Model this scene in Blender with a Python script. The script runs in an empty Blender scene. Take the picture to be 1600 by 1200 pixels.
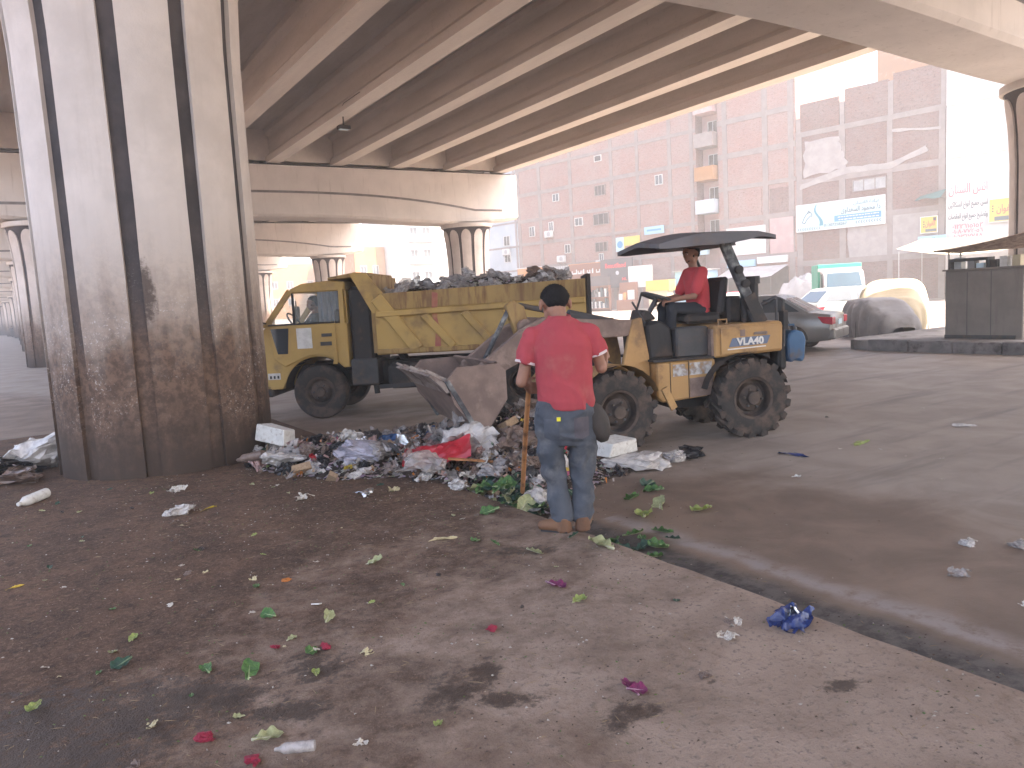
import bpy, bmesh, math, random
from mathutils import Vector, Matrix, noise, Euler
random.seed(11)
R = math.radians
SC = bpy.context.scene
COL = SC.collection

# ---------------------------------------------------------------- camera, sky, sun, exposure
YAW, PITCH, ROLL = R(32.4), R(-6.4), R(3.2)
cam_d = bpy.data.cameras.new('camera')
cam = bpy.data.objects.new('camera', cam_d)
COL.objects.link(cam)
fw = Vector((math.sin(YAW) * math.cos(PITCH), math.cos(YAW) * math.cos(PITCH), math.sin(PITCH)))
rt0 = Vector((math.cos(YAW), -math.sin(YAW), 0))
up0 = rt0.cross(fw)
rt = rt0 * math.cos(ROLL) - up0 * math.sin(ROLL)
up = up0 * math.cos(ROLL) + rt0 * math.sin(ROLL)
cam.matrix_world = Matrix(((rt.x, up.x, -fw.x, 0), (rt.y, up.y, -fw.y, 0), (rt.z, up.z, -fw.z, 1.75), (0, 0, 0, 1)))
cam_d.sensor_width = 36
cam_d.lens = 36 * 1207 / 1600
cam_d.clip_end = 2000
SC.camera = cam

SUN_AZ, SUN_EL = R(150), R(54)          # azimuth from +Y towards +X
world = bpy.data.worlds.new('World')
SC.world = world
world.use_nodes = True
wn = world.node_tree.nodes
sky = wn.new('ShaderNodeTexSky')
sky.sky_type = 'NISHITA'
sky.sun_disc = False
sky.sun_elevation = SUN_EL
sky.sun_rotation = SUN_AZ
sky.air_density = 1.0
sky.dust_density = 5.0
sky.ozone_density = 1.0
wn['Background'].inputs['Strength'].default_value = 0.15
world.node_tree.links.new(sky.outputs[0], wn['Background'].inputs['Color'])
sd = bpy.data.lights.new('sun', 'SUN')
sd.energy = 4.0
sd.angle = R(0.5)
sd.color = (1.0, 0.92, 0.80)
sun = bpy.data.objects.new('sun', sd)
COL.objects.link(sun)
sdir = Vector((math.sin(SUN_AZ) * math.cos(SUN_EL), math.cos(SUN_AZ) * math.cos(SUN_EL), math.sin(SUN_EL)))
sun.rotation_euler = sdir.to_track_quat('Z', 'Y').to_euler()
SC.view_settings.view_transform = 'Standard'
SC.view_settings.look = 'None'
SC.view_settings.gamma = 1
SC.view_settings.exposure = 2.65
SC.cycles.use_denoising = True
SC.cycles.max_bounces = 8
SC.cycles.diffuse_bounces = 5
SC.cycles.volume_bounces = 1
SC.cycles.caustics_reflective = False
SC.cycles.caustics_refractive = False
SC.cycles.sample_clamp_indirect = 6

# ---------------------------------------------------------------- helpers
def link(o, parent=None):
    COL.objects.link(o)
    if parent is not None:
        o.parent = parent
    return o

def tag(o, label=None, cat=None, group=None, kind=None):
    if label: o['label'] = label
    if cat: o['category'] = cat
    if group: o['group'] = group
    if kind: o['kind'] = kind
    return o

def thing(name, label, cat, loc=(0, 0, 0), rz=0, group=None):
    o = bpy.data.objects.new(name, None)
    o.empty_display_size = .2
    link(o)
    o.location = loc
    o.rotation_euler = (0, 0, rz)
    return tag(o, label, cat, group)

def copy_tree(o, parent=None):
    c = o.copy()
    link(c, parent)
    for ch in list(o.children):
        copy_tree(ch, c)
    return c

class MB:
    """collects shapes and links them as one mesh object"""
    def __init__(s):
        s.v = []; s.f = []; s.m = []
    def add(s, verts, faces, mi=0, M=None):
        b = len(s.v)
        if M is not None:
            verts = [M @ Vector(v) for v in verts]
        s.v += [tuple(v) for v in verts]
        s.f += [tuple(i + b for i in f) for f in faces]
        s.m += [mi] * len(faces)
        return s
    def box(s, x0, x1, y0, y1, z0, z1, mi=0, M=None):
        v = [(x, y, z) for x in (x0, x1) for y in (y0, y1) for z in (z0, z1)]
        f = [(0, 1, 3, 2), (4, 6, 7, 5), (0, 4, 5, 1), (2, 3, 7, 6), (0, 2, 6, 4), (1, 5, 7, 3)]
        return s.add(v, f, mi, M)
    def bar(s, a, b, w, h, mi=0, upv=(0, 0, 1), taper=1):
        a, b = Vector(a), Vector(b)
        d = (b - a).normalized()
        u = Vector(upv)
        if abs(d.dot(u)) > .98: u = Vector((1, 0, 0))
        sx = d.cross(u).normalized(); uz = sx.cross(d).normalized()
        v = []
        for p, k in ((a, 1), (b, taper)):
            for i, j in ((-1, -1), (1, -1), (1, 1), (-1, 1)):
                v.append(p + sx * (i * w / 2 * k) + uz * (j * h / 2 * k))
        f = [(3, 2, 1, 0), (4, 5, 6, 7), (0, 1, 5, 4), (1, 2, 6, 5), (2, 3, 7, 6), (3, 0, 4, 7)]
        return s.add(v, f, mi)
    def tube(s, pts, r, n=8, mi=0, cap=True):
        pts = [Vector(p) for p in pts]
        rs = r if isinstance(r, (list, tuple)) else [r] * len(pts)
        v, f = [], []
        px = None
        for i, p in enumerate(pts):
            d = (pts[min(i + 1, len(pts) - 1)] - pts[max(i - 1, 0)])
            d = d.normalized() if d.length > 1e-9 else Vector((0, 0, 1))
            if px is None:
                px = d.orthogonal().normalized()
            px = (px - d * px.dot(d))
            px = px.normalized() if px.length > 1e-6 else d.orthogonal().normalized()
            py = d.cross(px)
            for k in range(n):
                a = 2 * math.pi * k / n
                v.append(p + (px * math.cos(a) + py * math.sin(a)) * rs[i])
        for i in range(len(pts) - 1):
            for k in range(n):
                k2 = (k + 1) % n
                f.append((i * n + k, i * n + k2, (i + 1) * n + k2, (i + 1) * n + k))
        if cap:
            f.append(tuple(range(n - 1, -1, -1)))
            f.append(tuple((len(pts) - 1) * n + k for k in range(n)))
        return s.add(v, f, mi)
    def prism(s, poly, a, b, axis='y', mi=0, M=None):
        """poly of (p,q) pairs extruded between a and b along axis: y -> (x,z) profile, x -> (y,z), z -> (x,y)"""
        n = len(poly)
        def mk(p, q, t):
            return {'y': (p, t, q), 'x': (t, p, q), 'z': (p, q, t)}[axis]
        v = [mk(p, q, a) for p, q in poly] + [mk(p, q, b) for p, q in poly]
        f = [tuple(range(n)), tuple(range(2 * n - 1, n - 1, -1))]
        f += [((i + 1) % n, i, n + i, n + (i + 1) % n) for i in range(n)]
        return s.add(v, f, mi, M)
    def lathe(s, prof, n=24, c=(0, 0, 0), axis='z', mi=0, M=None, caps=False):
        v, f = [], []
        for r, h in prof:
            for k in range(n):
                a = 2 * math.pi * k / n
                x, y = r * math.cos(a), r * math.sin(a)
                p = {'z': (x, y, h), 'y': (x, h, y), 'x': (h, x, y)}[axis]
                v.append((p[0] + c[0], p[1] + c[1], p[2] + c[2]))
        for i in range(len(prof) - 1):
            for k in range(n):
                k2 = (k + 1) % n
                f.append((i * n + k, i * n + k2, (i + 1) * n + k2, (i + 1) * n + k))
        if caps:
            f.append(tuple(range(n - 1, -1, -1)))
            f.append(tuple((len(prof) - 1) * n + k for k in range(n)))
        return s.add(v, f, mi, M)
    def grid(s, fn, nu, nv, mi=0, close_u=False):
        b = []
        for i in range(nu):
            for j in range(nv):
                b.append(fn(i / (nu if close_u else nu - 1), j / (nv - 1)))
        f = []
        for i in range(nu if close_u else nu - 1):
            for j in range(nv - 1):
                i2 = (i + 1) % nu
                f.append((i * nv + j, i2 * nv + j, i2 * nv + j + 1, i * nv + j + 1))
        return s.add(b, f, mi)
    def mesh(s, name, mats, smooth=False, bevel=0, recalc=True):
        me = bpy.data.meshes.new(name)
        me.from_pydata(s.v, [], s.f)
        for m in (mats if isinstance(mats, (list, tuple)) else [mats]):
            me.materials.append(m)
        for p, mi in zip(me.polygons, s.m):
            p.material_index = mi
        bm = bmesh.new(); bm.from_mesh(me)
        if recalc:
            bmesh.ops.recalc_face_normals(bm, faces=bm.faces)
        if bevel:
            es = [e for e in bm.edges if len(e.link_faces) == 2 and e.calc_face_angle(0) > .5]
            bmesh.ops.bevel(bm, geom=es, offset=bevel, segments=1, affect='EDGES', clamp_overlap=True)
        bm.to_mesh(me); bm.free()
        if smooth:
            for p in me.polygons: p.use_smooth = True
            try: me.set_sharp_from_angle(angle=R(smooth if smooth is not True else 40))
            except Exception: pass
        return me
    def build(s, name, mats, parent=None, smooth=False, bevel=0, loc=None, recalc=True):
        o = bpy.data.objects.new(name, s.mesh(name, mats, smooth, bevel, recalc))
        link(o, parent)
        if loc is not None: o.location = loc
        return o

def struct(o):
    o['kind'] = 'structure'
    return o

# ---------------------------------------------------------------- materials
MT = {}
def nodes_of(name):
    m = bpy.data.materials.new(name)
    m.use_nodes = True
    nt = m.node_tree
    return m, nt, nt.nodes, nt.links, nt.nodes['Principled BSDF']

class NT:
    """tiny shader-node helper"""
    def __init__(s, name):
        s.m, s.nt, s.n, s.l, s.p = nodes_of(name)
        s.tc = s.n.new('ShaderNodeTexCoord')
        s.geo = s.n.new('ShaderNodeNewGeometry')
    def put(s, sock, val):
        if isinstance(val, bpy.types.NodeSocket): s.l.new(val, sock)
        elif isinstance(val, (tuple, list)) and len(val) == 3 and sock.type == 'RGBA': sock.default_value = (*val, 1)
        else: sock.default_value = val
    def noise(s, vec, scale, detail=4, rough=.55, dist=0, col=False):
        t = s.n.new('ShaderNodeTexNoise')
        s.put(t.inputs['Vector'], vec)
        t.inputs['Scale'].default_value = scale; t.inputs['Detail'].default_value = detail
        t.inputs['Roughness'].default_value = rough; t.inputs['Distortion'].default_value = dist
        return t.outputs['Color' if col else 'Fac']
    def voronoi(s, vec, scale, feature='F1', out='Distance'):
        t = s.n.new('ShaderNodeTexVoronoi'); t.feature = feature
        s.put(t.inputs['Vector'], vec); t.inputs['Scale'].default_value = scale
        return t.outputs[out]
    def ramp(s, fac, a, b, ca=(0, 0, 0), cb=(1, 1, 1)):
        t = s.n.new('ShaderNodeMapRange'); t.interpolation_type = 'SMOOTHSTEP'
        s.put(t.inputs['Value'], fac)
        t.inputs['From Min'].default_value = a; t.inputs['From Max'].default_value = b
        return t.outputs[0]
    def mix(s, fac, a, b, mode='MIX'):
        t = s.n.new('ShaderNodeMix'); t.data_type = 'RGBA'; t.blend_type = mode
        s.put(t.inputs[0], fac); s.put(t.inputs[6], a); s.put(t.inputs[7], b)
        return t.outputs[2]
    def math(s, op, a, b=0, c=0):
        t = s.n.new('ShaderNodeMath'); t.operation = op
        s.put(t.inputs[0], a); s.put(t.inputs[1], b); s.put(t.inputs[2], c)
        return t.outputs[0]
    def map(s, vec, scale=(1, 1, 1), loc=(0, 0, 0), rot=(0, 0, 0)):
        t = s.n.new('ShaderNodeMapping')
        s.put(t.inputs['Vector'], vec)
        t.inputs['Scale'].default_value = scale; t.inputs['Location'].default_value = loc; t.inputs['Rotation'].default_value = rot
        return t.outputs[0]
    def sep(s, vec):
        t = s.n.new('ShaderNodeSeparateXYZ'); s.put(t.inputs[0], vec)
        return t.outputs
    def bump(s, h, strength=.3, dist=.02):
        t = s.n.new('ShaderNodeBump'); t.inputs['Strength'].default_value = strength; t.inputs['Distance'].default_value = dist
        s.put(t.inputs['Height'], h)
        s.l.new(t.outputs[0], s.p.inputs['Normal'])
    def done(s, col, rough=.8, metal=0, spec=None):
        s.put(s.p.inputs['Base Color'], col); s.put(s.p.inputs['Roughness'], rough); s.put(s.p.inputs['Metallic'], metal)
        if spec is not None: s.p.inputs['Specular IOR Level'].default_value = spec
        return s.m

def pm(name, c1, c2=None, scale=3, rough=.7, bump=.15, dirt=None, damt=.35, dscale=4, metal=0, spec=.4, bscale=None, coord='Object', streak=False, bdist=.01):
    """procedural paint / plastic / cloth: two tones, a dirt colour in patches, fine relief"""
    if name in MT: return MT[name]
    t = NT(name)
    vec = t.tc.outputs[coord]
    c2 = c2 or tuple(min(1, c * .75) for c in c1)
    n1 = t.noise(vec, scale, 5, .6)
    col = t.mix(t.ramp(n1, .35, .65), c1, c2)
    rg = rough
    if dirt:
        dv = t.map(vec, (3, 3, .5)) if streak else vec
        n2 = t.noise(dv, dscale, 6, .65)
        msk = t.ramp(n2, .62 - damt * .35, .78 - damt * .2)
        col = t.mix(msk, col, dirt)
        rg = t.math('ADD', rough, t.math('MULTIPLY', msk, max(0, .92 - rough)))
    if bump:
        t.bump(t.noise(vec, bscale or scale * 8, 4, .6), bump, bdist)
    MT[name] = t.done(col, rg, metal, spec)
    return MT[name]
# ---------------------------------------------------------------- ground materials
def m_pavement():
    t = NT('trodden_concrete')
    P = t.geo.outputs['Position']
    x, y, z = t.sep(P)
    big = t.noise(P, .55, 5, .6)
    mid = t.noise(P, 2.6, 7, .65, .3)
    fine = t.noise(P, 34, 5, .7)
    grit = t.noise(P, 120, 3, .6)
    conc = t.mix(t.ramp(mid, .3, .7), (.335, .248, .195), (.235, .168, .128))
    conc = t.mix(t.ramp(fine, .52, .72), conc, (.13, .105, .09))
    conc = t.mix(t.math('MULTIPLY', t.ramp(t.noise(P, 1.4, 7, .7, .5), .50, .68), .6), conc, (.14, .085, .056))
    soil = t.mix(t.ramp(mid, .35, .65), (.125, .068, .042), (.062, .034, .022))
    soil = t.mix(t.ramp(fine, .45, .75), soil, (.175, .105, .066))
    lump = t.noise(P, 12, 7, .75, .6)
    soil = t.mix(t.math('MULTIPLY', t.ramp(lump, .50, .64), .75), soil, (.038, .022, .015))
    soil = t.mix(t.math('MULTIPLY', t.ramp(t.noise(P, 75, 3, .7), .56, .68), .6), soil, (.23, .15, .10))
    conc = t.mix(t.math('MULTIPLY', t.ramp(lump, .55, .68), .5), conc, (.15, .10, .072))
    # trodden soil covers the slab towards the pier and the heap; bare slab near the kerb and the viewer
    d = t.math('ADD', t.math('MULTIPLY', t.math('SUBTRACT', y, 2.95), .42), t.math('MULTIPLY', t.math('SUBTRACT', 1.7, x), .36))
    d = t.math('ADD', d, t.math('MULTIPLY', t.math('SUBTRACT', mid, .5), 1.7))
    d = t.math('ADD', d, t.math('MULTIPLY', t.math('SUBTRACT', big, .5), 1.3))
    cover = t.ramp(t.math('ADD', d, t.math('MULTIPLY', t.math('SUBTRACT', t.noise(P, 9, 6, .75), .5), 2.2)), -.7, 1.1)
    col = t.mix(cover, conc, soil)
    # a few spilled, damp patches with a shape of their own
    wet = None
    wob = t.math('ADD', t.math('MULTIPLY', t.math('SUBTRACT', t.noise(P, 7, 7, .75), .5), 6.0), t.math('MULTIPLY', t.math('SUBTRACT', t.noise(P, 26, 6, .75), .5), 5.0))
    for cx, cy, ax, ay, rot in STAINS:
        dx, dy = t.math('SUBTRACT', x, cx), t.math('SUBTRACT', y, cy)
        ca, sa = math.cos(rot), math.sin(rot)
        u = t.math('DIVIDE', t.math('ADD', t.math('MULTIPLY', dx, ca), t.math('MULTIPLY', dy, sa)), ax)
        v = t.math('DIVIDE', t.math('SUBTRACT', t.math('MULTIPLY', dy, ca), t.math('MULTIPLY', dx, sa)), ay)
        r2 = t.math('ADD', t.math('MULTIPLY', u, u), t.math('MULTIPLY', v, v))
        m = t.math('SUBTRACT', 1, t.ramp(t.math('ADD', r2, wob), .1, 1.5))
        wet = m if wet is None else t.math('MAXIMUM', wet, m)
    col = t.mix(t.math('MULTIPLY', wet, .82), col, (.040, .025, .018))
    sp = t.voronoi(P, 26)
    crumbs = t.math('MULTIPLY', t.math('SUBTRACT', 1, t.ramp(sp, .05, .14)), t.ramp(t.noise(P, 3.1, 3), .5, .62))
    col = t.mix(t.math('MULTIPLY', crumbs, .55), col, (.06, .04, .03))
    col = t.mix(t.ramp(t.noise(P, 60, 2), .74, .8), col, (.36, .31, .25))
    h = t.math('ADD', t.math('MULTIPLY', fine, .6), t.math('MULTIPLY', grit, .4))
    h = t.math('ADD', h, t.math('MULTIPLY', mid, 1.2))
    t.bump(t.math('ADD', h, t.math('MULTIPLY', lump, 1.0)), .7, .02)
    return t.done(col, t.math('SUBTRACT', .93, t.math('MULTIPLY', wet, .35)), 0, .3)

def m_road():
    t = NT('dusty_asphalt')
    P = t.geo.outputs['Position']
    x, y, z = t.sep(P)
    big = t.noise(P, .22, 4, .55)
    mid = t.noise(t.map(P, (1.2, 1.2, 1), rot=(0, 0, .55)), 1.1, 6, .6, .4)
    tracks = t.noise(t.map(P, (.35, 2.4, 1), rot=(0, 0, -.6)), 1.0, 5, .6)
    fine = t.noise(P, 60, 4, .7)
    col = t.mix(t.ramp(mid, .3, .7), (.305, .252, .215), (.235, .19, .16))
    col = t.mix(t.ramp(tracks, .5, .72), col, (.18, .148, .128))
    # brown earth trampled over the carriageway near the heap and the kerb
    d = t.math('SUBTRACT', 2.3, t.math('MULTIPLY', t.math('SUBTRACT', x, 3.0), .5))
    d = t.math('SUBTRACT', d, t.math('MULTIPLY', t.math('MAXIMUM', t.math('SUBTRACT', y, 9.0), 0), .22))
    d = t.math('ADD', d, t.math('MULTIPLY', t.math('SUBTRACT', big, .5), 1.8))
    d = t.math('ADD', d, t.math('MULTIPLY', t.math('SUBTRACT', mid, .5), 1.2))
    soil = t.mix(t.ramp(mid, .35, .65), (.185, .122, .085), (.125, .08, .055))
    col = t.mix(t.math('MULTIPLY', t.ramp(d, .35, 1.5), .85), col, soil)
    # swept-clean strip and black sludge in the gutter along the kerb
    gx = t.math('ADD', x, t.math('MULTIPLY', t.math('SUBTRACT', t.noise(P, 1.7, 4), .5), .28))
    near = t.math('LESS_THAN', y, 4.6)
    sludge = t.math('MULTIPLY', t.math('SUBTRACT', 1, t.ramp(gx, 3.48, 3.66)), near)
    clean = t.math('MULTIPLY', t.math('MULTIPLY', t.ramp(gx, 3.62, 3.72), t.math('SUBTRACT', 1, t.ramp(gx, 3.74, 3.95))), near)
    sl = t.mix(t.ramp(t.noise(P, 7, 6, .7), .4, .62), (.10, .085, .078), (.032, .027, .026))
    col = t.mix(sludge, col, sl)
    col = t.mix(t.math('MULTIPLY', t.math('MULTIPLY', clean, t.ramp(t.noise(P, 6, 6, .75), .32, .55)), .75), col, (.29, .25, .235))
    col = t.mix(t.ramp(fine, .68, .8), col, (.30, .27, .25))
    t.bump(t.math('ADD', fine, t.math('MULTIPLY', mid, 1.5)), .35, .012)
    return t.done(col, t.math('ADD', .5, t.math('MULTIPLY', mid, .3)), 0, .5)

STAINS = [(1.36, 2.72, .13, .16, -.5), (1.53, 2.76, .07, .16, -.7), (1.50, 2.52, .15, .06, -.55), (1.83, 2.15, .12, .055, -.5), (1.73, 2.12, .08, .05, .6),
          (2.62, 1.79, .10, .045, -.4), (2.24, 2.12, .03, .018, 0), (.99, 3.31, .14, .18, -.5), (.35, 3.40, .45, .22, -.5), (-.15, 3.4, .6, .45, -.5),
          (.75, 3.0, .2, .09, -.5), (2.57, 4.0, .22, .08, -.5)]

M_PAVE, M_ROAD = m_pavement(), m_road()

# road: one sheet to the horizon
mb = MB(); mb.add([(-600, -400, 0), (600, -400, 0), (600, 900, 0), (-600, 900, 0)], [(0, 1, 2, 3)])
struct(mb.build('road', M_ROAD))

# the pavement under the flyover on which the camera stands: uneven slab with a worn kerb edge
KX, PH = 3.1, .15
def pave_edge(y):
    return KX + .018 * noise.noise((y * 1.3, 3.1, 0)) + .01 * noise.noise((y * 6, 1.1, 0))
mb = MB()
NU, NV = 70, 110
def pz(x, y):
    return PH + .010 * noise.noise((x * .9, y * .9, 0)) + .006 * noise.noise((x * 4, y * 4, 2))
def pv(u, v):
    y = -7 + 20 * v
    xr = pave_edge(y)
    if y > 11.8: xr -= (1.2 - math.sqrt(max(0, 1.44 - (y - 11.8) ** 2)))
    x = -2.6 + (xr + 2.6) * u
    return (x, y, pz(x, y) - (.012 if u > .999 else 0))
mb.grid(pv, NU, NV)
nb = len(mb.v)
edge = [pv(1, j / (NV - 1)) for j in range(NV)]
low = [(p[0] + .02, p[1], -.02) for p in edge]
mb.add(edge + low, [(j, j + 1, NV + j + 1, NV + j) for j in range(NV - 1)])
endr = [pv(i / (NU - 1), 1) for i in range(NU)]
mb.add(endr + [(p[0], p[1] + .02, -.02) for p in endr], [(i, i + 1, NU + i + 1, NU + i) for i in range(NU - 1)])
struct(mb.build('pavement', M_PAVE, smooth=35, recalc=False))

# pavement on the far side with a tall dark kerb
M_KERB = pm('grimy_kerb', (.2, .18, .18), (.13, .12, .12), 3, .9, .3, (.06, .05, .05), .4)
M_PAVE2 = pm('far_paving', (.30, .28, .27), (.22, .2, .19), 1.5, .9, .3, (.12, .1, .09), .35, 2)
mb = MB()
pl = [(17.3, -14), (30, -14), (30, 11.9), (18.0, 11.9), (17.5, 11.7), (17.3, 11.3)]
mb.prism(pl, .0, .24, 'z')
o = struct(mb.build('far_pavement', M_PAVE2, bevel=.02))
o.location.z = .0
mb = MB()
for i in range(24):
    y0 = -12 + i
    mb = MB(); dz = random.uniform(-.012, .012)
    mb.box(17.12 + random.uniform(-.008, .008), 17.296, y0 + .006, y0 + .994, -.02, .262 + dz)
    if y0 + 1 <= 11.5: mb.build('kerb_stone', M_KERB, o, bevel=.018)

# ---------------------------------------------------------------- flyover
def m_concrete_paint():
    t = NT('painted_concrete')
    P = t.geo.outputs['Position']
    n = t.noise(P, .8, 6, .6); n2 = t.noise(t.map(P, (6, 6, .5)), 1.2, 5, .6); f = t.noise(P, 22, 4, .6)
    c = t.mix(t.ramp(n, .3, .7), (.68, .62, .58), (.59, .54, .505))
    c = t.mix(t.math('MULTIPLY', t.ramp(n2, .55, .75), .4), c, (.36, .31, .28))
    c = t.mix(t.math('MULTIPLY', t.ramp(f, .6, .75), .25), c, (.42, .37, .34))
    t.bump(t.math('ADD', f, n), .15, .01)
    return t.done(c, .85, 0, .3)
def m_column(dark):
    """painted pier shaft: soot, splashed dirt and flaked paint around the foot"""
    t = NT('pier_groove_paint' if dark else 'pier_shaft_paint')
    P = t.geo.outputs['Position']
    x, y, z = t.sep(P)
    st = t.noise(t.map(P, (5, 5, .45)), 1.1, 6, .65)
    n = t.noise(P, 1.6, 6, .65); f = t.noise(P, 13, 5, .7); ff = t.noise(P, 45, 4, .7)
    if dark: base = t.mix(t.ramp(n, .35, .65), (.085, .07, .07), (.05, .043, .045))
    else:
        base = t.mix(t.ramp(n, .3, .7), (.64, .565, .525), (.53, .465, .43))
        base = t.mix(t.math('MULTIPLY', t.ramp(st, .5, .75), .3), base, (.40, .34, .30))
    lvl = t.math('ADD', z, t.math('MULTIPLY', t.math('SUBTRACT', n, .5), 1.5))
    lvl = t.math('ADD', lvl, t.math('MULTIPLY', t.math('SUBTRACT', st, .5), .9))
    tan = t.mix(t.ramp(f, .4, .6), (.30, .22, .165), (.20, .145, .11))
    c = t.mix(t.math('MULTIPLY', t.math('SUBTRACT', 1, t.ramp(lvl, 1.9, 3.0)), .0 if dark else .55), base, tan)
    grime = t.mix(t.ramp(f, .38, .62), (.15, .092, .064), (.075, .047, .035))
    c = t.mix(t.math('SUBTRACT', 1, t.ramp(lvl, 1.05, 2.25)), c, grime)
    c = t.mix(t.math('SUBTRACT', 1, t.ramp(lvl, .2, 1.0)), c, (.050, .033, .025))
    band = t.math('MULTIPLY', t.ramp(lvl, .5, 1.2), t.math('SUBTRACT', 1, t.ramp(lvl, 2.1, 2.7)))
    chips = t.math('MULTIPLY', t.math('MULTIPLY', t.ramp(ff, .57, .64), t.ramp(n, .44, .56)), band)
    c = t.mix(t.math('MULTIPLY', chips, .15 if dark else .75), c, (.50, .45, .42))
    # a tall scorch mark with rust above it on the face towards the road
    if not dark:
        sx = t.math('DIVIDE', t.math('SUBTRACT', x, 1.10), .11); sz = t.math('DIVIDE', t.math('SUBTRACT', z, 1.98), .34)
        r2 = t.math('ADD', t.math('MULTIPLY', sx, sx), t.math('MULTIPLY', sz, sz))
        near = t.math('LESS_THAN', y, 9.5)
        m = t.math('MULTIPLY', t.math('SUBTRACT', 1, t.ramp(t.math('ADD', r2, t.math('MULTIPLY', t.math('SUBTRACT', f, .5), 3)), .3, 1.2)), near)
        c = t.mix(t.math('MULTIPLY', m, .85), c, (.05, .033, .028))
    t.bump(t.math('ADD', t.math('MULTIPLY', f, .7), t.math('MULTIPLY', ff, .5)), .35, .012)
    return t.done(c, .82, 0, .35)
def m_soffit(name, a, b, d):
    t = NT(name)
    P = t.geo.outputs['Position']
    n = t.noise(t.map(P, (1, .15, 1)), 1.6, 6, .65); f = t.noise(P, 9, 4, .6)
    c = t.mix(t.ramp(n, .35, .65), a, b)
    c = t.mix(t.math('MULTIPLY', t.ramp(f, .55, .75), .4), c, d)
    t.bump(f, .2, .01)
    return t.done(c, .88, 0, .25)
M_CONC = m_concrete_paint()
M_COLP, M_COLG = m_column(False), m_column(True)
M_GIRD = m_soffit('girder_concrete', (.54, .48, .44), (.45, .40, .36), (.33, .285, .25))
M_FLNG = m_soffit('girder_soffit_bounce', (.74, .67, .60), (.65, .585, .53), (.52, .46, .41))  # girder colour lightened: ground bounce painted into the soffits; diaphragms share it
M_SLAB = m_soffit('slab_concrete', (.50, .46, .43), (.41, .375, .345), (.3, .27, .245))
M_JOINT = pm('bearing_joint', (.05, .045, .045), (.03, .028, .028), 5, .95, .3)
M_GROOVE = pm('groove_paint', (.22, .2, .2), (.16, .145, .145), 4, .9, .1)

def bend(y):       # the flyover swings gently to the left beyond the fourth pier
    return 0 if y < 95 else -.00055 * (y - 95) ** 2
PIERS = [(9.45, 23.15, 6.45, 8.62), (37.05, 21.15, 5.75, 8.36), (59.5, 21.3, 5.75, 8.2), (80, 21.3, 5.7, 8.05),
         (101, 21.3, 5.65, 7.9), (123, 21.3, 5.6, 7.8), (146, 21.3, 5.55, 7.7), (170, 21.3, 5.5, 7.6), (196, 21.3, 5.5, 7.5)]
PLAB = ['nearest pier: thick fluted column with dirt-blackened foot, and its cap beam overhead', 'second pier, with pale cap beam crossing behind the dump truck',
        'third pier, glimpsed above the truck cab', 'fourth pier, seen just right of the near column above the cab front', 'fifth pier from the camera, small in the distance',
        'sixth pier from the camera, far down the road', 'seventh pier from the camera, far down the road', 'eighth pier from the camera, far down the road', 'last pier visible at the far left end of the flyover']
RC = 1.13
def column(parent, cx, cy, ztop, phase, n=11, fine=True):
    zt = ztop
    def rad(z):
        k = max(0, (z - (zt - 2.3)) / 2.3)
        return RC * (.985 + .015 * z / zt) + .22 * k ** 2.2
    mb = MB()
    zs = [-.05, .5, 1.5, 2.5, 3.3] + [zt - 2.3 + 2.3 * i / 9 for i in range(10)]
    mb.lathe([(rad(z) - .045, z) for z in zs], 66 if fine else 33, (0, 0, 0))
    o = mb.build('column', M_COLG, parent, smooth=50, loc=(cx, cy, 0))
    # collar under the beam
    mb = MB(); mb.lathe([(rad(zt) - .05, zt - .20), (rad(zt) + .03, zt - .18), (rad(zt) + .035, zt - .002), (rad(zt) - .05, zt)], 48)
    mb.build('collar', M_CONC, o, smooth=40)
    # raised, round-headed panels between the dark grooves
    hw = math.pi / n * .76
    ztp = zt - .32
    mb = MB()
    nz, na = 16, 7
    def pf(u, v, dr=0):
        z = .02 + (ztp - .02) * v
        w = hw
        arch = .42
        if z > ztp - arch:
            q = (z - (ztp - arch)) / arch
            w = hw * math.sqrt(max(.0004, 1 - q * q))
        edge_w = .006 * noise.noise((z * 2.3, 7, cx)) if fine else 0
        a = (u * 2 - 1) * (w + edge_w)
        r = rad(z) + dr
        return (r * math.cos(a), r * math.sin(a), z)
    vs = [i / 11 for i in range(9)] + [.84, .88, .915, .94, .96, .98, .99, .997, 1.0]
    b = []
    for v in vs:
        for k in range(na):
            b.append(pf(k / (na - 1), v))
    f = [(i * na + k, i * na + k + 1, (i + 1) * na + k + 1, (i + 1) * na + k) for i in range(len(vs) - 1) for k in range(na - 1)]
    mb.add(b, f)
    for side in (0, 1):
        e = [pf(side, v) for v in vs] + [pf(side, v, -.06) for v in vs]
        n_ = len(vs)
        mb.add(e, [(i, i + 1, n_ + i + 1, n_ + i) for i in range(n_ - 1)])
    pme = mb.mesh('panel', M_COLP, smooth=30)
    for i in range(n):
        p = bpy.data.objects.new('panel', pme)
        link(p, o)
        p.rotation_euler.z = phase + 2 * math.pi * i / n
    return o

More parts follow.
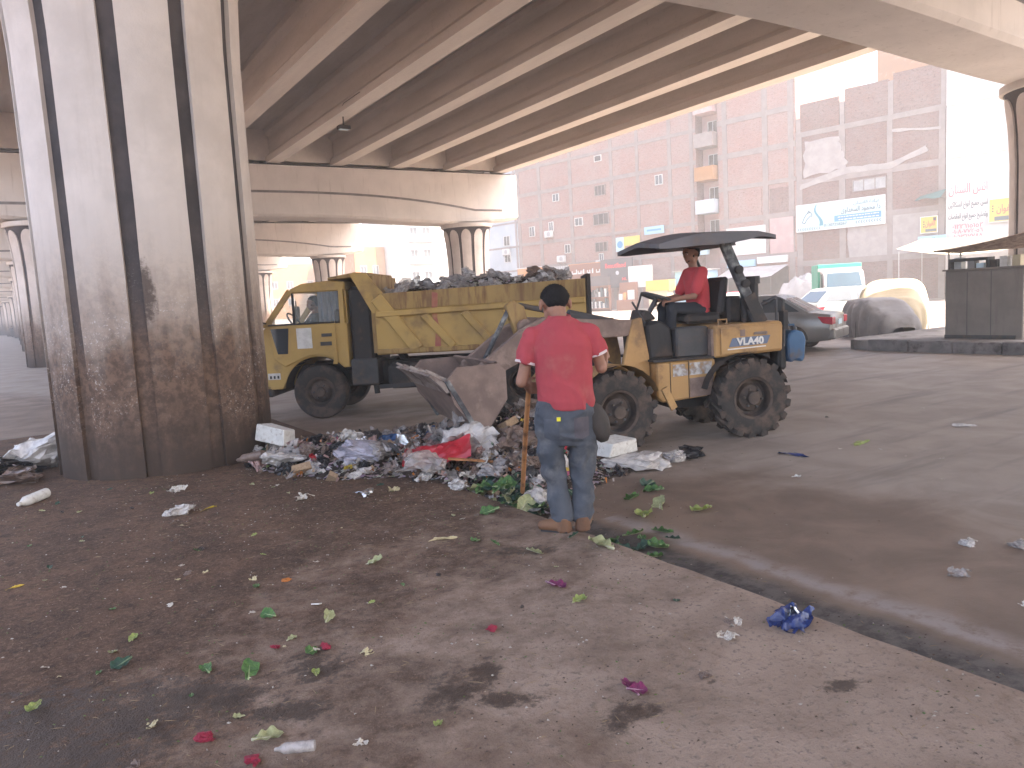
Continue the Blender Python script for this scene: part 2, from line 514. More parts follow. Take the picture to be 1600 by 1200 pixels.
def cap_beam(parent, cx0, cx1, y, zb, zt, xl, xr):
    """hammer-head beam: soffit bulges down at the columns, a curved groove runs along its face"""
    hw = .95
    nseg = 48
    def bot(x):
        m = .5 * (cx0 + cx1); h = .5 * (cx1 - cx0)
        k = max(0, 1 - abs(x - m) / h) if cx0 <= x <= cx1 else 0
        return zb + .42 * math.sin(k * math.pi / 2) ** 2 * .7 + (.25 * min(1, (abs(x - m) - h) / 2.5) if abs(x - m) > h else 0)
    mb = MB()
    ring = []
    for i in range(nseg + 1):
        x = xl + (xr - xl) * i / nseg
        b = bot(x)
        ring.append([(x, y - hw, zt), (x, y - hw, b + .12), (x, y - hw + .12, b), (x, y + hw - .12, b), (x, y + hw, b + .12), (x, y + hw, zt)])
    v = [p for r in ring for p in r]
    f = []
    for i in range(nseg):
        for k in range(6):
            k2 = (k + 1) % 6
            f.append((i * 6 + k, i * 6 + k2, (i + 1) * 6 + k2, (i + 1) * 6 + k))
    f.append(tuple(range(6))); f.append(tuple(nseg * 6 + k for k in range(5, -1, -1)))
    mb.add(v, f)
    o = mb.build('cap_beam', M_CONC, parent, smooth=25)
    mb = MB()
    for sgn in (-1,):
        pts = []
        for i in range(60):
            x = xl + .6 + (xr - xl - 1.6) * i / 59
            m = .5 * (cx0 + cx1); h = .5 * (cx1 - cx0)
            q = min(1, abs(x - m) / h)
            z = zb + (zt - zb) * (.54 - .27 * (q ** 2.4))
            pts.append((x, y + sgn * (hw + .004), z))
        for a, b in zip(pts, pts[1:]):
            mb.add([(a[0], a[1], a[2] - .055), (b[0], b[1], b[2] - .055), (b[0], b[1], b[2] + .055), (a[0], a[1], a[2] + .055)], [(0, 1, 2, 3)])
    mb.build('groove_line', M_GROOVE, o, recalc=False)
    return o

DECK_L, DECK_R = -3.6, 24.35
GX = [22.95 - 3.05 * k for k in range(9)]
for i, (py, cxr, zb, zt) in enumerate(PIERS):
    bx = bend(py)
    t = thing('bridge_pier', PLAB[i], 'bridge pier', (bx, 0, 0), 0, 'piers of the flyover')
    ph = math.atan2(-py, -1.35) + R(7.4)
    column(t, 1.35, py, zb + .02, ph, fine=i < 2)
    column(t, cxr, py, zb + .02, R(130) if i == 0 else .3 + i, fine=i < 2)
    cap_beam(t, 1.35, cxr, py, zb, zt, DECK_L + .8, 23.9)

def girder_mesh(L, z0, z1, dx):
    """I-girder from (0,0,z0) to (dx,L,z1): underside face coloured paler for ground bounce, the rest plain girder concrete"""
    prof = [(-.31, 0), (.31, 0), (.31, .26), (.12, .46), (.12, 1.12), (.30, 1.30), (.30, 1.48), (-.30, 1.48), (-.30, 1.30), (-.12, 1.12), (-.12, .46), (-.31, .26)]
    mb = MB()
    n = len(prof)
    v = [(p, 0, z0 + q) for p, q in prof] + [(p + dx, L, z1 + q) for p, q in prof]
    f = [((i + 1) % n, i, n + i, n + (i + 1) % n) for i in range(n)]
    mb.add(v, f)
    mb.m[0] = 1
    mb.add(v, [tuple(range(n)), tuple(range(2 * n - 1, n - 1, -1))])
    return mb.mesh('girder', [M_GIRD, M_FLNG], recalc=True)

deck = thing('flyover_deck', 'grey concrete flyover deck on long parallel girders overhead', 'bridge deck', (0, 0, 0))
PY = [(-18.0, 0, 0, 8.83)] + PIERS
for i in range(len(PY) - 1):
    ya, _, _, za = PY[i]; yb, _, _, zb_ = PY[i + 1]
    za += .10; zb_ += .10
    y0, y1 = ya + .30, yb - .30
    ba, bb = bend(ya), bend(yb)
    gm = girder_mesh(y1 - y0, za, zb_, bb - ba)
    mb = MB()
    mb.add([(DECK_L + ba, ya, za + 1.48), (DECK_R + ba, ya, za + 1.48), (DECK_R + bb, yb, zb_ + 1.48), (DECK_L + bb, yb, zb_ + 1.48),
            (DECK_L + ba, ya, za + 1.78), (DECK_R + ba, ya, za + 1.78), (DECK_R + bb, yb, zb_ + 1.78), (DECK_L + bb, yb, zb_ + 1.78)],
           [(0, 1, 2, 3), (4, 7, 6, 5), (0, 4, 5, 1), (1, 5, 6, 2), (2, 6, 7, 3), (3, 7, 4, 0)])
    # edge parapets
    for xx in (DECK_L, DECK_R - .22):
        mb.add([(xx + ba, ya, za + 1.79), (xx + .22 + ba, ya, za + 1.79), (xx + .22 + bb, yb, zb_ + 1.79), (xx + bb, yb, zb_ + 1.79),
                (xx + ba, ya, za + 2.7), (xx + .22 + ba, ya, za + 2.7), (xx + .22 + bb, yb, zb_ + 2.7), (xx + bb, yb, zb_ + 2.7)],
               [(0, 1, 2, 3), (4, 7, 6, 5), (0, 4, 5, 1), (1, 5, 6, 2), (2, 6, 7, 3), (3, 7, 4, 0)])
    mb.build('slab', M_SLAB, deck)
    for gx in GX:
        g = bpy.data.objects.new('girder', gm); link(g, deck); g.location = (gx + ba, y0, 0)
    for (yy, zz, b_) in ((y0 + .25, za, ba), (y1 - .25, zb_, bb)):
        for k in range(len(GX) - 1):
            mb = MB(); mb.box(GX[k + 1] + .13, GX[k] - .13, -.15, .15, .12, 1.475)
            if i < 4: mb.build('diaphragm', M_FLNG, deck, loc=(b_, yy, zz))
    for gx in GX:
        if i > 3: break
        for (yy, zz, b_) in ((y0 + .2, za, ba), (y1 - .2, zb_, bb)):
            mb = MB(); mb.box(-.25, .25, -.18, .18, -.105, -.002)
            mb.build('bearing', M_JOINT, deck, loc=(gx + b_, yy, zz))
    mb = MB()
# near-black joint strip along the top of each cap beam
for i, (py, cxr, zb, zt) in enumerate(PIERS[:4]):
    mb = MB(); mb.box(DECK_L + 1.0, 23.6, py - .88, py + .88, zt + .002, zt + .05)
    mb.build('joint_strip', M_JOINT, deck, loc=(bend(py), 0, 0))
# ---------------------------------------------------------------- lettering (Arabic letters joined by hand)
AR = {'ا': 0xFE8D, 'أ': 0xFE83, 'ب': 0xFE8F, 'ة': 0xFE93, 'ت': 0xFE95, 'ث': 0xFE99, 'ج': 0xFE9D, 'ح': 0xFEA1, 'خ': 0xFEA5, 'د': 0xFEA9,
      'ر': 0xFEAD, 'ز': 0xFEAF, 'س': 0xFEB1, 'ش': 0xFEB5, 'ص': 0xFEB9, 'ع': 0xFEC9, 'غ': 0xFECD, 'ف': 0xFED1, 'ق': 0xFED5, 'ك': 0xFED9,
      'ل': 0xFEDD, 'م': 0xFEE1, 'ن': 0xFEE5, 'ه': 0xFEE9, 'و': 0xFEED, 'ى': 0xFEEF, 'ي': 0xFEF1}
TWO = set('اأةدرزوى')
def arabic(s):
    out = []
    for w in s.split(' '):
        r = []
        for i, ch in enumerate(w):
            if ch not in AR: r.append(ch); continue
            prev = i > 0 and w[i - 1] in AR and w[i - 1] not in TWO
            nxt = i + 1 < len(w) and w[i + 1] in AR and ch not in TWO
            k = (3 if nxt else 1) if prev else (2 if nxt else 0)
            r.append(chr(AR[ch] + k))
        out.append(''.join(reversed(r)))
    return ' '.join(reversed(out))

def text_mesh(name, s, size, mat, parent, loc, rot, width=None, bold=0, align='CENTER', depth=.006, shear=0):
    cu = bpy.data.curves.new(name, 'FONT')
    cu.body = s; cu.size = size; cu.align_x = align; cu.align_y = 'CENTER'; cu.extrude = depth; cu.offset = bold; cu.shear = shear
    cu.resolution_u = 3
    tmp = bpy.data.objects.new(name, cu); COL.objects.link(tmp)
    dg = bpy.context.evaluated_depsgraph_get()
    me = bpy.data.meshes.new_from_object(tmp.evaluated_get(dg))
    bpy.data.objects.remove(tmp); bpy.data.curves.remove(cu)
    me.materials.clear(); me.materials.append(mat)
    if width and me.vertices:
        xs = [v.co.x for v in me.vertices]
        k = width / max(1e-4, max(xs) - min(xs)); mx = (max(xs) + min(xs)) / 2
        for v in me.vertices: v.co.x = (v.co.x - mx) * k
    o = bpy.data.objects.new(name, me); link(o, parent)
    o.location = loc; o.rotation_euler = rot
    return o
FROT = Matrix(((-1, 0, 0), (0, 0, 1), (0, 1, 0))).to_euler()     # lettering on a wall whose outside is local +y
# ---------------------------------------------------------------- buildings along the street
def m_brick(name, a, b, mort, wash, wamt):
    t = NT(name)
    o = t.sep(t.tc.outputs['Object'])
    cb = t.n.new('ShaderNodeCombineXYZ'); t.put(cb.inputs[0], t.math('ADD', o[0], o[1])); t.put(cb.inputs[1], o[2])
    br = t.n.new('ShaderNodeTexBrick')
    t.put(br.inputs['Vector'], cb.outputs[0])
    br.inputs['Color1'].default_value = (*a, 1); br.inputs['Color2'].default_value = (*b, 1); br.inputs['Mortar'].default_value = (*mort, 1)
    br.inputs['Scale'].default_value = 1; br.inputs['Brick Width'].default_value = .25; br.inputs['Row Height'].default_value = .085; br.inputs['Mortar Size'].default_value = .012
    P = t.tc.outputs['Object']
    n = t.noise(P, .35, 6, .65); n2 = t.noise(t.map(P, (1.4, 1.4, 4)), 1.2, 6, .7); n3 = t.noise(P, 7, 4, .7)
    c = t.mix(t.math('MULTIPLY', t.ramp(n, .35, .65), wamt), br.outputs['Color'], wash)
    c = t.mix(t.math('MULTIPLY', t.ramp(n2, .52, .7), .5), c, wash)
    c = t.mix(t.math('MULTIPLY', t.ramp(n3, .56, .68), .75), c, tuple(k * .32 for k in a))
    n4 = t.noise(t.map(P, (1, 1, 3.5)), 3.2, 6, .75)
    c = t.mix(t.math('MULTIPLY', t.ramp(n4, .5, .66), .45), c, tuple(k * .42 for k in a))
    t.bump(t.math('ADD', br.outputs['Fac'], t.math('MULTIPLY', n3, -1.5)), .6, .03)
    return t.done(c, .92, 0, .2)
M_BR1 = m_brick('old_red_brick', (.185, .088, .073), (.14, .07, .06), (.17, .14, .13), (.19, .16, .15), .45)
M_BR2 = m_brick('pink_brick', (.29, .15, .125), (.235, .125, .105), (.25, .195, .178), (.27, .22, .205), .5)
M_FRM = pm('concrete_frame', (.215, .18, .17), (.175, .148, .14), 1.2, .9, .3, (.22, .19, .18), .3, 1.5)
M_PLAS = pm('crumbling_plaster', (.28, .25, .245), (.23, .205, .2), 1.5, .9, .4, (.27, .23, .22), .3, 2)
M_WHITEW = pm('whitewash', (.50, .48, .47), (.43, .41, .40), .6, .9, .15, (.55, .5, .48), .2, 1)
M_ORANGE = pm('orange_render', (.30, .145, .055), (.25, .12, .045), .5, .9, .2, (.4, .28, .2), .2, .8)
M_BLUEW = pm('pale_blue_render', (.34, .38, .42), (.28, .32, .36), .5, .9, .2, (.3, .32, .34), .2, .8)
M_PINKW = pm('pink_render', (.40, .27, .26), (.32, .22, .215), .6, .9, .2, (.35, .3, .3), .3, 1)
M_GLASS = pm('dim_window_glass', (.05, .06, .07), (.035, .04, .05), 1, .12, .02, spec=.6)
M_SHUT = pm('grey_shutter', (.28, .28, .29), (.22, .22, .23), 2, .6, .1)
M_WFRM = pm('white_window_frame', (.45, .45, .45), (.38, .38, .38), 2, .5, .05)
M_WDARK = pm('opening_shade', (.06, .05, .05), (.04, .035, .035), 2, .9, .1)  # flat near-black colour painted in place of shaded interiors behind openings

FD = Vector((-.186, .983, 0)).normalized()
FRZ = math.atan2(FD.y, FD.x)
FP = Vector((54, 34.8, 0))
def fpos(t, y=0, z=0):
    n = Vector((-FD.y, FD.x, 0))
    return FP + FD * t + n * y + Vector((0, 0, z))

def window(parent, t0, t1, z0, z1, y=0, frame=None, pane=None, bars=1):
    cx, cz, w, h = (t0 + t1) / 2, (z0 + z1) / 2, t1 - t0, z1 - z0
    mb = MB(); k = .06
    mb.box(-w / 2, w / 2, -.05, .07, -h / 2, -h / 2 + k); mb.box(-w / 2, w / 2, -.05, .07, h / 2 - k, h / 2)
    mb.box(-w / 2, -w / 2 + k, -.05, .068, -h / 2 + k, h / 2 - k); mb.box(w / 2 - k, w / 2, -.05, .068, -h / 2 + k, h / 2 - k)
    for i in range(bars):
        x = -w / 2 + w * (i + 1) / (bars + 1)
        mb.box(x - .025, x + .025, -.05, .06, -h / 2 + k, h / 2 - k)
    o = mb.build('window', frame or M_WFRM, parent, loc=(cx, y, cz))
    mb = MB(); mb.box(-w / 2 + k, w / 2 - k, -.04, .012, -h / 2 + k, h / 2 - k)
    mb.build('pane', pane or M_GLASS, o)
    return o

def frame_building(name, label, t0, t1, h, wall, cols, beams, cw=.45, bh=.42, depth=13, cat='building'):
    b = thing(name, label, cat, fpos(0), FRZ)
    mb = MB(); mb.box(t0, t1, -depth, 0, -.1, h)
    mb.build('wall', wall, b)
    for c in cols:
        mb = MB(); w = cw * random.uniform(.85, 1.1); mb.box(c - w / 2, c + w / 2, -.1, .045, -.1, h + .003)
        mb.build('frame_column', M_FRM, b)
    for z in beams:
        mb = MB(); hh = bh * random.uniform(.8, 1.1); mb.box(t0 + .003, t1 - .003, -.1, .042, z - hh / 2, z + hh / 2)
        mb.build('floor_beam', M_FRM, b)
    return b

# low brick house with the blue banner
b1 = frame_building('brick_house', 'low dark brick building with crumbling plaster carrying the blue banner', -5.45, 5.3, 13.25, M_BR1, [5.08, 1.7, -1.75, -5.2], [3.1, 6.3, 9.4, 13.05])
for (a, c, zt) in ((1.95, 5.0, 15.35), (-1.6, 1.5, 15.75), (-5.1, -1.95, 16.05)):       # parapet panels between stub columns
    mb = MB(); mb.box(a, c, -.3, -.06, 13.26, zt); mb.build('parapet', M_BR1, b1)
for c, zt in ((5.15, 14.3), (1.72, 14.9), (-1.78, 15.6), (-5.28, 16.1)):
    mb = MB(); mb.box(c - .18, c + .18, -.4, -.04, 13.26, zt); mb.build('stub_column', M_FRM, b1)
def ragged(parent, name, mat, pts, y0, y1, k=.12, n=5):
    out = []
    for i, (a, b) in enumerate(zip(pts, pts[1:] + pts[:1])):
        for j in range(n):
            q = j / n
            out.append((a[0] + (b[0] - a[0]) * q + random.uniform(-k, k) * (j > 0), a[1] + (b[1] - a[1]) * q + random.uniform(-k, k) * (j > 0)))
    mb = MB(); mb.prism(out, y0, y1, 'y')
    return mb.build(name, mat, parent)
ragged(b1, 'plaster_patch', M_PLAS, [(4.7, 9.7), (4.6, 12.5), (1.9, 12.4), (1.75, 11.3), (1.3, 10.5), (1.4, 10.0)], .0, .075)
ragged(b1, 'plaster_patch', M_PLAS, [(5.0, 9.25), (1.6, 10.05), (-1.7, 9.9), (-4.2, 10.7), (-4.3, 10.25), (-1.8, 9.45), (1.6, 9.55), (5.0, 8.85)], .0, .06, .08)
ragged(b1, 'plaster_patch', M_PLAS, [(1.2, 3.3), (1.4, 6.0), (-5.0, 6.1), (-5.0, 3.4)], .0, .03, .15)
window(b1, -1.54, .90, 8.13, 9.0, .07, M_FRM, M_SHUT, 2)
# crack ledge
ragged(b1, 'plaster_patch', M_PLAS, [(-1.9, 12.2), (-5.1, 11.8), (-5.1, 11.6), (-1.9, 12.0)], .0, .05, .05)

# taller brick block next to it
b2 = frame_building('brick_house', 'tall pale brick block rising behind the loader canopy, right of the balconies', 5.35, 12.3, 26, M_BR2, [5.75, 7.95, 11.6], [3.9, 7.1, 9.8, 12.5, 15.3, 18.2, 21], depth=12)
for a, c, z0, z1, m in ((5.9, 7.6, 7.2, 9.3, M_BR1), (8.3, 11.2, 7.3, 9.4, M_BR2)):
    ragged(b2, 'brick_infill', m, [(a, z0), (c, z0), (c, z1), (a, z1)], 0, .035, .05)
mb = MB(); mb.box(5.6, 7.6, .0, .09, 4.1, 6.9); mb.build('shop_upper_wall', M_PINKW, b2)
mb = MB(); mb.box(8.0, 11.6, .0, .09, 4.2, 6.5); mb.build('shop_upper_wall', M_WHITEW, b2)

# stair and balcony stack in the gap
b2b = thing('balcony_block', 'narrow tower of stacked balconies between the two brick blocks', 'building', fpos(0), FRZ)
mb = MB(); mb.box(12.35, 14.4, -12, -1.0, -.1, 26); mb.build('wall', M_PINKW, b2b)
for k, z in enumerate([5.2, 8.0, 10.8, 13.6, 16.4, 19.2]):
    mb = MB(); mb.box(12.45, 14.3, -.99, .55, z, z + .18); mb.box(12.45, 14.3, .38, .55, z + .18, z + 1.15); mb.box(14.14, 14.3, -.99, .38, z + .18, z + 1.15); mb.box(12.45, 12.6, -.99, .38, z + .18, z + 1.15)
    mb.build('balcony', [M_PINKW, M_BLUEW, M_ORANGE, M_FRM][k % 4], b2b)
    window(b2b, 12.8, 13.8, z + .5, z + 2.3, -1.0, M_WFRM, M_WDARK, 1)

# long pink brick block with scattered little windows
b3 = frame_building('brick_house', 'long pink brick apartment block with scattered windows beside the flyover edge', 14.45, 37.1, 26, M_BR2, [14.9, 17.2, 20.8, 23.9, 29.2, 33.6, 36.8], [4.75, 7.3, 9.75, 12.5, 15.2, 18, 20.8], .4, .36)
for w in ((24.99, 25.88, 14.35, 14.95, 0), (17.95, 18.79, 11.15, 12.05, 1), (30.78, 31.67, 11.27, 12.05, 1), (34.5, 35.3, 8.05, 9.1, 1), (27.7, 28.75, 8.5, 9.3, 1), (31.75, 32.4, 8.3, 9.3, 1), (29.5, 30.3, 5.9, 6.8, 1)):
    window(b3, w[0], w[1], w[2], w[3], .05, M_WFRM, M_GLASS if w[4] else M_WDARK, w[4])
for (a, c, z0, z1) in ((24.65, 26.0, 11.1, 12.1), (24.35, 26.3, 8.3, 9.4), (24.65, 26.2, 5.7, 6.65)):
    window(b3, a, c, z0, z1, .05, M_FRM, M_WDARK, 2)
window(b3, 25.2, 25.75, 4.85, 5.55, .06, M_WFRM, M_GLASS, 1)

# white-washed house with painted adverts
b0 = thing('whitewashed_house', 'white-washed building with red and black hand-painted adverts at the right', 'building', fpos(0), FRZ)
mb = MB(); mb.box(-24, -5.5, -12, .12, -.1, 22); mb.build('wall', M_WHITEW, b0)
for z in (9.5, 13, 16.5):
    mb = MB(); mb.box(-24, -5.52, .12, .2, z, z + .3); mb.build('floor_beam', M_WHITEW, b0)
# pale blue block further down
b4 = frame_building('blue_house', 'pale blue rendered block partly behind the second pier', 37.15, 47, 30, M_BLUEW, [37.4], [4.6, 7.2, 9.8, 12.4, 15], .3, .2)
for z in (5.6, 7.4, 10.2, 12.9): window(b4, 38.4, 39.4, z, z + 1.1, .05)
for z in (7.4, 10.2, 12.9): window(b4, 42.4, 43.6, z, z + 1.1, .05)

# sunlit orange block that shows above the roof of the low brick house
b5 = thing('orange_house', 'sunlit orange building showing above the low brick roof', 'building', fpos(0), FRZ)
mb = MB()
mb.box(-1.2, 5.0, -32, -15, -.1, 24)
mb.build('wall', M_ORANGE, b5)
mb = MB(); mb.box(-4.6, -1.25, -32, -15.2, -.1, 20.4); mb.build('annex', M_BR2, b5)

# buildings that close the street between the piers (they face the camera along the flyover)
def end_building(name, label, x0, x1, y, h, wall, wins, depth=14):
    b = thing(name, label, 'building', (0, y, 0), math.pi)
    mb = MB(); mb.box(-x1, -x0, -depth, 0, -.1, h); mb.build('wall', wall, b)
    for (a, c, z0, z1) in wins: window(b, -c, -a, z0, z1, .04)
    return b
def bwins(xs, zs, w=1.2, h=1.4): return [(x, x + w, z, z + h) for x in xs for z in zs]
end_building('white_house', 'blown-out white apartment block left of the second pier column', 49.8, 66, 110, 28, M_WHITEW, bwins([52.6, 54.8, 59], [1.2, 4.6, 8.0, 11.4, 14.8, 18.2], 1.3, 1.9))
wh_ = bpy.data.objects['white_house']
for z in (4.3, 7.7, 11.1, 14.5):
    mb = MB(); mb.box(-56.6, -52.2, .0, 1.1, z, z + .15); mb.box(-56.6, -52.2, 1.0, 1.1, z + .15, z + 1.05); mb.build('balcony', M_BLUEW, wh_)
end_building('orange_house', 'sunlit orange house in the gap above the truck cab', 44.6, 49.6, 113, 10.6, M_ORANGE, bwins([45.4, 47.4], [2.5, 6.2], 1.0, 1.6))
end_building('far_house', 'pale unfinished house with pointed roof end beyond the orange house', 52.0, 62, 132, 16, M_WHITEW, bwins([54, 57], [6, 9.5, 13]))
end_building('far_house', 'cream building closing the view just right of the near column', 40.0, 58, 150, 10.5, M_ORANGE, bwins([42, 45, 49, 53], [2.5, 5.8]))
end_building('far_house', 'pale block at the far left end of the road under the flyover', -32, -6, 270, 26, M_WHITEW, bwins([-28, -24, -20, -16, -12, -9], [3, 6.5, 10, 14], 1.8, 1.8))
end_building('far_house', 'grey block behind the far columns under the flyover', -4, 22, 300, 22, M_BLUEW, bwins([0, 4, 8, 12, 16], [3, 6.5, 10, 14], 1.8, 1.8))
# ---------------------------------------------------------------- signs, air conditioners, shop fronts on the street side
def flat(name, c, rough=.6, c2=None): return pm('print_' + name, c, c2 or tuple(k * .93 for k in c), 1.5, rough, .03)
P_AQ = flat('aqua_white', (.36, .50, .54)); P_BLUE = flat('blue', (.05, .22, .40)); P_TEAL = flat('teal', (.04, .2, .27)); P_GREY = flat('grey_ink', (.05, .08, .10))
P_YEL = flat('yellow', (.52, .38, .07)); P_RED = flat('red', (.62, .06, .07)); P_INK = flat('ink', (.04, .04, .05)); P_WHITE = flat('white', (.52, .52, .52))
P_BROWN = flat('brown_board', (.2, .085, .055)); P_ORG = flat('orange_board', (.5, .2, .06)); P_DGREY = flat('dark_board', (.09, .08, .085)); P_SKY = flat('sky_print', (.25, .42, .54))
P_PINKR = flat('faded_red', (.50, .13, .16))

def panel_sign(name, label, t0, t1, z0, z1, mat, y=.16, tilt=0, border=None):
    s = thing(name, label, 'sign', fpos((t0 + t1) / 2, y, (z0 + z1) / 2), FRZ)
    w, h = t1 - t0, z1 - z0
    mb = MB(); mb.box(-w / 2, w / 2, -.04, .0, -h / 2, h / 2); mb.build('panel', mat, s)
    if border:
        mb = MB(); k = .05
        mb.box(-w / 2 - k, w / 2 + k, -.05, .02, h / 2, h / 2 + k); mb.box(-w / 2 - k, w / 2 + k, -.05, .02, -h / 2 - k, -h / 2)
        mb.box(-w / 2 - k, -w / 2, -.05, .018, -h / 2, h / 2); mb.box(w / 2, w / 2 + k, -.05, .018, -h / 2, h / 2)
        mb.build('frame', border, s)
    return s, w, h

# dental clinic banner (slightly askew)
s, w, h = panel_sign('clinic_banner', 'pale blue clinic banner with Arabic lettering on the brick wall', -1.45, 5.25, 5.62, 7.62, P_AQ, .2, border=P_WHITE)
s.rotation_euler = Euler((0, 0, FRZ))
text_mesh('lettering', arabic('عيادة الاسنان'), .34, P_GREY, s, (-w / 2 + 1.3, .01, .70), FROT, 1.9)
text_mesh('lettering', arabic('د/ محمود السعداوى'), .52, P_GREY, s, (-w / 2 + 1.75, .01, .26), FROT, 2.9, .006)
mb = MB(); mb.box(-w / 2 + .25, -w / 2 + 3.7, 0, .012, -.52, -.08); o = mb.build('blue_band', P_BLUE, s)
for r in range(2):      # two lines of small print too small to read
    x = -w / 2 + .4
    while x < -w / 2 + 3.4:
        k = random.uniform(.08, .3)
        mb = MB(); mb.box(x, x + k, .012, .016, -.24 - r * .2, -.17 - r * .2); mb.build('small_print', P_WHITE, o)
        x += k + .06
text_mesh('lettering', '01207258267', .30, P_GREY, s, (.28, .01, -.72), FROT, 1.75)
for k in range(10):
    for (x0, sg) in ((-w / 2 + .25 + k * .19, 1), (w / 2 - .2 - k * .19, 1)):
        mb = MB(); z = -.72 if x0 < 0 else -.86
        mb.add([(x0, .006, z + .11), (x0 + .06, .006, z + .11), (x0 + .15, .006, z), (x0 + .06, .006, z - .11), (x0, .006, z - .11), (x0 + .09, .006, z)], [(0, 1, 2, 5), (5, 2, 3, 4)])
        mb.build('chevron', P_GREY, s, recalc=False)
mb = MB()
wv = []
for i in range(14):
    q = i / 13; zz = h / 2 - .05 - q * (h - .35)
    wv.append((1.75 + .16 * math.sin(q * 6.0) - .28 * q * q, zz, .05 + .14 * q))
mb.add([(a - k, .006, z) for a, z, k in wv] + [(a + k * .6, .006, z) for a, z, k in wv], [(i, i + 1, 14 + i + 1, 14 + i) for i in range(13)])
mb.build('wave_stripe', P_TEAL, s, recalc=False)
mb = MB()
for pts in ([(2.9, -.35), (2.75, 0), (2.55, .3), (2.25, .42), (2.1, .2), (2.15, .05)], [(2.9, -.35), (2.7, -.42), (2.5, -.1), (2.2, .15)], [(2.5, .3), (2.35, .55), (2.3, .35)]):
    for a, b in zip(pts, pts[1:]): mb.bar((a[0], .008, a[1]), (b[0], .008, b[1]), .05, .01, upv=(0, 1, 0))
mb.build('hand_drawing', P_GREY, s)
mb = MB()
for pts in ([(.95, .55), (.95, .05), (.8, -.0)], [(.95, .55), (.6, .5), (.62, .25), (.9, .2)]):
    for a, b in zip(pts, pts[1:]): mb.bar((a[0], .008, a[1]), (b[0], .008, b[1]), .03, .01, upv=(0, 1, 0))
mb.build('tooth_logo', flat('pale_red', (.7, .45, .45)), s)

def yellow_sign(label, t0, t1, z0, z1, y, tint):
    s, w, h = panel_sign('shop_sign', label, t0, t1, z0, z1, tint, y, border=P_WHITE)
    s['group'] = 'yellow shop signs'
    text_mesh('lettering', arabic('الفوان'), h * .46, P_RED, s, (-w * .08, .01, h * .06), FROT, w * .62, .008)
    mb = MB(); mb.box(-w / 2 + .04, w / 2 - .3, 0, .008, -h / 2 + .05, -h / 2 + h * .22); mb.build('footer', P_GREY, s)
    mb = MB(); mb.box(-w / 2 + .06, -w / 2 + .24, 0, .008, h / 2 - .3, h / 2 - .06); mb.build('emblem', P_INK, s)
    for k in range(3):
        mb = MB(); mb.lathe([(.001, 0), (.05, .003), (.05, .008), (.001, .01)], 8, (w / 2 - .2, 0, h * .2 - k * .17), 'y'); mb.build('dot', P_INK, s)
yellow_sign('small framed yellow sign with red Arabic word on the brick wall', -4.95, -3.9, 4.65, 5.72, .16, P_YEL)
yellow_sign('larger yellow sign with red Arabic word on the white-washed wall', -9.75, -8.2, 4.95, 6.4, .3, P_YEL)
s, w, h = panel_sign('shop_sign', 'light blue sign with dark Arabic word below the small yellow sign', -5.6, -3.75, 3.4, 4.4, P_SKY, .3)
text_mesh('lettering', arabic('عبدالستار'), .62, P_TEAL, s, (0, .01, .1), FROT, 1.6, .01)
mb = MB(); mb.box(-.7, .2, 0, .008, -.36, -.28); mb.build('underline', P_TEAL, s)
# hand-painted adverts on the white wall: paint lying on that wall
for (txt, z, wd, sz, m) in ((arabic('انس السنان'), 7.35, 2.35, .85, P_PINKR), (arabic('لسن جميع انواع السكاكين'), 6.35, 2.4, .5, P_GREY), (arabic('وتصليح جميع انواع المقصات'), 5.55, 2.4, .48, P_GREY),
                         ('٠١٢٢٦١٥١٥٢', 4.85, 1.85, .42, P_PINKR), ('٠١٠٨٠٧٧٢٠٥٦', 4.5, 1.85, .38, P_PINKR), ('٠١٠٦٣٦٧٧٨٨', 4.15, 1.85, .38, P_PINKR)):
    text_mesh('painted_lettering', txt, sz, m, b0, (-6.85, .128, z), FROT, wd, .006)
mb = MB(); mb.box(-7.9, -5.8, .12, .127, 3.86, 3.95); mb.build('painted_line', P_PINKR, b0)

# sign boards and shop fronts of the long block
s, w, h = panel_sign('shop_sign', 'blue and yellow printed sign half hidden by the loader canopy', 20.65, 23.5, 5.5, 6.85, P_YEL, .2)
mb = MB(); mb.box(w / 2 - .95, w / 2, 0, .01, -h / 2, h / 2); mb.build('blue_end', P_AQ, s)
mb = MB(); mb.lathe([(.001, .011), (.34, .012), (.34, .016), (.22, .016), (.22, .012)], 20, (w / 2 - .5, 0, 0), 'y'); mb.build('round_mark', P_BLUE, s)
mb = MB(); mb.box(-w / 2 + .1, w / 2 - 1.1, 0, .01, -h / 2 + .12, -h / 2 + .5); mb.build('footer', P_BROWN, s)
s, w, h = panel_sign('shop_sign', 'small pale blue sign just above the loader canopy', 17.9, 20.1, 6.8, 7.5, P_SKY, .2)
mb = MB(); mb.box(-.8, .8, 0, .01, -.06, .1); mb.build('small_print', P_BLUE, s)
s, w, h = panel_sign('shop_sign', 'plain orange fascia board above the truck load', 32.5, 37.0, 3.7, 4.75, P_ORG, .5)
mb = MB(); mb.box(-2.3, 2.3, -.04, .06, .52, .6); mb.build('ledge', P_WHITE, s)
s, w, h = panel_sign('shop_sign', 'grey corrugated fascia board between the orange and brown boards', 29.5, 32.4, 3.6, 4.65, pm('grey_corrugated', (.42, .40, .40), (.34, .33, .33), 3, .7, .2), .5)
for k in range(9):
    mb = MB(); x = -1.35 + k * .32; mb.box(x, x + .1, 0, .04, -.5, .5); mb.build('rib', M_SHUT, s)
s, w, h = panel_sign('shop_sign', 'brown fascia board with white Arabic letters', 24.95, 29.4, 3.15, 4.65, P_BROWN, .55, border=P_ORG)
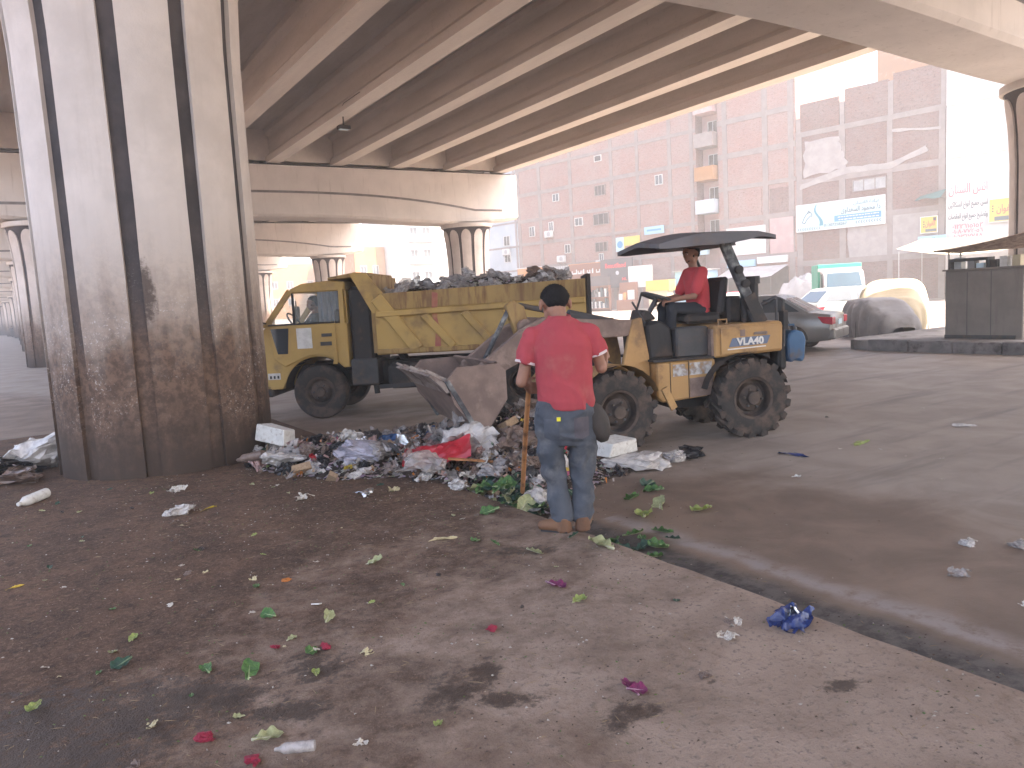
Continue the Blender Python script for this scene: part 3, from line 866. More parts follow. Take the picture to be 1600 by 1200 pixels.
for k, (x, ww) in enumerate(((-1.6, .5), (-.9, .18), (-.4, .42), (.3, .2), (.8, .5), (1.5, .7))):
    mb = MB(); mb.box(x - ww / 2, x + ww / 2, 0, .03, -.22, -.08); mb.box(x - ww / 2, x - ww / 2 + .12, 0, .029, -.08, .25 * (1 if k % 2 else .5)); mb.box(x + ww / 2 - .1, x + ww / 2, 0, .028, -.08, .12); mb.build('letter', P_WHITE, s)
s, w, h = panel_sign('shop_board', 'tall dark grey board with red lettering and white disc', 20.9, 24.8, 2.1, 4.85, P_DGREY, 1.1)
text_mesh('lettering', 'Beautiland', .62, P_RED, s, (.1, .01, .72), FROT, 2.5, .015)
mb = MB(); mb.lathe([(.001, .012), (.2, .01), (.2, .0)], 16, (-.1, 0, .02), 'y'); mb.build('white_disc', P_WHITE, s)
text_mesh('lettering', 'ML', .4, P_RED, s, (-.95, .01, -.6), FROT, .6, .01)

# air conditioners
def aircon(label, t, z, y=.16, k=1.0):
    a = thing('air_conditioner', label, 'air conditioner', fpos(t, y, z), FRZ, 'air conditioners on the brick block')
    mb = MB(); mb.box(-.5 * k, .5 * k, 0, .36, 0, .66 * k); mb.build('casing', M_WFRM, a, bevel=.03)
    mb = MB(); mb.lathe([(.001, .362), (.24 * k, .37), (.25 * k, .361)], 18, (-.12 * k, 0, .33 * k), 'y'); mb.build('fan_grille', M_SHUT, a)
    for x in (-.36, .36):
        mb = MB(); mb.bar((x * k, -.1, -.04), (x * k, .38, -.04), .04, .04); mb.bar((x * k, -.1, -.4), (x * k, .36, -.06), .03, .03); mb.build('bracket', M_SHUT, a)
aircon('white air conditioner under the upper small window of the pink block', 32.2, 7.72)
aircon('white air conditioner on brackets at the lower floor of the pink block', 30.6, 5.05)
aircon('air conditioner on the pale blue block', 38.8, 6.4)
aircon('air conditioner below the grey window near the blue and yellow sign', 25.5, 4.35, .16, .8)
# ---------------------------------------------------------------- vehicle materials
V_YEL = pm('truck_yellow_paint', (.46, .30, .095), (.38, .245, .08), 1.1, .55, .05, (.27, .175, .085), .3, 2.2, spec=.4, bscale=14)
V_YELR = pm('rusty_truck_yellow', (.36, .235, .085), (.27, .175, .07), 1.6, .65, .12, (.19, .105, .055), .5, 2.6, bscale=20, streak=True)
V_ORG = pm('loader_orange_paint', (.41, .24, .095), (.335, .19, .075), 1.5, .6, .06, (.21, .13, .075), .42, 3.0, bscale=20)
V_RUST = pm('worn_rusty_steel', (.22, .155, .13), (.15, .105, .09), 4, .75, .35, (.26, .19, .16), .4, 6, bscale=30)
V_BLK = pm('grimy_black', (.028, .026, .027), (.018, .017, .018), 4, .7, .3, (.075, .055, .045), .45, 4, bscale=30)
V_DARK = pm('dark_grey_steel', (.06, .058, .062), (.04, .04, .043), 4, .6, .2, (.1, .075, .06), .4, 5)
V_TYRE = pm('dusty_tyre', (.034, .030, .029), (.024, .022, .022), 6, .85, .3, (.10, .07, .055), .6, 5, bscale=40)
V_RIM = pm('dirty_rim', (.10, .07, .055), (.065, .048, .04), 5, .8, .3, (.04, .032, .03), .5, 6)
V_GREYR = pm('grey_canopy_paint', (.13, .125, .14), (.10, .097, .108), 2, .6, .08, (.16, .13, .12), .3, 3)
V_CHIP = pm('peeling_post_paint', (.30, .30, .29), (.09, .09, .095), 5, .7, .2, (.05, .05, .055), .8, 7)
V_CLOTH = pm('grey_curtain', (.22, .23, .28), (.16, .17, .21), 4, .9, .2)
V_PAPER = pm('notice_paper', (.62, .60, .58), (.5, .48, .46), 8, .9, .1)
V_RED = pm('red_smear', (.33, .10, .085), (.42, .2, .1), 4, .7, .1)
V_SILV = pm('silver_car_paint', (.24, .228, .22), (.2, .19, .182), 1, .28, .02, (.26, .23, .21), .35, 2, metal=.55, spec=.5)
V_WHT = pm('white_car_paint', (.36, .36, .36), (.32, .32, .32), 1, .35, .02)
V_GRN = pm('green_van_body', (.05, .34, .24), (.04, .27, .2), 1, .5, .05)
V_TAIL = pm('tail_light_red', (.42, .03, .05), (.34, .02, .04), 3, .25, .02)
V_PLATE = pm('number_plate', (.55, .68, .74), (.48, .6, .68), 3, .5, .02)
V_BLUE = pm('blue_plastic', (.035, .10, .20), (.028, .08, .165), 4, .55, .1, (.09, .08, .08), .35, 5)
def m_clear(name, tint=(.7, .75, .75), mixf=.82):
    t = NT(name)
    t.put(t.p.inputs['Base Color'], tint); t.p.inputs['Roughness'].default_value = .08
    tr = t.n.new('ShaderNodeBsdfTransparent'); tr.inputs[0].default_value = (.88, .9, .9, 1)
    mx = t.n.new('ShaderNodeMixShader')
    mx.inputs[0].default_value = 1 - mixf
    t.l.new(tr.outputs[0], mx.inputs[1]); t.l.new(t.p.outputs[0], mx.inputs[2])
    t.l.new(mx.outputs[0], t.n['Material Output'].inputs['Surface'])
    return t.m
V_CLEAR = m_clear('window_glass_clear')
V_TINT = pm('car_window_glass', (.045, .055, .065), (.035, .042, .05), 1, .06, .0, spec=.8)

def wheel(parent, x, y, r, w, rimr, side=1, lugs=0, group=None, rim_mat=None, dish=.05, tyre_mat=None):
    """axle along y; side=+1 shows its face towards +y"""
    wh = bpy.data.objects.new('wheel', None); wh.empty_display_size = .1; link(wh, parent); wh.location = (x, y, r - .008)
    mb = MB(); s = side
    h = w / 2
    prof = [(rimr * .97, -h * .72), (rimr * 1.05, -h * .88), (r * .82, -h), (r * .94, -h * .93), (r * .985, -h * .72), (r, -h * .3), (r, h * .3), (r * .985, h * .72), (r * .94, h * .93), (r * .82, h), (rimr * 1.05, h * .88), (rimr * .97, h * .72)]
    if lugs: prof = [(a if a < r * .9 else a * .955, b) for a, b in prof]
    mb.lathe(prof, 40, axis='y')
    if lugs:
        for i in range(lugs):
            for sd in (-1, 1):
                a0 = 2 * math.pi * (i + (.5 if sd > 0 else 0)) / lugs
                da = .62 * 2 * math.pi / lugs
                def pt(rr, aa, yy): return (rr * math.cos(aa), yy, rr * math.sin(aa))
                tw = .30 * 2 * math.pi / lugs
                v = []
                for rr in (r * .90, r * 1.0):
                    kk = tw * (1 if rr < r * .95 else .72)
                    v += [pt(rr, a0 - kk, sd * h * 1.0), pt(rr, a0 + kk, sd * h * 1.0), pt(rr, a0 + da + kk * .8, sd * h * .04), pt(rr, a0 + da - kk * .8, sd * h * .04)]
                mb.add(v, [(0, 1, 2, 3), (7, 6, 5, 4), (0, 4, 5, 1), (1, 5, 6, 2), (2, 6, 7, 3), (3, 7, 4, 0)])
                # shoulder of the lug running down the sidewall
                v = [pt(r * .99, a0 - tw * .7, sd * h * 1.0), pt(r * .99, a0 + tw * .7, sd * h * 1.0), pt(r * .80, a0 + tw * .5, sd * h * 1.01), pt(r * .80, a0 - tw * .5, sd * h * 1.01),
                     pt(r * .96, a0 - tw * .7, sd * h * .7), pt(r * .96, a0 + tw * .7, sd * h * .7), pt(r * .80, a0 + tw * .5, sd * h * .9), pt(r * .80, a0 - tw * .5, sd * h * .9)]
                mb.add(v, [(0, 1, 2, 3), (7, 6, 5, 4), (0, 4, 5, 1), (1, 5, 6, 2), (2, 6, 7, 3), (3, 7, 4, 0)])
    else:
        for k in range(4):      # rib grooves in the tread
            pass
    mb.build('tyre', tyre_mat or V_TYRE, wh, smooth=35)
    mb = MB()
    mb.lathe([(rimr * 1.0, s * h * .80), (rimr * 1.03, s * h * .90), (rimr * .93, s * h * .82), (rimr * .86, s * (h * .8 - dish)), (rimr * .72, s * (h * .72 - dish)), (rimr * .62, s * (h * .72 - dish * .4)), (rimr * .34, s * (h * .7)), (rimr * .3, s * (h * .95)), (rimr * .001, s * (h * .98))], 28, axis='y')
    rim = mb.build('rim', rim_mat or V_RIM, wh, smooth=35)
    for i in range(6):
        a = 2 * math.pi * i / 6
        mb = MB(); mb.lathe([(.014, 0), (.014, s * .03), (.001, s * .032)], 6, (rimr * .46 * math.cos(a), s * h * .69, rimr * .46 * math.sin(a)), 'y')
        # bolts are sub-parts of the rim's wheel
        mb.build('wheel_bolt', V_DARK, wh)
    return wh

# ---------------------------------------------------------------- yellow dump truck behind the heap
TH = R(144.5)
truck = thing('dump_truck', 'old yellow dump truck loaded with rubbish bags, cab towards the near column', 'dump truck', (7.10, 10.72, 0), TH)
WB = 3.25
def P(name, mat, fn, parent=truck, **k):
    mb = MB(); fn(mb)
    return mb.build(name, mat, parent, **k)
# chassis and running gear
P('chassis', V_BLK, lambda m: (m.box(-1.0, 3.9, .28, .40, .62, .84), m.box(-1.0, 3.9, -.40, -.28, .62, .84), m.box(-.06, .06, -.8, .8, .36, .5), m.box(WB - .06, WB + .06, -.75, .75, .34, .46), m.box(2.2, 2.34, -.5, .5, .55, .85)))
P('gearbox', V_BLK, lambda m: m.box(1.6, 3.3, -.22, .22, .42, .8), bevel=.04)
P('fuel_tank', V_BLK, lambda m: m.box(1.35, 2.15, .42, .86, .42, .82), bevel=.06)
P('tool_box', V_DARK, lambda m: m.box(.78, 1.28, .45, .84, .50, .84), bevel=.02)
P('underrun_bar', V_DARK, lambda m: (m.bar((.6, .84, .52), (2.3, .84, .46), .05, .06)))
P('exhaust_pipe', V_BLK, lambda m: m.tube([(2.42, .7, 1.9), (2.42, .72, 1.0), (2.36, .75, .35)], .045, 8))
P('air_cleaner', V_BLK, lambda m: (m.box(2.34, 2.70, .1, .82, .55, 2.05)), bevel=.05)
P('cab_rear_duct', V_BLK, lambda m: (m.box(2.44, 2.66, -.82, .05, .6, 1.95)), bevel=.03)
P('battery_box', V_DARK, lambda m: m.box(2.3, 2.72, .5, .87, .5, .92), bevel=.02)
for (x, y, sd) in ((WB, .74, 1), (WB, -.74, -1), (0, .77, 1), (0, -.77, -1)):
    wheel(truck, x, y, .435, .24 if x else .40, .235, sd, dish=.05 if x else .12)
for y in (.72, -.72):
    P('mud_flap', V_BLK, lambda m: m.box(-.56, -.54, y - .2, y + .2, .2, .8))
P('mud_guard', V_BLK, lambda m: m.grid(lambda u, v: (WB + .54 * math.cos(math.pi * (.02 + .8 * u) + 0), .50 + .40 * v, .45 + .54 * math.sin(math.pi * (.02 + .8 * u))), 14, 3))

# cab: lower shell with wheel arch, pillars, roof and glass
CW = .87
def arch(cx, cz, r, a0, a1, n=10): return [(cx + r * math.cos(R(a0 + (a1 - a0) * i / n)), cz + r * math.sin(R(a0 + (a1 - a0) * i / n))) for i in range(n + 1)]
prof = [(2.74, .80)] + [(2.80, .80)] + arch(WB, .44, .55, 140, 18, 10) + [(3.84, .50), (4.12, .50), (4.17, .62), (4.16, 1.0), (4.10, 1.42), (4.03, 1.50), (2.74, 1.50)]
P('cab_shell', V_YEL, lambda m: m.prism(prof, -CW, CW, 'y'), bevel=.012)
P('roof', V_YEL, lambda m: m.prism([(2.74, 2.0), (3.66, 2.0), (3.60, 2.07), (3.42, 2.14), (2.95, 2.17), (2.74, 2.14)], -CW + .03, CW - .03, 'y'), bevel=.02)
for sd in (-1, 1):
    P('front_pillar', V_YEL, lambda m: m.bar((4.05, sd * (CW - .04), 1.48), (3.62, sd * (CW - .06), 2.04), .07, .08))
    P('rear_pillar', V_YEL, lambda m: m.bar((2.80, sd * (CW - .035), 1.48), (2.80, sd * (CW - .055), 2.03), .12, .07))
P('back_panel', V_YEL, lambda m: m.box(2.742, 2.78, -CW + .1, CW - .1, 1.5, 2.0))
for sd in (1, -1):
    y0 = sd * (CW + .004)
    d = P('door', V_YEL, lambda m: m.prism([(2.92, .86), (3.0, .86)] + arch(WB, .44, .585, 118, 60, 6) + [(3.76, .86), (3.93, .98), (3.985, 1.505), (2.92, 1.505)], y0, y0 + sd * .022, 'y'), bevel=.006)
    P('handle', V_DARK, lambda m: m.box(2.98, 3.14, y0 + sd * .022, y0 + sd * .045, 1.30, 1.35), d)
    P('vent_badge', V_DARK, lambda m: m.box(2.99, 3.17, y0 + sd * .022, y0 + sd * .03, 1.16, 1.22), d)
    P('window_sill', V_BLK, lambda m: m.box(2.93, 3.98, y0 + sd * .0, y0 + sd * .028, 1.506, 1.53), d)
    P('quarter_window', V_TINT, lambda m: m.prism([(3.70, 1.06), (3.86, 1.06), (3.95, 1.46), (3.66, 1.46)], y0 + sd * .022, y0 + sd * .03, 'y'), d)
    P('window_divider', V_BLK, lambda m: m.bar((3.58, sd * (CW - .03), 1.52), (3.58, sd * (CW - .05), 2.0), .03, .03), d)
    w = P('side_window', V_CLEAR, lambda m: m.add([(2.86, sd * (CW - .03), 1.53), (3.98, sd * (CW - .03), 1.53), (3.66, sd * (CW - .05), 2.0), (2.86, sd * (CW - .05), 2.0)], [(0, 1, 2, 3)]), recalc=False)
    if sd > 0:
        n = P('door_notice', V_PAPER, lambda m: m.box(3.30, 3.54, y0 + .022, y0 + .026, 1.13, 1.45), d)
        for k in range(9): pass
        text_mesh('side_number', 'ن ق ل', .05, V_BLK, d, (3.80, y0 + .03, 1.12), FROT, .1)
        P('sticker', V_PAPER, lambda m: m.box(3.86, 4.06, CW + .002, CW + .008, .66, .76))
        for k in range(3): P('sticker_mark', V_BLK, lambda m: m.box(3.88 + k * .06, 3.91 + k * .06, CW + .008, CW + .010, .675, .72))
P('windscreen', V_CLEAR, lambda m: m.add([(4.08, -CW + .08, 1.5), (4.08, CW - .08, 1.5), (3.66, CW - .1, 2.01), (3.66, -CW + .1, 2.01)], [(0, 1, 2, 3)]), recalc=False)
P('curtain', V_CLOTH, lambda m: m.grid(lambda u, v: (2.86 + .34 * u, CW - .12 + .025 * math.sin(u * 26), 1.53 + .47 * v), 24, 3), recalc=False)
P('bumper', V_DARK, lambda m: m.box(4.0, 4.24, -CW, CW, .38, .58), bevel=.03)
P('front_grille', V_BLK, lambda m: m.box(4.16, 4.19, -.55, .55, .7, .95))
for sd in (-1, 1):
    P('headlight', V_PLATE, lambda m: m.box(4.15, 4.19, sd * .7 - .12, sd * .7 + .12, .70, .86), bevel=.02)
    P('mirror', V_BLK, lambda m: (m.tube([(4.02, sd * CW, 1.55), (4.14, sd * (CW + .14), 1.6), (4.14, sd * (CW + .14), 1.9)], .014, 6), m.box(4.11, 4.16, sd * (CW + .08), sd * (CW + .24), 1.42, 1.80)))
P('seat', V_BLK, lambda m: (m.box(2.85, 3.35, -.8, .8, 1.05, 1.25), m.box(2.82, 2.95, -.8, .8, 1.2, 1.72)), bevel=.04)
P('steering_wheel', V_BLK, lambda m: m.tube([(3.72 + .1 * math.cos(a), .38 + .2 * math.sin(a), 1.55 + .14 * math.cos(a)) for a in [i * math.pi / 8 for i in range(17)]], .014, 6))
# tipping body
BY = .95
P('bed_floor', V_YELR, lambda m: m.box(-1.02, 2.26, -BY + .01, BY - .01, .97, 1.04))
for sd in (1, -1):
    y0 = sd * BY
    side = P('bed_side', V_YEL, lambda m: m.prism([(-1.0, 1.0), (2.26, 1.0), (2.26, 1.90), (-1.0, 1.96)], y0 - sd * .04, y0, 'y'), bevel=.004)
    P('upper_board', V_YELR, lambda m: m.prism([(-1.0, 1.70), (2.2, 1.66), (2.28, 1.915), (-1.0, 1.975)], y0 + sd * .002, y0 + sd * .035, 'y'), side)
    P('side_rail', V_YEL, lambda m: m.bar((2.24, y0 + sd * .035, 1.60), (-.98, y0 + sd * .035, 1.655), .07, .085), side, bevel=.01)
    P('lower_rail', V_YELR, lambda m: m.bar((2.26, y0 + sd * .03, 1.02), (-1.0, y0 + sd * .03, 1.02), .06, .08), side, bevel=.01)
    for (xa, za, xb, zb, w) in ((2.22, 1.86, 1.62, 1.03, .20), (1.50, 1.565, 1.06, 1.05, .12), (.88, 1.575, .44, 1.05, .12), (.24, 1.59, -.2, 1.05, .12)):
        P('rib', V_YEL, lambda m: m.bar((xa, y0 + sd * .03, za), (xb, y0 + sd * .03, zb), .06, w), side, bevel=.012)
    P('gusset', V_YEL, lambda m: m.prism([(2.26, 1.62), (2.30, 1.62), (2.62, 2.24), (2.55, 2.27), (2.36, 2.24), (2.12, 1.92)], y0 - sd * .05, y0 + sd * .0, 'y'), side)
    if sd > 0:
        P('red_smear', V_RED, lambda m: m.prism([(1.27, .99), (1.36, .99), (1.33, 1.3), (1.37, 1.6), (1.35, 1.9), (1.26, 1.88), (1.29, 1.5), (1.25, 1.25)], y0 + .0355, y0 + .038, 'y'), side)
P('headboard', V_YELR, lambda m: m.box(2.27, 2.33, -BY + .05, BY - .05, 1.0, 2.20))
P('cab_shield', V_YELR, lambda m: m.prism([(2.33, 2.20), (2.62, 2.19), (2.98, 2.17), (2.98, 2.21), (2.55, 2.27), (2.33, 2.25)], -BY + .06, BY - .06, 'y'), bevel=.01)
P('tailgate', V_BLK, lambda m: m.box(-1.06, -1.01, -BY + .02, BY - .02, 1.0, 2.05), bevel=.01)
for y in (-.6, -.2, .2, .6): P('tailgate_rib', V_DARK, lambda m: m.box(-1.10, -1.06, y - .04, y + .04, 1.0, 2.05))
P('tipping_ram', V_DARK, lambda m: m.tube([(1.9, 0, .6), (2.1, 0, .98)], .07, 10))
# ---------------------------------------------------------------- small yellow wheel loader
LPHI = R(12)
h2 = -math.cos(LPHI) * Vector((.844, -.536)) - math.sin(LPHI) * Vector((.536, .844))
LH = math.atan2(h2.y, h2.x)
left = Vector((-h2.y, h2.x))
lo = Vector((7.05, 6.03)) - left * .60
loader = thing('wheel_loader', 'small orange-yellow wheel loader with grey canopy and raised dirty bucket', 'wheel loader', (lo.x, lo.y, 0), LH)
FR = Matrix.Translation((.80, 0, 0)) @ Matrix.Rotation(R(9), 4, 'Z') @ Matrix.Translation((-.80, 0, 0))
FS = FR @ Matrix.Translation((.16, 0, 0))
def Q(name, mat, fn, parent=loader, front=False, **k):
    mb = MB(); fn(mb)
    if front: mb.v = [tuple(FS @ (front @ Vector(v) if isinstance(front, Matrix) else Vector(v))) for v in mb.v]
    return mb.build(name, mat, parent, **k)
LR = .46
for (x, y, sd, fr) in ((0, .58, 1, 0), (0, -.58, -1, 0), (1.80, .58, 1, 1), (1.80, -.58, -1, 1)):
    w = wheel(loader, x, y, LR, .36, .235, sd, lugs=17, dish=.10)
    w.rotation_euler.y = random.uniform(0, 1)
    if fr:
        p = FR @ Vector((x, y, LR - .008)); w.location = p; w.rotation_euler = (0, random.uniform(0, 1), 0); w.rotation_euler = Euler((0, .4, 0)).to_matrix().to_euler()
        w.rotation_mode = 'XYZ'
        w.matrix_local = Matrix.Translation(p) @ Matrix.Rotation(R(9), 4, 'Z') @ Matrix.Rotation(random.uniform(0, 1), 4, 'Y')
Q('rear_axle', V_BLK, lambda m: (m.box(-.12, .12, -.5, .5, .34, .56), m.box(-.3, .8, -.25, .25, .34, .62)))
Q('rear_frame', V_BLK, lambda m: m.box(-.42, .42, -.42, .42, .58, .95), bevel=.03)
hood = Q('engine_hood', V_ORG, lambda m: m.prism([(-.46, .96), (.40, .93), (.40, 1.30), (-.44, 1.31), (-.47, 1.27)], -.60, .60, 'y'), bevel=.02)
Q('hood_front_grille', V_RUST, lambda m: (m.box(.402, .43, .30, .58, .96, 1.26), m.box(.402, .45, .18, .28, .96, 1.26)), hood)
# side panel with its badge
sp = Q('side_panel', V_ORG, lambda m: m.prism([(-.43, .985), (.33, .965), (.33, 1.265), (-.42, 1.275)], .602, .622, 'y'), hood, bevel=.006)
bad = flat('badge_blue', (.12, .15, .22)); badw = flat('badge_white', (.66, .63, .60)); badg = flat('badge_grey', (.22, .17, .15))
Q('badge_band', bad, lambda m: m.prism([(.235, 1.045), (-.245, 1.06), (-.29, 1.155), (.19, 1.145)], .622, .625, 'y'), hood)
Q('badge_line', badw, lambda m: m.prism([(.25, 1.012), (-.23, 1.026), (-.23, 1.038), (.25, 1.026)], .622, .625, 'y'), hood)
text_mesh('badge_lettering', 'VLA40', .115, badw, hood, (-.03, .627, 1.098), FROT, .34, .004)
text_mesh('maker_lettering', 'evance', .062, badg, hood, (-.165, .627, 1.19), FROT, .17, .002, shear=.3)
Q('panel_latch', V_RUST, lambda m: (m.box(.03, .09, .622, .628, 1.16, 1.235)), hood)
for (a, b) in ((.30, .38), (.20, .24)): pass
Q('grab_handle', V_ORG, lambda m: m.tube([(.30, .5, 1.30), (.30, .5, 1.36), (.19, .5, 1.36), (.19, .5, 1.30)], .010, 6))
# fender over the rear wheel and step body
Q('rear_fender', V_BLK, lambda m: m.grid(lambda u, v: (.06 + .52 * math.cos(math.pi * (.08 + .84 * u)), .30 + .42 * v, .47 + .50 * math.sin(math.pi * (.08 + .84 * u))), 14, 3))
M_DECAL = pm('torn_white_decal', (.50, .48, .46), (.12, .13, .17), 9, .7, .1, (.35, .2, .07), .5, 9)
body = Q('step_body', V_ORG, lambda m: m.prism([(.46, .50), (1.04, .46), (1.10, .52), (1.10, .92), (.38, .93), (.36, .74)], -.56, .56, 'y'), bevel=.02)
Q('decal', M_DECAL, lambda m: m.prism([(.44, .76), (.70, .755), (.70, .895), (.42, .90)], .562, .566, 'y'), body)
Q('decal', M_DECAL, lambda m: m.prism([(.72, .755), (.90, .75), (.90, .885), (.72, .89)], .562, .566, 'y'), body)
Q('body_seam', V_BLK, lambda m: (m.box(.706, .714, .561, .564, .49, .92), m.box(.93, .938, .561, .564, .48, .92)), body)
Q('step_patch', V_RUST, lambda m: m.prism([(.45, .51), (.70, .50), (.70, .72), (.40, .73)], .562, .568, 'y'), body)
Q('floor_plate', V_BLK, lambda m: m.box(.36, 1.14, -.58, .58, .93, .955))
# driver's place
Q('console', V_BLK, lambda m: m.prism([(.80, .955), (1.12, .955), (1.14, 1.36), (.98, 1.40), (.84, 1.30)], -.42, .42, 'y'), bevel=.03)
Q('instrument_hood', V_BLK, lambda m: m.prism([(.92, 1.40), (1.12, 1.37), (1.08, 1.52), (1.0, 1.50)], -.2, .2, 'y'), bevel=.02)
Q('lever', V_DARK, lambda m: m.tube([(1.0, -.36, 1.35), (.88, -.36, 1.7)], .012, 6))
Q('lever', V_DARK, lambda m: m.tube([(1.1, .30, 1.35), (1.26, .30, 1.62)], .012, 6))
Q('steering_column', V_DARK, lambda m: m.tube([(.98, 0, 1.4), (.84, 0, 1.63)], .03, 8))
sw = [(.82 + .10 * math.cos(a) , .21 * math.sin(a), 1.645 + .16 * math.cos(a) * .9 * .45) for a in [i * math.pi / 10 for i in range(21)]]
Q('steering_wheel', V_DARK, lambda m: (m.tube([(.82 + .185 * math.cos(a), .2 * math.sin(a), 1.645 + .065 * math.cos(a)) for a in [i * math.pi / 10 for i in range(21)]], .017, 6), m.bar((.66, 0, 1.59), (.99, 0, 1.70), .03, .015), m.bar((.82, -.19, 1.645), (.82, .19, 1.645), .03, .015)))
Q('seat', V_BLK, lambda m: (m.box(.12, .58, -.25, .25, 1.32, 1.44), m.prism([(.06, 1.40), (.17, 1.40), (.10, 1.84), (-.0, 1.86)], -.24, .24, 'y')), bevel=.035)
Q('seat_side_box', V_BLK, lambda m: (m.box(-.12, .06, .05, .30, 1.31, 1.62),), bevel=.03)
Q('knee_panel', V_DARK, lambda m: m.box(.42, .82, .30, .50, .955, 1.30), bevel=.02)
# canopy on two raked posts
for sd in (1, -1):
    Q('canopy_post', V_CHIP, lambda m: m.bar((-.22, sd * .48, 1.30), (.20, sd * .48, 2.26), .07, .12), bevel=.01)
    Q('post_base', V_BLK, lambda m: m.bar((-.25, sd * .48, 1.29), (-.09, sd * .48, 1.62), .085, .15))
    for (wx, wz) in ((.06, 1.92), (-.02, 1.76)): Q('work_lamp', V_BLK, lambda m: m.lathe([(.001, 0), (.045, .0), (.05, .05), (.001, .055)], 12, (wx, sd * .54, wz), 'y'))
def canopy(m):
    def top(u, v):
        x = 1.06 - 1.42 * u; y = -.66 + 1.32 * v
        z = 2.30 + .10 * math.sin(min(1, u * 2.2) * math.pi / 2) - .05 * max(0, (u - .85) / .15) - .06 * abs(v - .5) * 2
        return (x, y, z)
    m.grid(top, 14, 9)
    def bot(u, v):
        x, y, z = top(u, v)
        return (x, y, z - .03)
    m.grid(bot, 14, 9)
    for v in (0, 1):        # turned-down sides, deepest in the middle
        e = [top(i / 13, v) for i in range(14)]
        lo_ = [(p[0], p[1] * 1.0, p[2] - .05 - .08 * math.sin(math.pi * min(1, (i / 13) * 1.15)) ** .7 if i < 12 else p[2] - .04) for i, p in enumerate(e)]
        m.add(e + lo_, [(i, i + 1, 14 + i + 1, 14 + i) for i in range(13)])
    for u in (0, 1):
        e = [top(u, j / 8) for j in range(9)]
        m.add(e + [(p[0], p[1], p[2] - .05) for p in e], [(j, j + 1, 9 + j + 1, 9 + j) for j in range(8)])
Q('canopy', V_GREYR, canopy, recalc=False)
Q('canopy_bracket', V_GREYR, lambda m: (m.prism([(.05, 2.2), (.62, 2.22), (.55, 2.34), (.10, 2.34)], -.5, .5, 'y')))
# rear end: exhaust stack, lamps, brackets
Q('exhaust_stack', V_BLK, lambda m: (m.tube([(-.26, .30, 1.30), (-.26, .30, 1.76)], .065, 10), m.tube([(-.26, .30, 1.75), (-.26, .30, 1.84)], .085, 10)))
Q('air_filter', V_BLK, lambda m: (m.box(-.34, -.10, -.1, .28, 1.31, 1.56),), bevel=.02)
Q('filter_pipe', V_BLK, lambda m: m.tube([(-.10, .38, 1.3), (-.10, .38, 1.72)], .035, 8))
Q('rear_lamp_bracket', V_DARK, lambda m: (m.tube([(-.30, .42, 1.5), (-.44, .5, 1.58), (-.52, .52, 1.54), (-.52, .52, 1.0)], .022, 6), m.tube([(-.44, .5, 1.58), (-.44, .52, .98)], .016, 6)))
Q('rear_lamp', V_BLK, lambda m: m.box(-.56, -.49, .47, .57, 1.20, 1.42), bevel=.01)
Q('counterweight', V_BLK, lambda m: m.box(-.58, -.47, -.58, .50, .72, 1.15), bevel=.03)

# front frame, boom and bucket
Q('front_axle', V_BLK, lambda m: (m.box(1.46, 1.66, -.45, .45, .34, .58), m.box(.82, 1.5, -.2, .2, .40, .70)), front=True)
for sd in (1, -1):
    Q('tower_plate', V_ORG, lambda m: m.prism([(1.02, .52), (1.22, .70), (1.62, .80), (1.66, .84), (1.36, .92), (1.22, 1.42), (1.10, 1.44), (1.02, 1.0)], sd * .30, sd * .36, 'y'), front=True, bevel=.008)
    Q('front_fender', V_ORG, lambda m: (m.grid(lambda u, v: (1.62 + .52 * math.cos(R(25 + 135 * u)), sd * (.37 + .36 * v), .46 + .50 * math.sin(R(25 + 135 * u))), 12, 3), m.bar((1.07, sd * .73, .66), (.95, sd * .73, .42), .03, .08)), front=True)
    boom = Q('boom_arm', V_RUST, lambda m: m.prism([(1.10, 1.24), (1.18, 1.42), (1.75, 1.46), (2.30, 1.52), (2.54, 1.42), (3.06, 1.06), (3.06, .94), (2.94, .90), (2.36, 1.16), (2.12, 1.26), (1.60, 1.24)], sd * .26, sd * .34, 'y'), front=True, bevel=.01)
    Q('lift_cylinder', V_DARK, lambda m: (m.tube([(1.25, sd * .2, .75), (1.65, sd * .2, 1.05)], .05, 10), m.tube([(1.65, sd * .2, 1.05), (1.95, sd * .2, 1.28)], .028, 8)), front=True)
Q('boom_cross_tube', V_RUST, lambda m: m.tube([(2.36, -.3, 1.38), (2.36, .3, 1.38)], .07, 12), front=True)
Q('bell_crank', V_YELR, lambda m: m.prism([(2.28, 1.10), (2.42, 1.06), (2.56, 1.34), (2.66, 1.66), (2.56, 1.72), (2.44, 1.64), (2.38, 1.36)], .06, .14, 'y'), front=True, bevel=.01)
Q('crank_boss', V_RUST, lambda m: m.lathe([(.001, -.02), (.085, 0), (.085, .06), (.045, .07), (.001, .07)], 16, (2.46, .14, 1.42), 'y'), front=True)
Q('bucket_link', V_CHIP, lambda m: m.tube([(2.60, .10, 1.64), (2.92, .10, 1.10)], .028, 8), front=True)
Q('tilt_cylinder', V_DARK, lambda m: (m.tube([(1.2, .1, 1.35), (1.9, .1, 1.52)], .06, 10), m.tube([(1.9, .1, 1.52), (2.5, .1, 1.66)], .03, 8)), front=True)
BW = .74
BF = Matrix.Translation((.16, 0, .13)) @ Matrix.Translation((2.95, 0, .62)) @ Matrix.Rotation(R(-8), 4, 'Y') @ Matrix.Scale(.94, 4) @ Matrix.Translation((-2.95, 0, -.62))
BP = [(2.90, 1.02), (2.80, .92), (2.76, .56), (2.88, .34), (3.06, .27), (3.50, .74)]
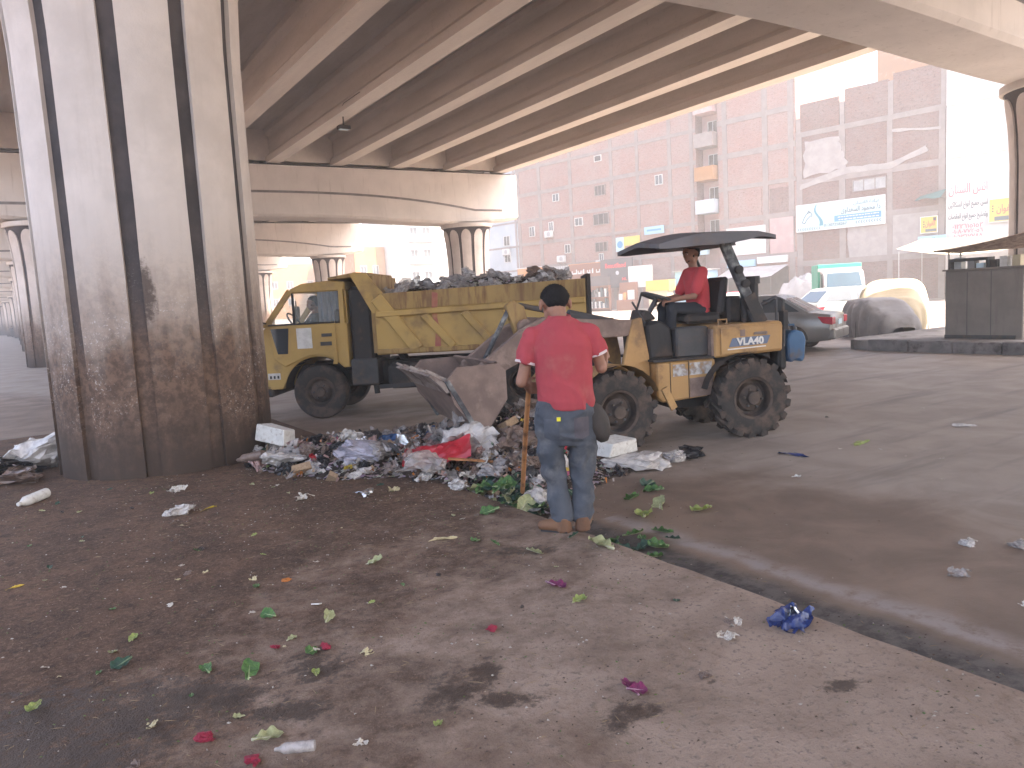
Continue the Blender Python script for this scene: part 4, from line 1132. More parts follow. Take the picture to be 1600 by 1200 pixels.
def bucket(m):
    # curved shell of plate, open towards the top front
    inner = [(2.93, 1.0), (2.84, .90), (2.80, .57), (2.91, .38), (3.07, .31), (3.48, .76)]
    n = len(BP)
    for y0, y1 in ((-BW, BW),):
        v = [(x, y0, z) for x, z in BP] + [(x, y1, z) for x, z in BP] + [(x, y0, z) for x, z in inner] + [(x, y1, z) for x, z in inner]
        f = []
        for i in range(n - 1):
            f.append((i, i + 1, n + i + 1, n + i)); f.append((2 * n + i, 3 * n + i, 3 * n + i + 1, 2 * n + i + 1))
        f.append((0, n, 3 * n, 2 * n)); f.append((n - 1, 2 * n - 1 + 2 * n, 4 * n - 1, n - 1)) if False else f.append((n - 1, 2 * n - 1, 4 * n - 1, 3 * n - 1))
        m.add(v, f)
bk = Q('bucket', V_RUST, bucket, front=BF)
for sd in (-1, 1):
    Q('side_plate', V_RUST, lambda m: m.prism([(2.88, 1.0), (2.79, .93), (2.745, .62), (2.92, .30), (3.06, .255), (3.34, .54), (3.45, .78), (3.34, .93)], sd * BW, sd * (BW + .03), 'y'), bk, front=BF)
    Q('side_cutter', V_CHIP, lambda m: m.bar((3.44, sd * (BW + .02), .78), (3.06, sd * (BW + .02), .26), .06, .05), bk, front=BF)
M_LIP = pm('scoured_lip', (.33, .28, .25), (.22, .17, .15), 5, .6, .3, (.12, .08, .07), .5, 7)
Q('cutting_edge', M_LIP, lambda m: m.prism([(3.40, .66), (3.46, .76), (3.62, .84), (3.64, .82), (3.50, .72), (3.43, .65)], -BW - .03, BW + .03, 'y'), bk, front=BF)
for i in range(5):
    y = -.68 + i * .34
    Q('tooth', M_LIP, lambda m: m.bar((3.36, y, .755), (3.65, y, .875), .06, .045, taper=.6), bk, front=BF)
# blue can hanging at the tail
can = thing('jerry_can', 'blue plastic jerry can hanging from the rear of the loader', 'jerry can', (0, 0, 0))
M_ = Matrix.Translation(loader.location) @ Matrix.Rotation(LH, 4, 'Z') @ Matrix.Translation((-.68, .40, .80))
can.matrix_world = M_
mb = MB(); mb.prism([(-.10, .04), (-.06, 0), (-.02, .03), (.03, .03), (.07, 0), (.11, .04), (.12, .28), (.09, .36), (.02, .39), (-.08, .36), (-.12, .28)], -.15, .15, 'y'); mb.build('body', V_BLUE, can, bevel=.018)
mb = MB(); mb.tube([(-.05, 0, .37), (-.05, 0, .44), (.06, 0, .44), (.06, 0, .385)], .014, 6); mb.build('handle', V_BLUE, can)
mb = MB(); mb.lathe([(.03, .36), (.03, .42), (.001, .425)], 10, (.0, .09, 0)); mb.build('cap', V_DARK, can)
mb = MB(); mb.tube([(.0, 0, .43), (.06, .02, .55), (.14, .06, .62)], .006, 5); mb.build('tie_rope', V_DARK, can)
# ---------------------------------------------------------------- parked cars
def cam_pt(px, depth):      # layout helper: point on the street at a lateral offset and a distance along the viewing direction
    f = Vector((math.sin(YAW), math.cos(YAW), 0)); r = Vector((math.cos(YAW), -math.sin(YAW), 0))
    return f * depth + r * px
def car(name, label, loc, rz, paint, prof, cabin, W=1.68, wr=.30, wb=(0, 2.55), detail=True, group='parked cars'):
    """x forward from the rear axle; prof = (x, z_low, z_top) outline of the lower body; cabin = x of rear base, rear top, front top, front base and z of roof"""
    c = thing(name, label, 'car', loc, rz, group)
    n = len(prof)
    mb = MB(); ring = []
    for (x, zl, zt, k) in prof:
        w = W / 2 * k
        ring.append([(x, -w * .90, zl), (x, -w * .985, zl + .10), (x, -w, zl + (zt - zl) * .45), (x, -w * .985, zl + (zt - zl) * .78), (x, -w * .90, zt), (x, 0, zt + .025),
                     (x, w * .90, zt), (x, w * .985, zl + (zt - zl) * .78), (x, w, zl + (zt - zl) * .45), (x, w * .985, zl + .10), (x, w * .90, zl)])
    m_ = 11
    v = [p for r_ in ring for p in r_]
    f = [(i * m_ + k, i * m_ + (k + 1) % m_, (i + 1) * m_ + (k + 1) % m_, (i + 1) * m_ + k) for i in range(n - 1) for k in range(m_)]
    f += [tuple(range(m_)), tuple((n - 1) * m_ + k for k in range(m_ - 1, -1, -1))]
    mb.add(v, f); mb.build('body', paint, c, smooth=32)
    xr, xrt, xft, xf, zb, zr = cabin
    w0, w1 = W / 2 * .89, W / 2 * .70
    V = lambda x, s, w, z: (x, s * w, z)
    mb = MB()
    st = [(xr, zb, w0), (xrt, zr - .04, w1 * 1.02), (xrt + .18, zr, w1), (xft - .2, zr + .005, w1), (xft, zr - .04, w1 * 1.02), (xf, zb, w0)]
    vv = []
    for (x, z, w) in st: vv += [(x, -w, z), (x, 0, z + .02), (x, w, z)]
    ff = [(i * 3 + k, i * 3 + k + 1, (i + 1) * 3 + k + 1, (i + 1) * 3 + k) for i in range(5) for k in (0, 1)]
    ff += [tuple(i * 3 for i in range(6)), tuple(i * 3 + 2 for i in range(5, -1, -1))]
    mb.add(vv, ff); cab = mb.build('cabin', paint, c, smooth=32)
    # glass set just proud of the cabin shell
    def quad(nm, pts, off):
        mb = MB(); o = Vector(off); mb.add([Vector(p) + o for p in pts], [(0, 1, 2, 3)]); return mb.build(nm, V_TINT, c, recalc=False)
    def lerp(a, b, q): return tuple(a[i] + (b[i] - a[i]) * q for i in range(3))
    def inset(A, B, C_, D, a=.08, b=.12): 
        return [lerp(lerp(A, B, a), lerp(D, C_, a), b), lerp(lerp(A, B, 1 - a), lerp(D, C_, 1 - a), b), lerp(lerp(A, B, 1 - a), lerp(D, C_, 1 - a), 1 - b), lerp(lerp(A, B, a), lerp(D, C_, a), 1 - b)]
    quad('rear_window', inset((xr, -w0, zb), (xr, w0, zb), (xrt, w1, zr - .04), (xrt, -w1, zr - .04)), (-.012, 0, .012))
    quad('windscreen', inset((xf, -w0, zb), (xf, w0, zb), (xft, w1, zr - .04), (xft, -w1, zr - .04)), (.012, 0, .012))
    for s in (-1, 1):
        mid = (xr + xf) / 2 - .05
        A = (xr + .12, s * w0, zb); B = (mid - .04, s * w0, zb); C_ = (mid - .04, s * w1, zr - .03); D = (xrt + .1, s * w1, zr - .03)
        quad('side_window', inset(A, B, C_, D, .06, .14), (0, s * .010, .004))
        A = (mid + .04, s * w0, zb); B = (xf - .12, s * w0, zb); C_ = (xft - .06, s * w1, zr - .03); D = (mid + .04, s * w1, zr - .03)
        quad('side_window', inset(A, B, C_, D, .06, .14), (0, s * .010, .004))
        for x in wb: wheel(c, x, s * (W / 2 - .10), wr, .18, .19, s, rim_mat=pm('alloy_rim', (.3, .3, .31), (.22, .22, .23), 4, .4, .05, metal=.6), dish=.03)
        for x in wb:
            mb = MB(); mb.prism(arch(x, wr, wr + .06, 0, 180, 12), s * (W / 2 - .02), s * (W / 2 + .006), 'y'); mb.build('wheel_arch', V_BLK, c)
        mb = MB(); mb.box(mid - .3, mid - .16, s * (W / 2 - .01), s * (W / 2 + .012), .72, .75); mb.build('door_handle', paint, c)
        mb = MB(); mb.box(mid - .006, mid + .006, s * (W / 2 - .02), s * (W / 2 + .003), .32, .84); mb.build('door_seam', V_BLK, c)
        xb = prof[0][0]; xe = prof[-1][0]
        mb = MB(); mb.prism([(xb - .015, .66), (xb - .015, .84), (xb + .34, .86), (xb + .22, .70)], s * (W / 2 * .985), s * (W / 2 * .60), 'y'); mb.build('tail_light', V_TAIL, c, bevel=.015)
        mb = MB(); mb.prism([(xe + .012, .58), (xe + .012, .72), (xe - .3, .76), (xe - .2, .60)], s * (W / 2 * .95), s * (W / 2 * .58), 'y'); mb.build('headlight', V_PLATE, c, bevel=.015)
    xb = prof[0][0]
    mb = MB(); mb.box(xb - .02, xb + .02, -.19, .19, .64, .77); mb.build('number_plate', V_PLATE, c)
    mb = MB(); mb.box(xb - .07, xb + .12, -W / 2 * .93, W / 2 * .93, .30, .56); mb.build('bumper', paint, c, bevel=.04)
    return c
SEDAN = [(-.92, .34, .80, .86), (-.86, .28, .90, .94), (-.5, .24, .955, .99), (0, .22, .95, 1), (.6, .2, .93, 1), (1.8, .2, .92, 1), (2.6, .2, .86, .99), (3.1, .22, .76, .96), (3.38, .3, .64, .85)]
car('parked_sedan', 'dusty silver sedan parked rear-on beside the loader', (17.0, 12.75, 0), math.atan2(.921, -.387), V_SILV, SEDAN, (-.42, .35, 1.5, 2.25, .93, 1.42))
WAG = [(-.78, .34, .86, .92), (-.7, .26, .95, .98), (0, .22, .94, 1), (1.8, .2, .92, 1), (2.6, .2, .88, .99), (3.1, .22, .8, .96), (3.3, .3, .68, .88)]
p = cam_pt(11.0, 27.0)
car('parked_wagon', 'white station wagon in the sun behind the silver sedan', (p.x, p.y, 0), R(-22), V_WHT, WAG, (-.68, -.1, 1.45, 2.2, .94, 1.45))
p = cam_pt(9.6, 31)
car('parked_car', 'white car further back, left of the station wagon', (p.x, p.y, 0), R(150), V_WHT, WAG, (-.6, .0, 1.45, 2.2, .94, 1.42))
p = cam_pt(9.4, 34)
car('parked_car', 'red car half hidden behind the loader seat', (p.x, p.y, 0), R(10), pm('red_car_paint', (.45, .05, .08), (.38, .04, .06), 1, .35, .02), SEDAN, (-.42, .35, 1.5, 2.25, .93, 1.42))
p = cam_pt(-62, 128)
for i, (a, d, rz, lab, pt) in enumerate(((-80.2, 127, 75, 'tiny pale car far down the road at the left edge', V_SILV), (-77.4, 126, 80, 'tiny white car far off beside the motorcycle', V_WHT), (-88, 142, 70, 'tiny dark car at the very end of the road', pm('dark_blue_paint', (.05, .06, .1), (.04, .05, .08), 1, .35, .02)))):
    p = cam_pt(a, d)
    car('distant_car', lab, (p.x, p.y, 0), R(rz), pt, WAG, (-.68, -.1, 1.45, 2.2, .94, 1.45), detail=False, group='cars far down the road')

# small pickup lorry with green box
p = cam_pt(15.2, 36.0)
pk = thing('box_lorry', 'small white lorry with green cargo box facing the street', 'lorry', (p.x, p.y, 0), R(222))
def G(name, mat, fn, parent=pk, **k):
    mb = MB(); fn(mb); return mb.build(name, mat, parent, **k)
G('cab', V_WHT, lambda m: m.prism([(1.55, .5), (3.1, .5), (3.15, .95), (3.0, 1.35), (2.55, 2.05), (2.3, 2.12), (1.55, 2.12)], -.82, .82, 'y'), bevel=.05)
G('windscreen', pm('dark_cab_glass', (.018, .045, .065), (.014, .035, .05), 1, .08, 0, spec=.8), lambda m: m.add([(3.0, -.7, 1.42), (3.0, .7, 1.42), (2.60, .64, 2.02), (2.60, -.64, 2.02)], [(0, 1, 2, 3)]), recalc=False)  # glass in an even dark blue-green tint
for s in (-1, 1):
    G('side_window', V_TINT, lambda m: m.add([(1.85, s * .826, 1.4), (2.85, s * .826, 1.4), (2.5, s * .826, 1.98), (1.85, s * .826, 1.98)], [(0, 1, 2, 3)]), recalc=False)
    G('headlight', V_PLATE, lambda m: m.box(3.13, 3.18, s * .6 - .15, s * .6 + .15, .75, .92), bevel=.02)
    for x in (.2, 2.6): wheel(pk, x, s * .7, .34, .2, .2, s)
G('grille', V_BLK, lambda m: m.box(3.14, 3.17, -.4, .4, .74, .9))
G('bumper', V_WHT, lambda m: m.box(3.1, 3.25, -.82, .82, .42, .62), bevel=.03)
G('cargo_box', V_GRN, lambda m: m.box(-1.1, 1.5, -.9, .9, .75, 2.42), bevel=.02)
G('box_edge', V_WHT, lambda m: (m.box(1.5, 1.53, -.9, .9, 2.1, 2.25),))
G('chassis', V_BLK, lambda m: m.box(-1.0, 2.9, -.4, .4, .5, .74))

# ---------------------------------------------------------------- covered cars and kiosk on the far pavement
def cover(name, label, loc, rz, L, W, H, mat, hood=.55, seed=0, cat='car cover'):
    """a sheet draped over a car: long hump, lower nose, sagging folds to the ground"""
    c = thing(name, label, cat, loc, rz)
    mb = MB()
    def sh(u, v):
        x = (u - .5) * L
        nose = min(1, (u * L) / 1.0); tail = min(1, ((1 - u) * L) / .6)
        hh = H * (hood + (1 - hood) * (1 / (1 + math.exp(-(u - .34) * 18)))) * (max(0.02, nose) ** .28) * (max(.02, tail) ** .25)
        ww = W * (max(.03, nose) ** .22) * (max(.03, tail) ** .22)
        a = math.pi * v
        cx, cz = math.cos(a), math.sin(a)
        px = math.copysign(abs(cx) ** .42, cx) * ww / 2
        pz_ = abs(cz) ** .55 * hh
        fold = .06 * math.sin(u * 41 + 3 * noise.noise((u * 5, v * 3, seed))) * (1 - min(1, pz_ / hh)) ** .7
        wr_ = .05 * (.5 - abs(noise.noise((x * 2.0, px * 2.0, pz_ * .9 + seed)))) + .03 * (.5 - abs(noise.noise((x * 5.5, px * 5.5, pz_ * 2 + seed))))
        tuck = 1 - .10 * max(0, 1 - pz_ / (hh * .3))
        return (x + wr_, (px * tuck + fold + wr_), max(0, pz_ + (wr_ if pz_ > .1 else 0)))
    mb.grid(sh, 110, 70)
    mb.build('sheet', mat, c, smooth=70, recalc=True)
    mb = MB()
    mb.tube([(-.1 + .02 * math.sin(k), (W / 2 + .02) * math.cos(math.pi * k / 16) ** 1, .02 + H * .93 * abs(math.sin(math.pi * k / 16)) ** .55) for k in range(17)], .012, 5)
    mb.build('tie_rope', V_DARK, c)
    return c
M_GREYC = pm('grey_sheet', (.30, .285, .285), (.25, .235, .235), 1.5, .8, .15, (.22, .2, .2), .3, 2)
M_CREAM = pm('cream_sheet', (.52, .44, .31), (.46, .39, .27), 1.2, .85, .15, (.5, .42, .3), .25, 2)
cover('covered_car', 'car under a grey sheet in the shade beside the silver sedan', (21.3, 13.25, .0), R(62) + math.pi, 2.8, 1.55, 1.12, M_GREYC, .8, 1)
bpy.data.objects['covered_car'].rotation_euler.z = R(58)
cover('covered_van', 'tall vehicle under a sunlit cream sheet left of the kiosk', (22.9, 13.85, 0), R(28), 4.4, 1.9, 1.62, M_CREAM, .62, 4)
M_KIOSK = pm('dark_grey_kiosk', (.21, .18, .16), (.17, .145, .13), 1.5, .7, .1, (.18, .15, .14), .35, 2, streak=True)
kz = .24
KP, KS = Vector((18.15, 8.98, .24)), .865
k = thing('kiosk', 'dark grey metal kiosk standing in front of the right-hand column', 'kiosk', KP, R(90))
k.scale = (KS, KS, KS)
mb = MB(); mb.box(-1.06, .85, -.62, 0, 0, 1.78); mb.build('body', M_KIOSK, k, bevel=.015)
for x in (-.31, .28):
    mb = MB(); mb.box(x - .006, x + .006, 0, .004, .06, 1.74); mb.build('panel_seam', V_DARK, k)
mb = MB(); mb.box(-1.1, .9, -.66, .05, 1.78, 1.83); mb.build('counter', M_KIOSK, k)
mb = MB(); mb.box(-.9, .85, 0, .02, .0, .10); mb.build('plinth', V_DARK, k)
mb = MB(); mb.box(-.2, .8, -.4, -.05, 2.02, 2.10); mb.box(-.2, -.15, -.4, -.05, 1.83, 2.02); mb.box(.75, .8, -.4, -.05, 1.83, 2.02); mb.build('shelf', V_DARK, k)
for i in range(6):
    x = -.8 + i * .27 + random.uniform(-.05, .05); hh = random.uniform(.12, .3)
    b = MB(); b.box(x - .09, x + .09, -.35, -.12, 1.832, 1.832 + hh)
    o = b.build('goods_box', [M_CREAM, V_PAPER, V_BLK, V_PLATE, M_GREYC, V_WHT][i], None)
    o.matrix_world = Matrix.Translation(KP) @ Matrix.Rotation(R(90), 4, 'Z') @ Matrix.Scale(KS, 4)
    tag(o, ['cream carton on the kiosk counter', 'paper-coloured carton on the kiosk counter', 'black box on the kiosk counter', 'bluish box on the kiosk counter', 'grey box on the kiosk counter', 'white box on the kiosk counter'][i], 'box', 'goods on the kiosk')
aw = thing('awning', 'striped corrugated awning on thin white poles above the kiosk', 'awning', (18.55, 9.05, kz), R(90))
aw.scale = (KS, KS, KS)
mb = MB()
mb.grid(lambda u, v: (-1.5 + 2.5 * u, -.7 + 1.4 * v, 2.28 + .34 * (1 - u) ** 1.5 * v + .05 * v + .02 * math.sin(v * 60)), 14, 60)
mb.build('sheet', pm('striped_sheet', (.62, .50, .40), (.36, .26, .22), 6, .7, .1), aw, recalc=False)
for (x, y) in ((.95, -.05), (-1.45, -.05), (.95, -.65)):
    mb = MB(); mb.tube([(x, y, 0), (x, y, 2.30 + (.33 if x < 0 else 0))], .022, 6); mb.build('pole', V_WHT, aw)
# a white cloth canopy further back, over the stalls under the adverts
cl = thing('cloth_canopy', 'sagging white cloth canopy below the yellow sign', 'canopy', fpos(-8.2, 3.2, 0), FRZ)
mb = MB(); mb.grid(lambda u, v: (-4 + 8 * u, -2.2 + 4.4 * v, 3.2 + .7 * (1 - v) - .5 * math.sin(math.pi * u) * v + .3 * u), 20, 10); mb.build('sheet', M_CREAM, cl, recalc=False)
for x in (-3.9, 3.9):
    for y in (-2.1, 2.1):
        mb = MB(); mb.tube([(x, y, 0), (x, y, 3.3 + (.35 if y < 0 else 0))], .03, 6); mb.build('pole', V_WHT, cl)

# ---------------------------------------------------------------- shop stalls at the foot of the brick blocks
def stall(name, label, cat, t, y, parts, rz=0):
    s = thing(name, label, cat, fpos(t, y, 0), FRZ + rz)
    for (nm, mat, bx_) in parts:
        mb = MB(); mb.box(*bx_); mb.build(nm, mat, s, bevel=.01)
    return s
rk = stall('display_rack', 'dark two-tier display rack crammed with small goods', 'rack', 22.8, 4.2, [('header', P_DGREY, (-1.45, 1.45, -.3, .05, 2.35, 3.25)), ('post', P_BROWN, (-1.5, -1.42, -.3, 0, 0, 2.35)), ('post', P_BROWN, (1.42, 1.5, -.3, 0, 0, 2.35)), ('shelf', P_BROWN, (-1.42, 1.42, -.35, .05, 1.24, 1.32)), ('shelf', P_BROWN, (-1.42, 1.42, -.35, .05, .2, .28)), ('back', P_BROWN, (-1.42, 1.42, -.4, -.36, 0, 2.35))])
for r in range(2):
    for i in range(11):
        mb = MB(); hh = random.uniform(.4, .95); mb.box(-1.32 + i * .245, -1.32 + i * .245 + .17, -.3, -.05, 1.325 - r * 1.04, 1.325 - r * 1.04 + hh)
        mb.build('goods', random.choice([P_WHITE, P_INK, V_PAPER, P_GREY, V_CHIP]), rk)
stall('goods_stand', 'reddish brown stall with white goods right of the dark display rack', 'stall', 19.4, 4.2, [('counter', P_BROWN, (-1.0, 1.0, -.5, .1, 0, .95)), ('shelf', P_BROWN, (-1.0, 1.0, -.5, -.4, .95, 2.5)), ('goods', P_WHITE, (-.7, -.2, -.38, 0, .955, 1.8)), ('goods', P_ORG, (0, .3, -.38, 0, .955, 1.6)), ('goods', P_WHITE, (.4, .8, -.38, 0, .955, 1.5))])
stall('flat_panel', 'white panel leaning above the stalls', 'panel', 18.2, 3.6, [('sheet', P_WHITE, (-1.3, 1.3, -.1, 0, 2.0, 3.9))])
stall('stall_box', 'cream yellow stall box beside the blue-grey hut', 'stall', 15.6, 4.6, [('body', M_CREAM, (-1.0, 1.0, -.8, 0, 0, 1.6)), ('top', P_YEL, (-1.2, 1.2, -.85, .1, 1.6, 2.5))])
stall('blue_hut', 'blue-grey metal hut behind the loader steering wheel', 'hut', 13.2, 3.2, [('body', P_SKY, (-1.6, 1.6, -1.6, 0, 0, 3.1)), ('roof', M_GREYC, (-1.75, 1.75, -1.75, .15, 3.1, 3.2)), ('door', P_GREY, (-.9, -.1, 0, .03, 0, 2.1))])
stall('vending_cabinet', 'tall white cabinet on the wall under the loader canopy', 'cabinet', 14.0, .35, [('body', P_AQ, (-.7, .7, -.3, 0, 4.5, 6.4))])
stall('shop_opening', 'dark shop opening below the white upper wall', 'shop front', 8.9, .12, [('opening', M_WDARK, (-2.8, 2.6, -.1, 0, 0, 3.0)), ('fascia', P_WHITE, (-2.8, -.2, -.1, .18, 3.35, 3.9)), ('fascia', P_SKY, (.0, 2.6, -.1, .18, 3.2, 3.75))])  # flat dark panel paints in the shade of the shop interior
sa = thing('shop_awning', 'grey sloping shop awning behind the canopy post', 'awning', fpos(8.6, .2, 0), FRZ)
mb = MB(); mb.grid(lambda u, v: (-2.6 + 5.2 * u, 2.8 * v, 3.15 - .85 * v - .1 * math.sin(u * 9) * v), 14, 6); mb.build('sheet', M_GREYC, sa, recalc=False)
for x in (-2.5, 2.5):
    mb = MB(); mb.tube([(x, 2.75, 0), (x, 2.75, 2.3)], .03, 6); mb.build('pole', V_DARK, sa)
jk = thing('tarpaulin_heap', 'heap of grey tarpaulins under the brick wall left of the lorry', 'tarpaulin', fpos(3.4, 2.6, 0), FRZ)
mb = MB(); mb.grid(lambda u, v: ((u - .5) * 4.2, (v - .5) * 2.0, 2.6 * math.sin(math.pi * u) ** .4 * math.sin(math.pi * v) ** .4 * (.8 + .35 * noise.noise((u * 6, v * 5, 3))) + .12 * noise.noise((u * 22, v * 16, 1))), 46, 26); mb.build('sheet', M_GREYC, jk, smooth=60)
pr = thing('wall_awning', 'small dark green cloth awning fixed to the brick wall above the small yellow sign', 'awning', fpos(-4.5, .05, 6.9), FRZ)
M_BG = pm('bottle_green', (.05, .11, .10), (.04, .09, .08), 2, .8, .1)
mb = MB(); mb.grid(lambda u, v: (-1.0 + 1.7 * u, 1.1 * v, .62 * (1 - v) * (1 - .5 * u) - .05 * math.sin(u * 8) * v), 10, 5); mb.build('cloth', M_BG, pr, recalc=False)
for x in (-1.0, .7):
    mb = MB(); mb.tube([(x, 0, .0), (x, 1.1, -.02)], .02, 6); mb.build('rod', V_DARK, pr)
# floodlight clamped to a girder
fl = thing('floodlight', 'small floodlight clamped under the second girder', 'floodlight', (GX[4] + .0, 27.3, 8.52), 0)
mb = MB(); mb.tube([(0, 0, .1), (0, 0, -.28)], .03, 6); mb.build('bracket', V_DARK, fl)
mb = MB(); mb.box(-.22, .22, -.14, .14, -.42, -.28); mb.build('housing', V_DARK, fl, bevel=.02)
mb = MB(); mb.box(-.18, .18, -.11, .11, -.424, -.42); mb.build('lens', V_PLATE, fl)
mb = MB(); mb.tube([(-.33, -2.5, .25), (-.33, -1.0, .24), (-.2, 0, .08)], .012, 5); mb.build('cable', V_BLK, fl)
# motorcycle with a rider far down the road
p = cam_pt(-72.2, 113)
mc = thing('motorcycle', 'tiny dark motorcycle far down the road under the flyover', 'motorcycle', (p.x, p.y, 0), R(95))
for x in (-.62, .62): wheel(mc, x, 0, .30, .10, .2, 1)
mb = MB(); mb.bar((-.62, 0, .32), (.1, 0, .62), .12, .12); mb.bar((.62, 0, .32), (.42, 0, .95), .08, .08); mb.bar((-.6, 0, .78), (.1, 0, .76), .24, .1); mb.box(-.1, .4, -.14, .14, .4, .85); mb.bar((.42, -.35, 1.0), (.42, .35, 1.0), .03, .03); mb.build('frame', V_BLK, mc)
# ---------------------------------------------------------------- people
SKIN = pm('tanned_skin', (.30, .15, .10), (.25, .125, .085), 6, .6, .08, spec=.35, bscale=60)
HAIR = pm('black_hair', (.012, .011, .012), (.016, .014, .014), 30, .85, .8, bscale=70, bdist=.006, spec=.15)
C_RED = pm('coral_red_polo', (.37, .055, .068), (.30, .043, .054), 3, .9, .25, (.36, .10, .09), .3, 3, bscale=120, bdist=.002)
C_JEAN = pm('worn_blue_jeans', (.075, .082, .10), (.048, .054, .068), 4, .9, .3, (.12, .118, .125), .4, 5, bscale=90, bdist=.003)
C_SHOE = pm('dusty_brown_shoe', (.17, .085, .045), (.12, .06, .035), 6, .75, .2)
C_TRIM = pm('white_trim', (.6, .5, .5), (.5, .42, .42), 6, .9, .05)
C_DPANT = pm('dark_trousers', (.03, .032, .04), (.022, .024, .03), 5, .9, .2)
C_POUCH = pm('dark_brown_pouch', (.045, .035, .03), (.03, .025, .022), 5, .7, .2)
EYEW = pm('eye_white', (.7, .68, .65), (.6, .58, .55), 4, .3, 0); EYEB = pm('eye_dark', (.015, .01, .01), (.01, .008, .008), 4, .3, 0)

def ell_loft(mb, rings, n=16):
    """rings: (centre, rx, ry) with axes x and y; along z or a bent path"""
    v, f = [], []
    for (c, rx, ry) in rings:
        for k in range(n):
            a = 2 * math.pi * k / n
            v.append((c[0] + rx * math.cos(a), c[1] + ry * math.sin(a), c[2]))
    for i in range(len(rings) - 1):
        for k in range(n):
            f.append((i * n + k, i * n + (k + 1) % n, (i + 1) * n + (k + 1) % n, (i + 1) * n + k))
    f.append(tuple(range(n - 1, -1, -1))); f.append(tuple((len(rings) - 1) * n + k for k in range(n)))
    mb.add(v, f)
def ball(mb, c, r, s=(1, 1, 1), n=12):
    prof = []
    v, f = [], []
    for i in range(n + 1):
        th = math.pi * i / n
        for k in range(n):
            a = 2 * math.pi * k / n
            v.append((c[0] + r * s[0] * math.sin(th) * math.cos(a), c[1] + r * s[1] * math.sin(th) * math.sin(a), c[2] + r * s[2] * math.cos(th)))
    for i in range(n):
        for k in range(n):
            f.append((i * n + k, i * n + (k + 1) % n, (i + 1) * n + (k + 1) % n, (i + 1) * n + k))
    mb.add(v, f)
def limb(mb, pts, rs, n=12):
    """tapered limb with rounded joints, resampled so that it bends smoothly at the joints only"""
    mb.tube(pts, rs, n)
    for p, r_ in zip(pts, rs): ball(mb, p, r_ * .995, n=8)
def fuse(mb, name, mat, parent, voxel, smooth_it=4, wrinkle=0, seed=0, wscale=9, fold=(.8, .5)):
    me = bpy.data.meshes.new(name); me.from_pydata(mb.v, [], mb.f)
    o = bpy.data.objects.new(name, me); COL.objects.link(o)
    bm = bmesh.new(); bm.from_mesh(me); bmesh.ops.recalc_face_normals(bm, faces=bm.faces); bm.to_mesh(me); bm.free()
    m = o.modifiers.new('r', 'REMESH'); m.mode = 'VOXEL'; m.voxel_size = voxel
    s = o.modifiers.new('s', 'SMOOTH'); s.iterations = smooth_it; s.factor = .5
    dg = bpy.context.evaluated_depsgraph_get()
    m2 = bpy.data.meshes.new_from_object(o.evaluated_get(dg))
    bpy.data.objects.remove(o); bpy.data.meshes.remove(me)
    if wrinkle:
        nn = [v.normal.copy() for v in m2.vertices]
        for v, n_ in zip(m2.vertices, nn):
            q = v.co
            W = Vector((noise.noise((q.x * 5, q.y * 5, q.z * 5 + seed)), 0, noise.noise((q.x * 4 + 7, q.y * 4, q.z * 4 + seed)))) * .10
            s_ = q + W
            # long drape folds running down, shorter cross folds, and fine creases
            a = 1 - 2 * abs(noise.noise((s_.x * wscale * 1.15, s_.y * wscale * 1.15, s_.z * wscale * .28 + seed)))
            b = 1 - 2 * abs(noise.noise((s_.x * wscale * .55 + s_.z * 2.5, s_.y * wscale * .5, s_.z * wscale * 1.1 + seed + 4)))
            c = noise.noise((s_.x * wscale * 3, s_.y * wscale * 3, s_.z * wscale * 2 + seed))
            v.co += n_ * wrinkle * (a * fold[0] + b * fold[1] + c * .25 - .45)
    m2.materials.clear(); m2.materials.append(mat)
    m2.name = name
    for p in m2.polygons: p.use_smooth = True
    o = bpy.data.objects.new(name, m2); link(o, parent)
    return o
def hand(mb, wrist, d, side_v, palm_n, L=.175, curl=.6, thumb=1):
    """palm and five fingers; d = direction of the palm, side_v = across the palm towards the thumb, palm_n = the way the palm faces (fingers curl that way)"""
    w = Vector(wrist); d = Vector(d).normalized(); s = Vector(side_v); s = (s - d * s.dot(d)).normalized(); n = Vector(palm_n); n = (n - d * n.dot(d) - s * n.dot(s)).normalized()
    pc = w + d * L * .28
    for q in (-.5, -.17, .17, .5):
        mb.tube([w + s * q * .04, w + d * L * .27 + s * q * .066, w + d * L * .52 + s * q * .072], [.018, .016, .013], 8)
        ball(mb, w + d * L * .52 + s * q * .072, .0132, n=6)
    for i, (q, k) in enumerate(((.5, .9), (.17, 1.0), (-.17, .95), (-.5, .76))):
        b0 = w + d * L * .5 + s * q * .072
        a1, a2, a3 = curl * .9, curl * 1.9, curl * 2.6
        seg = L * .2 * k
        p1 = b0 + (d * math.cos(a1) + n * math.sin(a1)) * seg
        p2 = p1 + (d * math.cos(a2) + n * math.sin(a2)) * seg * .8
        p3 = p2 + (d * math.cos(a3) + n * math.sin(a3)) * seg * .65
        limb(mb, [b0, p1, p2, p3], [.0105, .0100, .0092, .0080], 7)
    t0 = w + d * L * .12 + s * .030
    t1 = t0 + (d * .6 + s * .7 * thumb + n * .25).normalized() * L * .25
    t2 = t1 + (d * .8 + s * .1 + n * .6).normalized() * L * .2
    limb(mb, [t0, t1, t2], [.016, .0125, .010], 7)

